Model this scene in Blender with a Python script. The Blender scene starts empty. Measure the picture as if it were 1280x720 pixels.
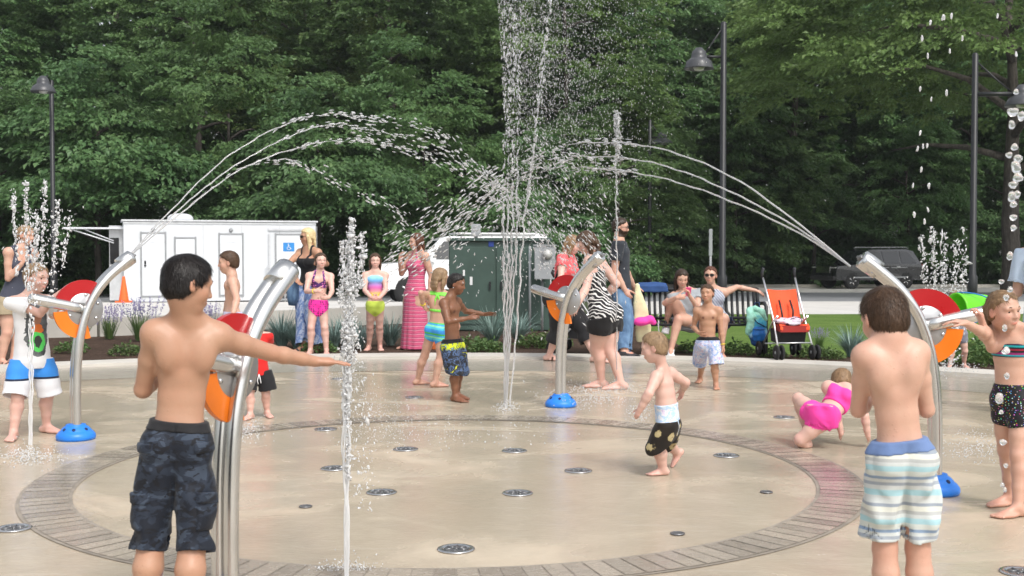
import bpy, bmesh, math, random, time
import numpy as np
from mathutils import Vector, Matrix
T0 = time.time()
S = bpy.context.scene
COL = S.collection
R = math.radians
# ------------------------------------------------------------------ camera
FPX, CAMZ, PITCH = 1460.0, 1.36, math.atan(48 / 1460.0)
cam_d = bpy.data.cameras.new('camera'); cam = bpy.data.objects.new('camera', cam_d); COL.objects.link(cam)
cam.location = (0, 0, CAMZ); cam.rotation_euler = (math.pi / 2 - PITCH, 0, 0)
cam_d.sensor_width = 36; cam_d.lens = 36 * FPX / 1280; cam_d.clip_end = 2000; cam_d.clip_start = 0.05
cam_d.dof.use_dof = True; cam_d.dof.focus_distance = 7.5; cam_d.dof.aperture_fstop = 6.3
S.camera = cam
_F = np.array([0, math.cos(PITCH), -math.sin(PITCH)]); _U = np.array([0, math.sin(PITCH), math.cos(PITCH)])
CAMP = np.array([0, 0, CAMZ])
def ray(px, py):
    return _F + np.array([1.0, 0, 0]) * ((px - 640) / FPX) + _U * ((360 - py) / FPX)
def at(px, py, Y):                       # measured point of the photograph at distance Y
    r = ray(px, py); return CAMP + r * (Y / r[1])
def terrain(y):
    return -min(max(y - 18.0, 0), 60) * 0.0135
def ground(px, py):
    r = ray(px, py); return CAMP + r * (-CAMZ / r[2])
def nrm(v):
    v = np.asarray(v, float); return v / (np.linalg.norm(v) + 1e-12)
def V(*a): return np.array(a, float)
# ------------------------------------------------------------------ scene helpers
def tag(o, label=None, cat=None, group=None, kind=None):
    if label: o['label'] = label
    if cat: o['category'] = cat
    if group: o['group'] = group
    if kind: o['kind'] = kind
    return o
def empty(name, loc, label=None, cat=None, group=None, rz=0):
    o = bpy.data.objects.new(name, None); COL.objects.link(o); o.location = loc; o.rotation_euler = (0, 0, rz)
    o.empty_display_size = .1
    return tag(o, label, cat, group)
def mesh_np(name, verts, faces, mats, parent=None, smooth=True, midx=None, cols=None, loc=None):
    """faces: (n,4) or (n,3) int array"""
    verts = np.asarray(verts, np.float32); faces = np.asarray(faces, np.int32)
    me = bpy.data.meshes.new(name)
    n, k = faces.shape
    me.vertices.add(len(verts)); me.vertices.foreach_set('co', verts.ravel())
    me.loops.add(n * k); me.loops.foreach_set('vertex_index', faces.ravel())
    me.polygons.add(n); me.polygons.foreach_set('loop_start', np.arange(0, n * k, k, dtype=np.int32))
    if midx is not None: me.polygons.foreach_set('material_index', np.asarray(midx, np.int32))
    me.update(calc_edges=True)
    me.polygons.foreach_set('use_smooth', np.full(n, smooth, bool))
    if cols is not None:
        at_ = me.attributes.new('tint', 'FLOAT_COLOR', 'POINT')
        c4 = np.ones((len(verts), 4), np.float32); c4[:, :cols.shape[1]] = cols
        at_.data.foreach_set('color', c4.ravel())
    for m in (mats if isinstance(mats, (list, tuple)) else [mats]): me.materials.append(m)
    o = bpy.data.objects.new(name, me); COL.objects.link(o)
    if parent is not None: o.parent = parent
    if loc is not None: o.location = loc
    return o
class MB:
    """collects pieces of ONE part"""
    def __init__(s): s.v = []; s.f = []; s.m = []; s.sm = []
    def add(s, vs, fs, mi=0, smooth=False):
        b = len(s.v); s.v += [tuple(map(float, v)) for v in vs]
        for f in fs: s.f.append(tuple(i + b for i in f)); s.m.append(mi); s.sm.append(smooth)
        return s
    def box(s, c, d, rz=0, mi=0, rot=None, bev=0):
        x, y, z = d[0] / 2, d[1] / 2, d[2] / 2
        M = rot if rot is not None else Matrix.Rotation(rz, 3, 'Z')
        if bev:
            bm = bmesh.new(); bmesh.ops.create_cube(bm, size=1)
            for v in bm.verts: v.co = Vector((v.co.x * d[0], v.co.y * d[1], v.co.z * d[2]))
            bmesh.ops.bevel(bm, geom=bm.edges[:], offset=bev, segments=2, profile=.7, affect='EDGES')
            bm.verts.index_update()
            vs = [M @ v.co + Vector(c) for v in bm.verts]; fs = [[v.index for v in f.verts] for f in bm.faces]; bm.free()
            return s.add(vs, fs, mi, False)
        vs = [M @ Vector(p) + Vector(c) for p in ((-x,-y,-z),(x,-y,-z),(x,y,-z),(-x,y,-z),(-x,-y,z),(x,-y,z),(x,y,z),(-x,y,z))]
        return s.add(vs, [(0,3,2,1),(4,5,6,7),(0,1,5,4),(1,2,6,5),(2,3,7,6),(3,0,4,7)], mi)
    def tube(s, pts, r, n=10, mi=0, cap=True, closed=False):
        pts = [np.asarray(p, float) for p in pts]; N = len(pts)
        rs = list(r) if hasattr(r, '__len__') else [r] * N
        vs = []; up = None
        for i, p in enumerate(pts):
            a = pts[(i - 1) % N] if (closed or i > 0) else pts[i]; b = pts[(i + 1) % N] if (closed or i < N - 1) else pts[i]
            t = nrm(b - a)
            if up is None:
                up = np.cross(t, V(0, 0, 1)); up = np.cross(t, V(1, 0, 0)) if np.linalg.norm(up) < .05 else up
            u = nrm(up - t * np.dot(up, t)); w = np.cross(t, u); up = u
            for k in range(n):
                an = 2 * math.pi * k / n; vs.append(p + (u * math.cos(an) + w * math.sin(an)) * rs[i])
        fs = []
        for i in range(N if closed else N - 1):
            j = (i + 1) % N
            for k in range(n): fs.append((i*n+k, i*n+(k+1)%n, j*n+(k+1)%n, j*n+k))
        s.add(vs, fs, mi, True)
        if cap and not closed:
            b = len(s.v) - len(vs)
            s.f.append(tuple(b + k for k in reversed(range(n)))); s.m.append(mi); s.sm.append(False)
            s.f.append(tuple(b + (N-1)*n + k for k in range(n))); s.m.append(mi); s.sm.append(False)
        return s
    def lathe(s, prof, c=(0,0,0), n=24, mi=0, axis=None, smooth=True):
        M = Matrix.Identity(3) if axis is None else Vector((0,0,1)).rotation_difference(Vector(axis)).to_matrix()
        vs = []
        for (r, z) in prof:
            for k in range(n):
                an = 2*math.pi*k/n; vs.append(M @ Vector((r*math.cos(an), r*math.sin(an), z)) + Vector(c))
        fs = []
        for i in range(len(prof)-1):
            for k in range(n): fs.append((i*n+k, i*n+(k+1)%n, (i+1)*n+(k+1)%n, (i+1)*n+k))
        s.add(vs, fs, mi, smooth)
        b = len(s.v) - len(vs)
        if prof[0][0] > 1e-4: s.f.append(tuple(b+k for k in reversed(range(n)))); s.m.append(mi); s.sm.append(False)
        if prof[-1][0] > 1e-4: s.f.append(tuple(b+(len(prof)-1)*n+k for k in range(n))); s.m.append(mi); s.sm.append(False)
        return s
    def prism(s, poly, lo, hi, plane='xz', mi=0):
        """polygon in plane extruded along the third axis"""
        def P(a, b, c): return (a, c, b) if plane == 'xz' else ((a, b, c) if plane == 'xy' else (c, a, b))
        n = len(poly); vs = [P(a, b, lo) for a, b in poly] + [P(a, b, hi) for a, b in poly]
        fs = [tuple(range(n)), tuple(n + k for k in reversed(range(n)))] + [(k, n+k, n+(k+1)%n, (k+1)%n) for k in range(n)]
        return s.add(vs, fs, mi)
    def build(s, name, mats, parent=None, loc=None, recalc=True):
        me = bpy.data.meshes.new(name); me.from_pydata(s.v, [], s.f)
        if recalc:
            bm = bmesh.new(); bm.from_mesh(me); bmesh.ops.recalc_face_normals(bm, faces=bm.faces); bm.to_mesh(me); bm.free()
        me.polygons.foreach_set('material_index', s.m); me.polygons.foreach_set('use_smooth', s.sm)
        for m in (mats if isinstance(mats, (list, tuple)) else [mats]): me.materials.append(m)
        o = bpy.data.objects.new(name, me); COL.objects.link(o)
        if parent is not None: o.parent = parent
        if loc is not None: o.location = loc
        return o
def copy_tree(o, parent=None):
    c = o.copy(); COL.objects.link(c)
    if parent is not None: c.parent = parent
    for ch in list(o.children): copy_tree(ch, c)
    return c
# ------------------------------------------------------------------ materials
class NT:
    def __init__(s, name):
        s.m = bpy.data.materials.new(name); s.m.use_nodes = True; s.t = s.m.node_tree; s.t.nodes.clear()
        s.out = s.n('ShaderNodeOutputMaterial')
    def n(s, typ, **kw):
        nd = s.t.nodes.new(typ)
        for k, v in kw.items():
            if k.startswith('i_'):
                key = k[2:].replace('_', ' '); nd.inputs[int(key) if key.isdigit() else key].default_value = v
            else: setattr(nd, k, v)
        return nd
    def l(s, a, b): s.t.links.new(a, b)
    def obj(s):
        return s.n('ShaderNodeTexCoord').outputs['Object']
    def noise(s, scale, detail=3, rough=.55, vec=None, dist=0):
        nd = s.n('ShaderNodeTexNoise', i_Scale=scale, i_Detail=detail, i_Roughness=rough, i_Distortion=dist)
        if vec is not None: s.l(vec, nd.inputs['Vector'])
        return nd.outputs['Fac']
    def ramp(s, fac, stops, interp='LINEAR'):
        r = s.n('ShaderNodeValToRGB'); r.color_ramp.interpolation = interp; e = r.color_ramp.elements
        while len(e) < len(stops): e.new(.5)
        for el, (p, c) in zip(e, stops): el.position = p; el.color = (*c, 1) if len(c) == 3 else c
        s.l(fac, r.inputs['Fac']); return r.outputs['Color']
    def mix(s, fac, a, b, mode='MIX'):
        m = s.n('ShaderNodeMix', data_type='RGBA', blend_type=mode)
        for sock, v in ((m.inputs[0], fac), (m.inputs[6], a), (m.inputs[7], b)):
            if hasattr(v, 'is_output'): s.l(v, sock)
            elif isinstance(v, (int, float)): sock.default_value = v
            else: sock.default_value = (*v, 1)
        return m.outputs[2]
    def math(s, op, a, b=None, c=None, clamp=False):
        m = s.n('ShaderNodeMath', operation=op); m.use_clamp = clamp
        for sock, v in zip(m.inputs, (a, b, c)):
            if v is None: continue
            if hasattr(v, 'is_output'): s.l(v, sock)
            else: sock.default_value = v
        return m.outputs[0]
    def sep(s, vec):
        n = s.n('ShaderNodeSeparateXYZ'); s.l(vec, n.inputs[0]); return n.outputs
    def comb(s, x=0, y=0, z=0):
        n = s.n('ShaderNodeCombineXYZ')
        for sock, v in zip(n.inputs, (x, y, z)):
            if hasattr(v, 'is_output'): s.l(v, sock)
            else: sock.default_value = v
        return n.outputs[0]
    def scale(s, vec, sc):
        n = s.n('ShaderNodeMapping'); n.inputs['Scale'].default_value = sc; s.l(vec, n.inputs['Vector']); return n.outputs[0]
    def bump(s, h, strength=.3, dist=.01):
        b = s.n('ShaderNodeBump', i_Strength=strength, i_Distance=dist); s.l(h, b.inputs['Height']); return b.outputs[0]
    def pbr(s, color=(.5,.5,.5), rough=.5, metal=0, normal=None, spec=.5, sss=0, sss_r=(1,.3,.15), sss_s=.01, trans=0, ior=1.45, coat=0, alpha=None, sheen=0):
        p = s.n('ShaderNodeBsdfPrincipled')
        def put(k, v):
            if hasattr(v, 'is_output'): s.l(v, p.inputs[k])
            elif k == 'Base Color' and len(v) == 3: p.inputs[k].default_value = (*v, 1)
            else: p.inputs[k].default_value = v
        put('Base Color', color); put('Roughness', rough); put('Metallic', metal); put('Specular IOR Level', spec)
        if normal is not None: s.l(normal, p.inputs['Normal'])
        if sss: put('Subsurface Weight', sss); put('Subsurface Radius', sss_r); put('Subsurface Scale', sss_s)
        if trans: put('Transmission Weight', trans)
        put('IOR', ior)
        if coat: put('Coat Weight', coat); put('Coat Roughness', .08)
        if sheen: put('Sheen Weight', sheen)
        if alpha is not None: put('Alpha', alpha)
        s.l(p.outputs[0], s.out.inputs[0]); return s.m
MATS = {}
def simple(name, color, rough=.5, metal=0, spec=.5, var=.12, scale=6, bump=0, bscale=60, coat=0, bdist=.004):
    if name in MATS: return MATS[name]
    t = NT(name); o = t.obj()
    f = t.noise(scale, 4, .6, o)
    c0 = tuple(max(0, c * (1 - var)) for c in color); c1 = tuple(min(1, c * (1 + var)) for c in color)
    c = t.ramp(f, [(.3, c0), (.7, c1)])
    rg = t.math('MULTIPLY_ADD', f, .25 * rough, rough * .87)
    nm = t.bump(t.noise(bscale, 3, .6, o), bump, bdist) if bump else None
    MATS[name] = t.pbr(c, rg, metal, nm, spec, coat=coat); return MATS[name]
# ------------------------------------------------------------------ signed distance modelling: bodies, hair and clothes are grown as one surface each
BIG = 1.0
def smin(a, b, k):
    if k <= 0: return np.minimum(a, b)
    h = np.maximum(k - np.abs(a - b), 0) / k
    return np.minimum(a, b) - h * h * (k * .25)
def smax(a, b, k): return -smin(-a, -b, k)
class RC:                                        # tapered capsule
    def __init__(s, a, b, r1, r2=None):
        s.a = np.asarray(a, np.float32); s.b = np.asarray(b, np.float32); s.r1 = r1; s.r2 = r1 if r2 is None else r2
        m = max(s.r1, s.r2); s.lo = np.minimum(s.a, s.b) - m; s.hi = np.maximum(s.a, s.b) + m
    def ev(s, X, Y, Z):
        ab = s.b - s.a; L = float(np.dot(ab, ab)) + 1e-9
        x, y, z = X - s.a[0], Y - s.a[1], Z - s.a[2]
        t = np.clip((x * ab[0] + y * ab[1] + z * ab[2]) / L, 0, 1)
        return np.sqrt((x - t*ab[0])**2 + (y - t*ab[1])**2 + (z - t*ab[2])**2) - (s.r1 + (s.r2 - s.r1) * t)
class EL:                                        # ellipsoid, axes = rows of M
    def __init__(s, c, r, M=None):
        s.c = np.asarray(c, np.float32); s.r = np.asarray(r, np.float32); s.M = np.eye(3, dtype=np.float32) if M is None else np.asarray(M, np.float32)
        ex = np.sqrt(((s.M.T * s.r) ** 2).sum(1)); s.lo = s.c - ex; s.hi = s.c + ex
    def ev(s, X, Y, Z):
        x, y, z = X - s.c[0], Y - s.c[1], Z - s.c[2]; k0 = 0; k1 = 0
        for i in range(3):
            u = (x * s.M[i,0] + y * s.M[i,1] + z * s.M[i,2]) / s.r[i]; k0 = k0 + u * u; u = u / s.r[i]; k1 = k1 + u * u
        k0 = np.sqrt(k0); return k0 * (k0 - 1) / (np.sqrt(k1) + 1e-9)
class LOFT:                                      # elliptical sections along a polyline; side = unit vectors of half-width a, b the other way
    def __init__(s, pts, side, a, b):
        s.p = np.asarray(pts, np.float32); n = len(s.p)
        s.a = np.full(n, a, np.float32) if np.isscalar(a) else np.asarray(a, np.float32)
        s.b = np.full(n, b, np.float32) if np.isscalar(b) else np.asarray(b, np.float32)
        side = np.asarray(side, np.float32); s.s = np.tile(side, (n, 1)) if side.ndim == 1 else side
        m = max(s.a.max(), s.b.max()); s.lo = s.p.min(0) - m; s.hi = s.p.max(0) + m
    def ev(s, X, Y, Z):
        D = None
        for i in range(len(s.p) - 1):
            A, B = s.p[i], s.p[i+1]; ab = B - A; L = float(np.linalg.norm(ab)) + 1e-9; d = ab / L
            x, y, z = X - A[0], Y - A[1], Z - A[2]
            w = x*d[0] + y*d[1] + z*d[2]; t = np.clip(w / L, 0, 1)
            sd = nrm((s.s[i] + s.s[i+1])); sd = nrm(sd - d * np.dot(sd, d)).astype(np.float32); f = np.cross(d, sd)
            ra = s.a[i] + (s.a[i+1]-s.a[i]) * t; rb = s.b[i] + (s.b[i+1]-s.b[i]) * t
            u = x*sd[0] + y*sd[1] + z*sd[2]; v = x*f[0] + y*f[1] + z*f[2]; e = w - t * L
            rm = np.minimum(ra, rb)
            k0 = np.sqrt((u/ra)**2 + (v/rb)**2 + (e/rm)**2); k1 = np.sqrt((u/ra**2)**2 + (v/rb**2)**2 + (e/rm**2)**2)
            q = k0 * (k0 - 1) / (k1 + 1e-6)
            q = np.where(k0 < .05, -rm, q)
            D = q if D is None else smin(D, q, .012)
        return D
class VOL:
    mg = 0
    def __init__(s, lo, hi, vox):
        s.vox = vox; s.lo = np.asarray(lo, float); s.n = np.ceil((np.asarray(hi) - s.lo) / vox).astype(int) + 1
        s.ax = [(s.lo[i] + vox * np.arange(s.n[i])).astype(np.float32) for i in range(3)]
        s.F = np.full(s.n, BIG, np.float32)
    def like(s):
        o = VOL.__new__(VOL); o.vox = s.vox; o.lo = s.lo; o.n = s.n; o.ax = s.ax; o.F = np.full(s.n, BIG, np.float32); o.mg = .06; return o
    def blk(s, lo, hi, m):
        i0 = np.clip(np.floor((lo - m - s.lo) / s.vox).astype(int), 0, s.n); i1 = np.clip(np.ceil((hi + m - s.lo) / s.vox).astype(int) + 1, 0, s.n)
        sl = tuple(slice(a, b) for a, b in zip(i0, i1))
        return sl, s.ax[0][sl[0]][:,None,None], s.ax[1][sl[1]][None,:,None], s.ax[2][sl[2]][None,None,:]
    def xyz(s): return s.ax[0][:,None,None], s.ax[1][None,:,None], s.ax[2][None,None,:]
    def u(s, p, k=.0):
        sl, X, Y, Z = s.blk(p.lo, p.hi, k + 3 * s.vox + s.mg)
        if 0 in s.F[sl].shape: return s
        s.F[sl] = smin(s.F[sl], p.ev(X, Y, Z), k); return s
    def sub(s, p, k=.0):
        sl, X, Y, Z = s.blk(p.lo, p.hi, k + 3 * s.vox + s.mg)
        if 0 in s.F[sl].shape: return s
        s.F[sl] = smax(s.F[sl], -p.ev(X, Y, Z), k); return s
def nets(vol, F=None):
    """surface nets -> verts, quads (outward)"""
    F = vol.F if F is None else F
    ins = F < 0
    idx = np.argwhere(ins)
    if len(idx) == 0: return np.zeros((0,3), np.float32), np.zeros((0,4), np.int32)
    a = np.maximum(idx.min(0) - 2, 0); b = np.minimum(idx.max(0) + 3, F.shape)
    F = F[a[0]:b[0], a[1]:b[1], a[2]:b[2]]
    F = np.pad(F, 1, constant_values=.02); ins = F < 0
    nx, ny, nz = F.shape
    c = [(i, j, k) for i in (0,1) for j in (0,1) for k in (0,1)]
    def sub(A, o): return A[o[0]:nx-1+o[0], o[1]:ny-1+o[1], o[2]:nz-1+o[2]]
    cnt = sum(sub(ins, o).astype(np.int8) for o in c)
    act = (cnt > 0) & (cnt < 8); cells = np.argwhere(act)
    vid = np.full(act.shape, -1, np.int32); vid[act] = np.arange(len(cells))
    vals = {o: F[cells[:,0]+o[0], cells[:,1]+o[1], cells[:,2]+o[2]] for o in c}
    acc = np.zeros((len(cells), 3), np.float32); num = np.zeros(len(cells), np.float32)
    for o in c:
        for ax in range(3):
            if o[ax]: continue
            o2 = list(o); o2[ax] = 1; o2 = tuple(o2); f0, f1 = vals[o], vals[o2]
            cr = (f0 < 0) != (f1 < 0); t = np.where(cr, f0 / np.where(cr, f0 - f1, 1), 0)
            p = np.array(o, np.float32)[None].repeat(len(cells), 0); p[:, ax] = t
            acc += p * cr[:,None]; num += cr
    vp = cells + acc / num[:,None]
    verts = (vp - 1 + a) * vol.vox + vol.lo
    quads = []
    for ax in range(3):
        u, w = (ax+1) % 3, (ax+2) % 3
        s0 = [slice(1, None)] * 3; s0[ax] = slice(0, -1); s1 = [slice(1, None)] * 3; s1[ax] = slice(1, None)
        # edges from grid point p to p+ax, with u,w >=1
        A = ins[tuple(s0)]; B = ins[tuple(s1)]
        e = np.argwhere(A != B)
        off = np.ones(3, int); off[ax] = 0; e = e + off
        ok = (e[:,u] < F.shape[u]-1) & (e[:,w] < F.shape[w]-1); e = e[ok]
        flip = ins[e[:,0], e[:,1], e[:,2]]
        def g(du, dw):
            q = e.copy(); q[:,u] -= du; q[:,w] -= dw; return vid[q[:,0], q[:,1], q[:,2]]
        q = np.stack([g(1,1), g(0,1), g(0,0), g(1,0)], 1)
        q[~flip] = q[~flip][:, ::-1]; quads.append(q)
    quads = np.concatenate(quads); quads = quads[(quads >= 0).all(1)]
    return verts.astype(np.float32), quads.astype(np.int32)
def relax(v, q, it=2, lam=.5):
    e = np.concatenate([q[:, [0,1]], q[:, [1,2]], q[:, [2,3]], q[:, [3,0]]])
    n = len(v); deg = np.bincount(e[:,0], minlength=n) + np.bincount(e[:,1], minlength=n)
    for _ in range(it):
        s = np.zeros_like(v)
        for k in range(3): s[:,k] = np.bincount(e[:,0], v[e[:,1],k], n) + np.bincount(e[:,1], v[e[:,0],k], n)
        v = v + lam * (s / np.maximum(deg,1)[:,None] - v)
    return v
def wav(X, Y, Z, seed, freq, n=5):
    rg = np.random.RandomState(seed); s = 0
    for _ in range(n):
        d = rg.normal(size=3); d /= np.linalg.norm(d); d *= freq * rg.uniform(.6, 1.5)
        s = s + np.sin(X*d[0] + Y*d[1] + Z*d[2] + rg.uniform(0, 6.3))
    return s / n
# ------------------------------------------------------------------ people
PROP = dict(
 child=dict(ua=.165, fa=.142, hand=.102, th=.236, sh=.222, ank=.040, sw=.100, hw=.041, foot=.152, rT=.050, rK=.034, rC=.037, rA=.0215, rU=.0285, rE=.022, rF=.0235, rW=.0155,
   sec=[(-.12,.050,.046),(0,.071,.057),(.15,.072,.054),(.38,.069,.050),(.58,.075,.054),(.76,.079,.057),(.89,.066,.045),(1.0,.034,.034)]),
 tod=dict(ua=.150, fa=.128, hand=.095, th=.195, sh=.185, ank=.042, sw=.108, hw=.052, foot=.145, rT=.070, rK=.045, rC=.046, rA=.030, rU=.037, rE=.030, rF=.031, rW=.022,
   sec=[(-.14,.07,.06),(0,.097,.078),(.18,.098,.080),(.40,.098,.078),(.60,.094,.072),(.78,.088,.066),(.9,.07,.05),(1.0,.045,.042)]),
 f=dict(ua=.172, fa=.146, hand=.102, th=.245, sh=.238, ank=.040, sw=.097, hw=.052, foot=.148, rT=.064, rK=.036, rC=.036, rA=.0205, rU=.029, rE=.0215, rF=.023, rW=.0155,
   sec=[(-.12,.066,.056),(0,.100,.068),(.15,.094,.064),(.42,.071,.052),(.60,.078,.057),(.76,.082,.060),(.90,.064,.044),(1.0,.031,.031)]),
 m=dict(ua=.175, fa=.150, hand=.106, th=.245, sh=.240, ank=.040, sw=.112, hw=.050, foot=.152, rT=.060, rK=.036, rC=.037, rA=.022, rU=.032, rE=.024, rF=.026, rW=.0175,
   sec=[(-.12,.06,.052),(0,.088,.064),(.15,.085,.062),(.42,.080,.058),(.60,.086,.062),(.78,.092,.066),(.90,.076,.050),(1.0,.036,.036)]))
def facing(yaw):
    a = R(yaw); return V(math.sin(a), -math.cos(a), 0), V(math.cos(a), math.sin(a), 0)     # front, own left
def onray(px, py, parent, L, s):
    """point seen at the pixel, a bone's length L from its parent joint (s=+1 farther, -1 nearer)"""
    d = nrm(ray(px, py)); oc = parent - CAMP; b = float(np.dot(d, oc)); c = float(np.dot(oc, oc)) - L * L; disc = b*b - c
    if disc < 0:
        p = CAMP + d * b; return parent + nrm(p - parent) * min(np.linalg.norm(p - parent), L * 1.06)
    return CAMP + d * (b + s * math.sqrt(disc))
def ik(A, C, l1, l2, pole):
    d = C - A; D = np.linalg.norm(d); u = d / D
    if D > (l1 + l2) * .998: return A + d * (l1 / (l1 + l2))
    x = (l1*l1 - l2*l2 + D*D) / (2*D); hgt = math.sqrt(max(l1*l1 - x*x, 0))
    p = nrm(pole - u * np.dot(pole, u)); return A + u * x + p * hgt
class Person:
    def __init__(s, label, h, hh, kind, Y, pelvis, neck, head, yaw, fyaw, hyaw=None, fpitch=0, froll=0, sroll=0, wid=1.0, limb=1.0,
                 armL=None, armR=None, legL=None, legR=None, skin=None, vox=.007, bow=0, belly=0, group=None, bust=0, swk=1, nip=False, shoefeet=False, pelY=0, sdrop=.028):
        P = s.P = PROP[kind]; s.h = h; s.hh = hh; s.kind = kind; s.wid = wid
        hyaw = yaw if hyaw is None else hyaw
        s.vox = vox; s.label = label
        s.pel = at(pelvis[0], pelvis[1], Y + pelY)
        s.neck = at(neck[0], neck[1], Y + (neck[2] if len(neck) > 2 else 0))
        s.head = at(head[0], head[1], Y + (head[2] if len(head) > 2 else 0))
        s.tf, s.tl = facing(yaw); s.hf, s.hl = facing(hyaw)
        s.ax = nrm(s.neck - s.pel); s.tlen = np.linalg.norm(s.neck - s.pel)
        s.tl = nrm(s.tl + V(0,0,1) * math.tan(R(sroll))); s.tl = nrm(s.tl - s.ax*np.dot(s.tl, s.ax)*.6); s.tf = nrm(np.cross(s.tl, s.ax)); s.tf = s.tf if np.dot(s.tf, facing(yaw)[0]) > 0 else -s.tf
        # head frame
        ff, fl = facing(fyaw); pit = R(fpitch); up = V(0,0,1)
        f2 = ff*math.cos(pit) - up*math.sin(pit); u2 = up*math.cos(pit) + ff*math.sin(pit)
        rr = R(froll); s.fl = fl*math.cos(rr) + u2*math.sin(rr); s.fu = u2*math.cos(rr) - fl*math.sin(rr); s.ff = f2
        s.spine = []
        for t in np.linspace(0, 1, 9):
            s.spine.append(s.pel + (s.neck - s.pel)*t - s.tf * bow * h * 4*t*(1-t))
        s.arms = {}
        for side, spec, sg in (('L', armL, 1), ('R', armR, -1)):
            sh = s.neck + s.tl * sg * P['sw'] * h * wid**.5 * swk - s.ax * sdrop * h
            spec = spec or {}
            if 'sh' in spec: sh = sh + s.tl*spec['sh'][0]*h + s.tf*spec['sh'][1]*h + V(0,0,1)*spec['sh'][2]*h
            ua, fa = P['ua']*h, P['fa']*h
            if 'e' in spec: el = onray(spec['e'][0], spec['e'][1], sh, ua, spec['e'][2])
            else: el = sh + nrm(V(0,0,-1) + s.tl*sg*.22 - s.tf*.05) * ua
            if 'w3' in spec: wr = np.asarray(spec['w3'], float); el = ik(sh, wr, ua, fa, V(*spec.get('pole', (0,0,-1))))
            elif 'w' in spec: wr = onray(spec['w'][0], spec['w'][1], el, fa, spec['w'][2])
            else: wr = el + nrm(V(0,0,-1) + s.tl*sg*.05 + s.tf*.22) * fa
            hd = nrm(wr - el)
            if 'hd' in spec: hd = nrm(V(*spec['hd']))
            pn = V(*spec['pn']) if 'pn' in spec else -s.tl*sg
            s.arms[side] = (sh, el, wr, hd, nrm(pn - hd*np.dot(pn, hd)), spec.get('curl', .35), spec.get('spread', .06), spec.get('thumb', .5))
        s.legs = {}
        for side, spec, sg in (('L', legL, 1), ('R', legR, -1)):
            hip = s.pel + s.hl * sg * P['hw'] * h * wid**.5
            spec = spec or {}
            toe = facing(spec.get('toe', hyaw))[0]
            l1, l2 = P['th']*h, P['sh']*h
            if 'k' in spec:
                kn = onray(spec['k'][0], spec['k'][1], hip, l1, spec['k'][2]); an = onray(spec['a'][0], spec['a'][1], kn, l2, spec['a'][2])
            else:
                g = ground(*spec['g']); an = g + V(0, 0, P['ank']*h + spec.get('lift', 0))
                D_ = np.linalg.norm(an-hip); k_ = min(1, max(.72, D_/(spec.get('ext', .988)*(l1+l2)))); l1 *= k_; l2 *= k_
                kn = ik(hip, an, l1, l2, V(*spec['pole']) if 'pole' in spec else facing(spec.get('kyaw', spec.get('toe', hyaw)))[0])
            td = V(*spec['td']) if 'td' in spec else toe + V(0,0,-.0)
            s.legs[side] = (hip, kn, an, nrm(td), spec.get('flat', True))
        c = (s.legs['L'][2] + s.legs['R'][2]) / 2; s.root = V(c[0], c[1], 0)
        for nme in ('pel', 'neck', 'head'): setattr(s, nme, getattr(s, nme) - s.root)
        s.spine = [q - s.root for q in s.spine]
        s.arms = {k: tuple([v[0]-s.root, v[1]-s.root, v[2]-s.root] + list(v[3:])) for k, v in s.arms.items()}
        s.legs = {k: tuple([v[0]-s.root, v[1]-s.root, v[2]-s.root] + list(v[3:])) for k, v in s.legs.items()}
        s.obj = empty('person', tuple(s.root), label, 'person', group)
        s.nip = nip; s.skin = skin; s.limb = limb; s.belly = belly; s.bust = bust; s.shoefeet = shoefeet
        s.grow()
    # local coordinates
    def tc(s, X, Y, Z):
        d = (X - s.pel[0], Y - s.pel[1], Z - s.pel[2]); dot = lambda v: d[0]*np.float32(v[0]) + d[1]*np.float32(v[1]) + d[2]*np.float32(v[2])
        return dot(s.tl), dot(s.tf), dot(s.ax) / s.tlen
    def hc(s, X, Y, Z):
        d = (X - s.head[0], Y - s.head[1], Z - s.head[2]); dot = lambda v: (d[0]*np.float32(v[0]) + d[1]*np.float32(v[1]) + d[2]*np.float32(v[2])) / np.float32(s.hh)
        return dot(s.fl), dot(s.ff), dot(s.fu)
    def H(s, x, y, z): return s.head + (s.fl*x + s.ff*y + s.fu*z) * s.hh
    def grow(s):
        P, h, hh, vx = s.P, s.h, s.hh, s.vox
        pts = [s.pel, s.neck, s.head] + [q for a in s.arms.values() for q in (a[0], a[1], a[2], a[2] + a[3]*P['hand']*h)] + [q for l in s.legs.values() for q in l[:3]] + [l[2] + l[3]*P['foot']*h for l in s.legs.values()]
        pts = np.array(pts); lo = pts.min(0) - .12*h; hi = pts.max(0) + .12*h
        lo = np.minimum(lo, s.head - .75*hh); hi = np.maximum(hi, s.head + .75*hh); lo[2] = max(lo[2], -.02)
        vol = s.vol = VOL(lo, hi, vx)
        w = s.wid
        # torso
        ts = np.array([q[0] for q in P['sec']]); aa = np.array([q[1] for q in P['sec']])*h*w; bb = np.array([q[2] for q in P['sec']])*h*w
        sp = []; sd = []
        for t in ts:
            i = np.clip(t, 0, 1)*8; k = int(min(i, 7)); q = s.spine[k] + (s.spine[k+1]-s.spine[k])*(i-k)
            if t < 0: q = s.pel + nrm(s.spine[1]-s.spine[0])*t*s.tlen
            sp.append(q); sd.append(nrm(s.hl*(1-np.clip(t,0,1)) + s.tl*np.clip(t,0,1)))
        s.torso = LOFT(sp, sd, aa, bb); s.sec = (np.array(sp), np.array(sd), aa, bb)
        vol.u(s.torso)
        back = lambda t, u, v: s.pel + s.ax*t*s.tlen + s.tl*u*h + s.tf*v*h
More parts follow.
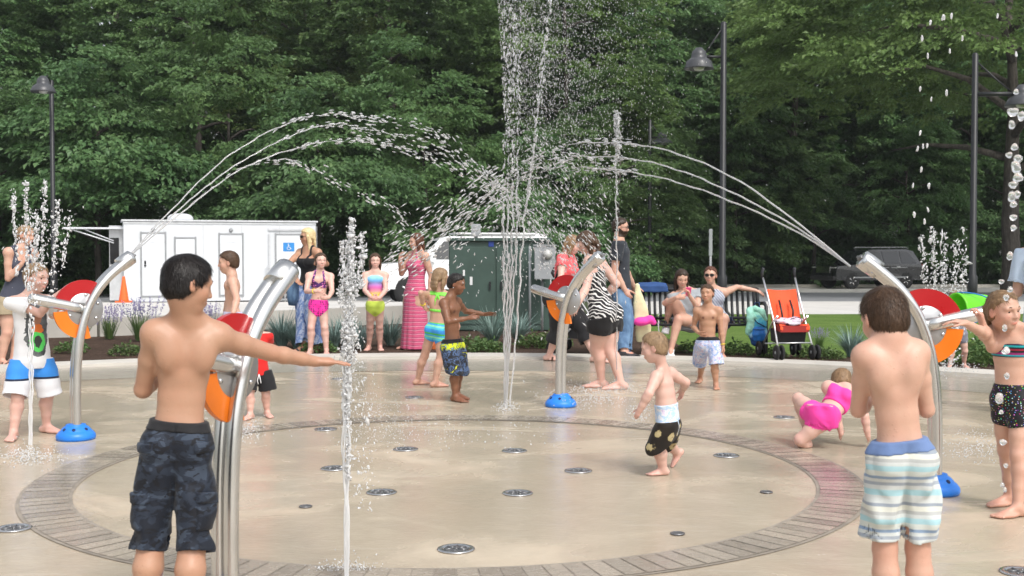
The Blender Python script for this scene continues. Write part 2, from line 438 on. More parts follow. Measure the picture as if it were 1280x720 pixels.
        for sg in (1, -1):
            hip = s.legs['L' if sg > 0 else 'R'][0]
            vol.u(EL(hip - s.hf*.030*h*w + s.hl*sg*.002*h - s.ax*.004*h, np.array([.050,.046,.052])*h*w, [s.hl, s.hf, s.ax]), .03)
            sh = s.arms['L' if sg > 0 else 'R'][0]
            vol.u(RC(s.neck + s.ax*.02*h + s.tl*sg*.015*h, sh + s.ax*.004*h, .024*h, .026*h), .035*h/1.3)
            if s.kind in ('child', 'm'):
                vol.u(EL(back(.80, sg*.040, .034), np.array([.036,.022,.030])*h, [s.tl, s.tf, s.ax]), .03)
                vol.u(EL(back(.78, sg*.046, -.030), np.array([.028,.021,.046])*h, [s.tl, s.tf, s.ax]), .045)
            if s.bust: vol.u(EL(back(.70, sg*.040*w, .042*w), np.array([.040,.036,.040])*h*s.bust, [s.tl, s.tf, s.ax]), .03)
        if s.kind == 'child':
            vol.sub(RC(back(.15, 0, -.070), back(.82, 0, -.072), .0155*h), .028)
        if s.belly: vol.u(EL(back(.28, 0, .045), np.array([.08,.06,.075])*h*s.belly, [s.tl, s.tf, s.ax]), .05)
        # legs
        s.legp = {}
        for sd_, (hip, kn, an, toe, flat) in s.legs.items():
            g = s.limb; d = nrm(kn - hip); d2 = nrm(an - kn); fw = nrm(toe - d2*np.dot(toe, d2)*1.0)
            kf = nrm((kn - (hip + an)/2) + .02*s.hf)
            ax1 = [hip + (kn-hip)*t for t in (0, .3, .65, 1)]; r1 = np.array([P['rT']*w, P['rT']*.95*w, (P['rT']*.45*w + P['rK']*.55), P['rK']])*h*g
            cb = -nrm(np.cross(nrm(np.cross(d2, toe) + 1e-6), d2)); cb = cb if np.dot(cb, toe) < 0 else -cb
            ax2 = [kn, kn + (an-kn)*.28 + cb*.010*h, kn + (an-kn)*.62 + cb*.004*h, an]; r2 = np.array([P['rK']*.97, P['rC'], P['rC']*.74, P['rA']])*h*g
            side = nrm(np.cross(d, fw)); s.legp[sd_] = (ax1, r1, ax2, r2)
            vol.u(LOFT(ax1, nrm(np.cross(d, V(.3,.9,.1))), r1, r1), .03 if h > 1 else .02)
            vol.u(LOFT(ax2, nrm(np.cross(d2, V(.3,.9,.1))), r2, r2*1.03), .012)
            vol.u(EL(kn + kf*.008*h, np.array([.026,.026,.03])*h*g), .02)
            # foot
            f = P['foot']*h; up = nrm(V(0,0,1) - toe*np.dot(V(0,0,1), toe)); lt = np.cross(up, toe)
            base = an - up*(P['ank']*h)
            vol.u(RC(base - toe*.18*f + up*.022*h, base - toe*.10*f + up*.026*h, .021*h, .022*h), .015)
            vol.u(RC(an, base - toe*.12*f + up*.024*h, .0205*h, .022*h), .012)
            vol.u(RC(an + toe*.04*f, base + toe*.48*f + up*.016*h, .020*h, .014*h), .018)
            vol.u(EL(base + toe*.36*f + up*.012*h, np.array([.40*f, .030*h, .015*h]), [toe, lt, up]), .015)
            sgn = 1 if sd_ == 'L' else -1
            for k, (o, l) in enumerate(((-.020, .80), (-.008, .81), (.004, .77), (.014, .72), (.022, .66))):
                r = (.0088 if k == 0 else .0062)*h
                vol.u(RC(base + toe*.58*f + lt*sgn*o*h + up*.011*h, base + toe*(l-.02)*f + lt*sgn*o*1.1*h + up*.0085*h, r, max(r*.95, .65*vx)), .006)
        s.Ftl = vol.F.copy()
        # arms
        for sd_, (sh, el, wr, hd, pn, curl, spread, th) in s.arms.items():
            g = s.limb; sg = 1 if sd_ == 'L' else -1
            vol.u(EL(sh + s.tl*sg*.003*h, np.array([.036,.034,.038])*h*(.5+.5*w)*g), .035)
            a1 = [sh, sh+(el-sh)*.45, el]; q1 = np.array([P['rU']*1.06, P['rU']*.98, P['rE']])*h*g
            a2 = [el, el+(wr-el)*.28, el+(wr-el)*.7, wr]; q2 = np.array([P['rE']*.98, P['rF'], P['rF']*.80, P['rW']])*h*g
            vol.u(LOFT(a1, nrm(np.cross(el-sh, V(.31,.9,.2))), q1, q1), .022)
            vol.u(LOFT(a2, nrm(np.cross(wr-el, pn)), q2*1.04, q2*.95), .014)
            s.hand(vol, sd_, wr, hd, pn, curl, spread, th)
        # neck and head
        vol.u(RC(s.neck + s.ax*.0*h, s.H(0, -.10, -.26), .034*h*(1.12 if s.kind == 'm' else .93), .235*hh), .03)
        H = s.H; fr = [s.fl, s.ff, s.fu]
        def hv(p, k=0): vol.u(p, k*hh)
        s.cran = EL(H(0,-.055,.125), np.array([.345,.425,.375])*hh, fr)
        hv(s.cran, .05)
        hv(EL(H(0,.10,-.14), np.array([.275,.275,.33])*hh, fr), .10)
        hv(EL(H(0,.20,-.385), np.array([.13,.12,.105])*hh, fr), .12)
        for sg in (1,-1):
            hv(EL(H(sg*.165,.20,-.13), np.array([.12,.12,.12])*hh, fr), .10)
            hv(RC(H(sg*.06,.345,.085), H(sg*.20,.30,.08), .045*hh), .08)
            vol.sub(EL(H(sg*.138,.405,.005), np.array([.085,.075,.05])*hh, fr), .06*hh)
            # ear
            e = [nrm(s.fl + sg*.35*s.ff*-1), nrm(s.ff + .2*s.fu), s.fu]
            hv(EL(H(sg*.350,-.045,-.045), np.array([.036,.085,.135])*hh, [nrm(s.fl*1 + s.ff*.35*sg), nrm(s.ff - s.fl*.35*sg), s.fu]), .03)
            vol.sub(EL(H(sg*.395,-.030,-.03), np.array([.030,.048,.085])*hh, [nrm(s.fl*1 + s.ff*.35*sg), nrm(s.ff - s.fl*.35*sg), s.fu]), .02*hh)
            hv(EL(H(sg*.045,.385,-.145), np.array([.038,.045,.034])*hh, fr), .03)
        hv(RC(H(0,.365,.02), H(0,.43,-.125), .032*hh, .046*hh), .05)
        hv(EL(H(0,.355,-.262), np.array([.095,.05,.024])*hh, fr), .03)
        hv(EL(H(0,.345,-.308), np.array([.080,.05,.026])*hh, fr), .03)
        vol.sub(RC(H(-.085,.395,-.285), H(.085,.395,-.285), .010*hh), .012*hh)
        X, Y, Z = vol.xyz()
        vol.F = np.maximum(vol.F, (-(Z - .001) if not s.shoefeet else -(Z - .001)).astype(np.float32) + 0*vol.F[:1,:1,:1])
        v, q = nets(vol); v = relax(v, q, 2, .4)
        c = np.ones((len(v), 3), np.float32)
        x, y, z = s.hc(v[:,0], v[:,1], v[:,2])
        lip = np.exp(-((x/.095)**4 + ((z+.285)/.040)**4)) * (y > .27); cheek = .45*np.exp(-(((np.abs(x)-.19)/.10)**2 + ((z+.13)/.10)**2))*(y > .1)
        ear = .35*np.exp(-(((np.abs(x)-.36)/.05)**4 + ((z+.04)/.16)**4))*(np.abs(y) < .2)
        u_, v_, t_ = s.tc(v[:,0], v[:,1], v[:,2])
        nip = np.exp(-(((np.abs(u_) - .045*h)/(.011*h))**4 + ((t_-.74)*s.tlen/(.011*h))**4))*(v_ > 0)*(v_ < .075*h) if s.nip else 0
        nav = np.exp(-((u_/(.008*h))**4 + ((t_-.20)*s.tlen/(.010*h))**4))*(v_ > 0)*(v_ < .07*h)
        red = lip + cheek + ear; dark = nip + .8*nav
        for l in s.legs.values():
            red = red + .30*np.exp(-(((v - l[1])**2).sum(1)/(.04*h)**2)); red = red + .35*np.exp(-(((v - (l[2]+l[3]*.08*h))**2).sum(1)/(.07*h)**2))
        for a in s.arms.values():
            red = red + .30*np.exp(-(((v - (a[2]+a[3]*.06*h))**2).sum(1)/(.05*h)**2)) + .25*np.exp(-(((v - a[1])**2).sum(1)/(.03*h)**2))
        c[:,0] = np.clip(red, 0, 1); c[:,1] = np.clip(dark, 0, 1); c[:,2] = 0
        s.body = mesh_np('body', v, q, s.skin, s.obj, cols=c)
        if np.dot(s.ff, nrm(CAMP - s.root - s.head)) > -.35: s.eyes()
    def hand(s, vol, sd_, wr, hd, pn, curl, spread, th):
        L = s.P['hand']*s.h; sg = 1 if sd_ == 'L' else -1
        side = np.cross(pn, hd) * sg           # toward the thumb
        side = nrm(side); mn = .78*vol.vox
        vol.u(EL(wr + hd*.27*L, np.array([.30*L, .205*L, max(.095*L, mn)]), [hd, side, pn]), .010)
        vol.u(RC(wr + hd*.03*L, wr + hd*.36*L, .105*L, .125*L), .012)
        for k, (o, l) in enumerate(((.155, .43), (.052, .49), (-.052, .45), (-.150, .36))):
            b = wr + hd*(.50 - .03*abs(k-1.2))*L + side*o*L; d = nrm(hd + side*(1.3-k)*spread); a = 0
            r = max(.052*L if k < 3 else .045*L, mn); b0 = b - d*.18*L
            vol.u(RC(b0, b, r), .008)
            for seg, (fr_, ca) in enumerate(((.45, .55), (.32, .95), (.25, .75))):
                a += curl*ca*(1 + .12*k); dd = d*math.cos(a) + pn*math.sin(a)
                e = b + dd*l*L*fr_; vol.u(RC(b, e, r*(1-.09*seg), max(r*(1-.09*(seg+1)), mn*.9)), .003); b = e
        b = wr + hd*.10*L + side*.12*L + pn*.03*L
        d1 = nrm(hd*.62 + side*.75*(1-th*.35) + pn*.30*th); m = b + d1*.26*L; d2 = nrm(d1 + hd*.5 + pn*.5*th); m2 = m + d2*.2*L; d3 = nrm(d2 + hd*.35 + pn*.3*th); e = m2 + d3*.15*L
        r = max(.062*L, mn)
        vol.u(RC(b, m, r*1.35, r), .012); vol.u(RC(m, m2, r, r*.95), .004); vol.u(RC(m2, e, r*.95, r*.85), .004)
    def eyes(s):
        for sg in (1, -1):
            c = s.H(sg*.138, .262, .002); bm = bmesh.new(); bmesh.ops.create_uvsphere(bm, u_segments=16, v_segments=12, radius=.070*s.hh)
            rot = Vector((0,0,1)).rotation_difference(Vector(nrm(s.ff + s.fl*sg*.1))).to_matrix()
            mi = []
            for f in bm.faces:
                z = f.calc_center_median().normalized().z; mi.append(2 if z > .955 else (1 if z > .80 else 0))
            bm.verts.index_update()
            vs = [rot @ v.co + Vector(c) for v in bm.verts]; m = MB(); fs = [[v.index for v in f.verts] for f in bm.faces]
            for f, i in zip(fs, mi): pass
            m.v = [tuple(v) for v in vs]; m.f = fs; m.m = mi; m.sm = [True]*len(fs); bm.free()
            e = m.build('eye', [M['eye_white'], M['iris'], M['pupil']], s.obj)
    # ---- garments ---------------------------------------------------------------
    def cloth(s, name, F, mat, relax_it=2, parent=None):
        v, q = nets(s.vol, F)
        if len(q) == 0: print('EMPTY cloth', name, s.label); return None
        v = relax(v, q, relax_it, .45); return mesh_np(name, v, q, mat, parent or s.obj)
    def skinfit(s, t=.005, arms=False):
        return (s.vol.F if arms else s.Ftl) - np.float32(t)
    def trunkgate(s, m=.035):
        """keep a close-fitting garment to the trunk: clear of the legs' lower part"""
        T = s.vol.like(); T.u(s.torso); return T.F - np.float32(m)
    def shorts(s, name, mat, waist=.12, frac=.95, ease=.016, flare=.02, wr=.35, seed=1, band=None, thick=.006, ret=False, hipease=.006, tilt=0, split=.005):
        """legs out to frac of the thigh (1 = knee, up to 2 = ankle)"""
        h = s.h; A = s.vol.like(); X, Y, Z = s.vol.xyz(); legsF = []
        disp = (wav(X, Y, Z, seed, 55/h**.5, 6)*.5 + wav(X, Y, Z*.35, seed+1, 95/h**.5, 6)*.5) * np.float32(.011*wr)
        for sd_, (ax1, r1, ax2, r2) in s.legp.items():
            sg = 1 if sd_ == 'L' else -1; of = s.hl*sg*(ease*.55 + flare*.35) if frac < 1.3 else s.hl*sg*ease*.3
            pts = [q + of for q in (ax1[0], ax1[1], ax1[2], ax1[3], ax2[1], ax2[2], ax2[3])]
            rr = list(r1) + [r2[1], r2[2], r2[3]]
            fr = [0, .3, .65, 1, 1.28, 1.62, 2.0]
            n = [i for i in range(7) if fr[i] < frac]
            i = n[-1]; k = (frac - fr[i])/(fr[i+1]-fr[i]) if i < 6 else 0
            end = pts[i] + (pts[i+1]-pts[i])*k if i < 6 else pts[6]; rend = rr[i] + (rr[min(i+1,6)]-rr[i])*k
            P_ = [pts[j] for j in n] + [end]; Rr = [rr[j] for j in n] + [rend]; Fr = [fr[j] for j in n] + [frac]
            d = nrm(P_[-1] - P_[-2]); P_ = P_ + [end + d*.05*h]; Rr = Rr + [rend]; Fr = Fr + [frac]
            Rr = np.array([max(r, Rr[0]*.5 if frac < 1.3 else 0) + ease + flare*f/max(frac, .1) for r, f in zip(Rr, Fr)])
            L = s.vol.like(); L.u(LOFT(P_, nrm(np.cross(d, V(.3,.9,.1))), Rr, Rr))
            near = L.F.copy()
            L.F = L.F + disp
            L.F = np.minimum(L.F, np.maximum(s.Ftl - np.float32(thick), near - .02))
            pl = (X-end[0])*d[0] + (Y-end[1])*d[1] + (Z-end[2])*d[2]
            cav = np.maximum(near + disp + np.float32(max(thick*1.5, s.vox*1.6)), -(pl + .04*h))
            cav = np.maximum(cav, -(s.Ftl - .0))
            legsF.append((np.maximum(L.F, pl), cav, pl))
        sp, sd, aa, bb = s.sec
        Pv = s.vol.like(); m = ts_ok = [i for i in range(len(sp)) if P_ is not None and i <= 3]
        Pv.u(LOFT(sp[:4], sd[:4], aa[:4] + hipease, bb[:4] + hipease))
        base = Pv.F + disp*.4
        fit = np.maximum(s.Ftl - np.float32(thick), s.trunkgate(.055))
        lowest = s.pel - s.ax*.105*h*1.0
        F = smin(base, fit, .01)
        for L, cav, pl in legsF: F = smin(F, L, .012)
        for L, cav, pl in legsF:
            F = np.maximum(F, -np.maximum(cav, 0*cav - 1))
        if frac > .6 and split:                      # the legs part below the crotch, with a seam up the seat
            d3 = (X-s.pel[0], Y-s.pel[1], Z-s.pel[2]); mid = (s.legs['L'][1] + s.legs['R'][1])/2 - s.pel; mu = nrm(mid)
            lat = np.abs(d3[0]*np.float32(s.hl[0]) + d3[1]*np.float32(s.hl[1]) - (d3[0]*np.float32(mu[0]) + d3[1]*np.float32(mu[1]) + d3[2]*np.float32(mu[2]))*np.float32(np.dot(mu, s.hl)))
            dn = d3[0]*np.float32(mu[0]) + d3[1]*np.float32(mu[1]) + d3[2]*np.float32(mu[2]); k = np.clip((dn - .075*h)/(.20*h), -.2, 1)
            under = np.maximum(s.Ftl - np.float32(max(.0045, s.vox*.9)), F + .001); F = np.minimum(smax(F, -(lat - np.float32(split)*h*k), .022), under)
        u, v, t = s.tc(X, Y, Z)
        top = (t - np.float32(waist) - np.float32(tilt)*v/h) * np.float32(s.tlen)
        G = np.maximum(F, top); s.lastG = G
        if band:
            bw = band[1]*h; bF = np.maximum(np.maximum(G - .0035, top - .002), -(top + bw))
            s.cloth(band[2] if len(band) > 2 else 'waistband', bF, band[0])
        o = s.cloth(name, G, mat, 2)
        return o
    def patch(s, name, mat, c, axes, half, t=.007, rnd=.006):
        X, Y, Z = s.vol.xyz(); d = (X-c[0], Y-c[1], Z-c[2]); B = None
        for w, hf in zip(axes, half):
            q = np.abs(d[0]*np.float32(w[0]) + d[1]*np.float32(w[1]) + d[2]*np.float32(w[2])) - np.float32(hf); B = q if B is None else smax(B, q, rnd)
        return s.cloth(name, smax(s.lastG - np.float32(t), B, rnd), mat, 1)
    def top(s, name, mat, lo=.15, hi=1.02, sleeve=.5, ease=.012, wr=.3, seed=3, neckr=.040, thick=.006, flare=0, armease=.010, neckdrop=.03):
        """t-shirt: trunk and sleeves"""
        h = s.h; X, Y, Z = s.vol.xyz(); sp, sd, aa, bb = s.sec
        disp = (wav(X, Y, Z, seed, 45, 6)*.6 + wav(X, Y, Z*.4, seed+1, 85, 5)*.4) * np.float32(.010*wr)
        T = s.vol.like()
        fl = np.array([max(0, .5 - t)*flare*2 for t in (q[0] for q in s.P['sec'])])
        T.u(LOFT(sp, sd, aa + ease + fl, bb + ease + fl))
        F = smin(T.F + disp, np.maximum(s.Ftl - np.float32(thick), T.F - .05), .012)
        u, v, t = s.tc(X, Y, Z); F = np.maximum(F, -(t - np.float32(lo)) * np.float32(s.tlen))
        if sleeve:
            for sd_, a in s.arms.items():
                sg = 1 if sd_ == 'L' else -1
                sh, el, wr_ = a[0], a[1], a[2]; d = nrm(el - sh); Lu = np.linalg.norm(el-sh)
                S_ = s.vol.like(); r = s.P['rU']*h*s.limb
                if sleeve <= 1: S_.u(LOFT([sh - d*.01, sh + d*Lu*sleeve, sh + d*(Lu*sleeve + .05)], nrm(np.cross(d, V(.3,.9,.1))), [r*1.25 + armease, r + armease*1.6, r + armease*1.7], [r*1.25 + armease, r + armease*1.6, r + armease*1.7]))
                else: S_.u(LOFT([sh, el, el + (wr_-el)*(sleeve-1)], nrm(np.cross(d, V(.3,.9,.1))), [r*1.25+armease, r+armease, r*.8+armease], [r*1.25+armease, r+armease, r*.8+armease]))
                SF = S_.F + disp
                if sleeve <= 1:
                    pl = (X-sh[0])*d[0] + (Y-sh[1])*d[1] + (Z-sh[2])*d[2] - np.float32(Lu*sleeve)
                    SF = np.maximum(SF, pl); cav = np.maximum(np.maximum(S_.F + .006, -(pl + .03)), -s.vol.F)
                    SF = np.maximum(SF, -cav)
                SF = np.maximum(SF, (s.hc(X, Y, Z)[2]*0 - 1))
                F = smin(F, SF, .018)
            sh_fit = np.maximum(s.Ftl - np.float32(thick), -(t - .80)*np.float32(s.tlen)); F = smin(F, sh_fit, .008)
        nk = s.neck + s.ax*.025*h + s.tf*.012*h
        N = s.vol.like(); N.u(EL(nk, np.array([neckr, neckr*1.05, neckdrop + .02])*h, [s.tl, s.tf, s.ax]))
        F = np.maximum(F, -N.F)
        F = np.maximum(F, (t - np.float32(hi)) * np.float32(s.tlen))
        return s.cloth(name, F, mat, 2)
    def fit(s, name, mat, region, t=.005, gate=.04):
        """close-fitting piece: the trunk's own surface inside a region(u/h, v/h, t)"""
        X, Y, Z = s.vol.xyz(); u, v, tt = s.tc(X, Y, Z); h = np.float32(s.h)
        F = np.maximum(s.skinfit(t), region(u/h, v/h, tt) * np.float32(s.tlen))
        if gate: F = np.maximum(F, s.trunkgate(gate))
        return s.cloth(name, F, mat, 1)
    def briefs(s, name, mat, hi=.10, low=-.30, rise=2.6, t=.005):
        X, Y, Z = s.vol.xyz(); d = (X-s.pel[0], Y-s.pel[1], Z-s.pel[2]); ax = nrm(s.spine[1]-s.spine[0]); dot = lambda w: d[0]*np.float32(w[0]) + d[1]*np.float32(w[1]) + d[2]*np.float32(w[2])
        z = dot(ax)/s.h; u = dot(s.hl)/s.h
        F = np.maximum(s.Ftl - np.float32(t), np.maximum(z - hi*.33, -(z - (low*.33 + rise*.33*np.maximum(np.abs(u)-.012, 0)))) * np.float32(s.h))
        return s.cloth(name, F, mat, 1)
    def skirt(s, name, mat, pts, rad, wr=.5, seed=5, lo=None):
        """hanging cloth round the legs from the hips, pts in world pixels handled by the caller (local points)"""
        X, Y, Z = s.vol.xyz(); K = s.vol.like(); K.u(LOFT(pts, s.hl, [r[0] for r in rad], [r[1] for r in rad]))
        ang = np.arctan2(Y - pts[-1][1], X - pts[-1][0]); low = np.clip((pts[0][2] - Z)/(pts[0][2]-pts[-1][2]), 0, 1)
        return K.F + (np.sin(ang*9 + seed + 2*np.sin(ang*2+seed))*.012*low*wr).astype(np.float32)
    # ---- hair ----------------------------------------------------------------
    def hair(s, mat, style='short', t=.045, length=.8, zl=None, seed=1, strands=0, rough=.010, color2=None, swing=0, parting=0, fr=None, side=.30, name='hair'):
        hh = s.hh; vol = s.vol; m = 1.6*hh
        lo = s.head - V(1,1,1)*.72*hh; hi = s.head + V(1,1,1)*.72*hh
        lo[2] -= length*hh if style != 'short' else 0
        hv = VOL(lo, hi, min(vol.vox, .0055)); X, Y, Z = hv.xyz(); x, y, z = s.hc(X, Y, Z)
        zl = zl or ([-.48,-.30,-.06,.06,.20,.30,.42], [-.33,-.27,-.06,.13,.22,.30,.33])
        line = np.interp(y.ravel() if y.size == y.shape[0]*y.shape[1]*y.shape[2] else y, zl[0], zl[1]).reshape(y.shape).astype(np.float32)
        g = z - line + .024*np.sin(x*23+seed) + .018*np.sin(y*41+x*17) + .014*np.sin(x*67+y*29)
        thick = np.float32(t)*np.clip(g/.07, -1.2, 1)
        C = s.cran.ev(X, Y, Z)/np.float32(hh)
        # skull as worn: blend of cranium and the head below it
        N2 = EL(s.H(0,-.10,-.05), np.array([.325,.36,.36])*hh, [s.fl, s.ff, s.fu]).ev(X, Y, Z)/np.float32(hh)
        C = smin(C, N2, .06)
        n = (np.sin(x*60+8*np.sin(z*5+seed)+y*9) * np.sin(y*38+5*np.sin(z*6)+x*14) * rough*1.3 + rough*wav(x, y, z*.7, seed, 22, 6))
        # clumps that run back and down
        F = (C - thick + n*(np.clip(g/.08, 0, 1)))*np.float32(hh)
        if style != 'short':
            LL = []
            bk = [s.H(0,-.22,.16), s.H(0,-.36,-.12), s.H(0,-.38,-.35)+V(0,0,0)]
            tip = s.H(0,-.36,-.35) - V(0,0,1)*(length-.35)*hh + s.fl*swing*hh
            bk += [(bk[-1]+tip)/2 - s.ff*.03*hh, tip]
            V_ = VOL.__new__(VOL); V_.vox, V_.lo, V_.n, V_.ax = hv.vox, hv.lo, hv.n, hv.ax; V_.F = np.full(hv.n, BIG, np.float32)
            if style == 'pony':
                V_.u(LOFT([s.H(0,-.42,.15), s.H(0,-.56,.02), s.H(0,-.55,-.3), tip - s.ff*.15*hh], s.fl, np.array([.05,.12,.13,.05])*hh, np.array([.05,.10,.10,.05])*hh))
            elif style == 'bun':
                V_.u(EL(s.H(0,-.50,.16), np.array([.15,.13,.15])*hh))
            else:
                V_.u(LOFT(bk, s.fl, np.array([.28,.33,side+.04,side+.02,side*.72])*hh, np.array([.16,.14,.11,.09,.05])*hh))
                for sg in (1,-1):
                    V_.u(LOFT([s.H(sg*.27,.10,.30), s.H(sg*.365,.03,.0), s.H(sg*.36,-.03,-.3), s.H(sg*.34,-.05,-.3) - V(0,0,1)*(length*.85-.3)*hh + s.fl*swing*hh], s.ff, np.array([.09,.12,.13,.07])*hh, np.array([.05,.06,.07,.05])*hh), .05*hh)
            grv = (np.sin(x*55 + 3*np.sin(z*4+seed) + y*30)*.5 + np.sin(x*31 - y*44 + 2*np.sin(z*7))*.5)*rough*1.6
            F = smin(F, V_.F + grv*np.float32(hh), .05*hh)
            if style in ('pony', 'bun'): pass
        v, q = nets(hv, F); v = relax(v, q, 1, .4)
        ob = mesh_np(name, v, q, mat, s.obj)
        if strands:
            rg = np.random.RandomState(seed); me = ob.data; nv = np.zeros(len(v)*3, np.float32); me.vertices.foreach_get('normal', nv); nv = nv.reshape(-1,3)
            pick = rg.choice(len(v), strands); VV = []; FF = []
            for i in pick:
                p, nn = v[i], nv[i]; xx, yy, zz = s.hc(*p)
                if np.dot(nn, p - s.head) < 0: continue
                crown = s.H(0,-.28,.46); away = (p - crown); fl = nrm(away - nn*np.dot(away, nn) + 1e-4) + rg.normal(size=3)*.28 - V(0,0,.25)
                fl = nrm(fl - nn*np.dot(fl, nn)); L = hh*rg.uniform(.07,.17)*(.6 + .4*min(1, (zz+.3)/.5)); wd = hh*.0042; sd = np.cross(fl, nn)
                b = len(VV); lift = rg.uniform(.03, .30)**1.0
                for k, (tt, ww) in enumerate(((0,1),(.5,.9),(1,.15))):
                    c = p - nn*.004*hh + fl*L*tt + nn*L*lift*tt*(1.5-tt) - V(0,0,1)*L*.12*tt*tt
                    VV += [c + sd*wd*ww, c - sd*wd*ww]
                FF += [(b,b+1,b+3,b+2), (b+2,b+3,b+5,b+4)]
            me0 = ob.data; ob.data = None if False else ob.data; bpy.data.objects.remove(ob); bpy.data.meshes.remove(me0)
            ob = mesh_np(name, np.concatenate([v, np.array(VV, np.float32)]), np.concatenate([q, np.array(FF) + len(v)]), mat, s.obj)
        return ob
    def brows(s, mat):
        m = MB()
        for sg in (1,-1):
            m.tube([s.H(sg*.07,.372,.105), s.H(sg*.14,.362,.128), s.H(sg*.22,.315,.10)], [.013*s.hh,.017*s.hh,.007*s.hh], 6)
        return m.build('eyebrows', mat, s.obj)
    def glasses(s, dark=True, mats=None, z=.0):
        m = MB()
        for sg in (1,-1):
            c = s.H(sg*.14,.40,z); pts = [c + (s.fl*math.cos(a)*.115 + s.fu*math.sin(a)*.085 - s.ff*abs(math.cos(a))*(.03 if math.cos(a)*sg > 0 else 0))*s.hh for a in np.linspace(0, 6.283, 15)[:-1]]
            m.tube(pts, .012*s.hh, 6, 0, closed=True)
            if dark: m.add([p + s.ff*.004*s.hh for p in pts], [tuple(range(14))], 1); m.add([p - s.ff*.008*s.hh for p in pts], [tuple(reversed(range(14)))], 1)
            m.tube([s.H(sg*.25,.36,z+.02), s.H(sg*.345,.12,z+.02), s.H(sg*.36,-.10,z-.01)], .011*s.hh, 6, 0)
        m.tube([s.H(-.04,.43,z+.02), s.H(.04,.43,z+.02)], .011*s.hh, 6, 0)
        return m.build('sunglasses' if dark else 'glasses', [M['black_plastic'], M['dark_lens']], s.obj)
    def sandal(s, side, mat, straps=(.25,.5), sole=.012, closed=False, name='sandal'):
        hip, kn, an, toe, flat = s.legs[side]; f = s.P['foot']*s.h; up = nrm(V(0,0,1) - toe*np.dot(V(0,0,1), toe)); lt = np.cross(up, toe); base = an - up*s.P['ank']*s.h; h = s.h
        X, Y, Z = s.vol.xyz(); d = (X-base[0], Y-base[1], Z-base[2]); dot = lambda w: d[0]*np.float32(w[0]) + d[1]*np.float32(w[1]) + d[2]*np.float32(w[2])
        a, b, c = dot(toe)/f, dot(lt)/h, dot(up)/h
        reg = np.maximum(c - (.050 if closed else .034), np.maximum(-(a+.4), a-.95))
        if not closed:
            st = np.minimum.reduce([np.abs(a - q) - .055 for q in straps]); reg = np.maximum(reg, np.minimum(st, c - .006))
        else: reg = np.maximum(reg, c - np.where(a > .12, .040 - .02*(a-.12), .052))
        near = np.maximum(np.abs(b) - .06, np.maximum(np.abs(a-.25) - .8, c - .1))
        F = np.maximum(np.maximum(s.Ftl - np.float32(.006), reg*np.float32(h)), near*np.float32(h))
        so = s.cloth(name, F, mat, 1); return so
# ------------------------------------------------------------------ people: materials
M = {}
def skin(name, base, red, rough=.42):
    t = NT(name); a = t.n('ShaderNodeAttribute', attribute_name='tint'); sp = t.sep(a.outputs['Vector']); o = t.obj()
    f = t.noise(9, 4, .6, o); f2 = t.noise(55, 3, .6, o)
    f3 = t.noise(3.5, 4, .65, o, .8); f4 = t.noise(120, 3, .7, o)
    c = t.mix(t.math('MULTIPLY_ADD', f, 1.3, -.35, clamp=True), base, tuple(b*.50 + r*.50 for b, r in zip(base, red)))
    c = t.mix(t.math('MULTIPLY', t.ramp(f3, [(.40,(0,0,0)),(.66,(1,1,1))]), .32), c, tuple(b*.80 for b in base))
    c = t.mix(t.math('MULTIPLY', f2, .30), c, tuple(b*.74 for b in base)); c = t.mix(t.math('MULTIPLY', t.ramp(f4, [(.60,(0,0,0)),(.72,(1,1,1))]), .22), c, tuple(b*.62 for b in red))
    c = t.mix(sp[0], c, red); c = t.mix(sp[1], c, tuple(b*.38 for b in red))
    vd = t.n('ShaderNodeTexVoronoi', i_Scale=62, i_Randomness=1.0); t.l(o, vd.inputs['Vector']); wet = t.math('MULTIPLY', t.ramp(vd.outputs['Distance'], [(.10,(1,1,1)),(.24,(0,0,0))]), t.ramp(t.noise(7, 3, .6, o), [(.46,(0,0,0)),(.58,(1,1,1))]))
    nm = t.bump(t.math('MULTIPLY_ADD', wet, .9, t.math('MULTIPLY', t.noise(190, 2, .5, o), .25)), .35, .0022)
    M[name] = t.pbr(c, t.math('MULTIPLY_ADD', wet, -.22, t.math('MULTIPLY_ADD', f3, .30, rough-.14)), 0, nm, .50, sss=.06, sss_r=(1,.35,.2), sss_s=.012); return M[name]
skin('skin_tan', (.47,.275,.180), (.46,.18,.115)); skin('skin_fair', (.60,.375,.275), (.62,.25,.19)); skin('skin_pale', (.68,.45,.37), (.70,.30,.25)); skin('skin_brown', (.225,.105,.056), (.24,.085,.055)); skin('skin_olive', (.47,.27,.17), (.50,.2,.14))
M['eye_white'] = simple('eye_white', (.72,.70,.68), .12, var=.03); M['iris'] = simple('iris', (.07,.04,.025), .1); M['pupil'] = simple('pupil', (.01,.01,.01), .1)
M['black_plastic'] = simple('black_plastic', (.015,.015,.017), .35); M['dark_lens'] = simple('dark_lens', (.02,.016,.016), .06)
def hairmat(name, c0, c1, rough=.38):
    t = NT(name); o = t.obj(); f = t.noise(26, 4, .65, t.scale(o, (2.2, 2.2, .5))); f2 = t.noise(140, 2, .6, t.scale(o, (2, 2, .35)))
    c = t.ramp(t.math('MULTIPLY_ADD', f2, .5, t.math('MULTIPLY', f, .55)), [(.33, c0), (.68, c1)])
    M[name] = t.pbr(c, rough, 0, t.bump(f2, .55, .004), .35); return M[name]
hairmat('hair_black', (.006,.005,.005), (.022,.017,.015), .3); hairmat('hair_dark', (.016,.010,.007), (.055,.034,.022)); hairmat('hair_brown', (.034,.019,.011), (.105,.060,.035))
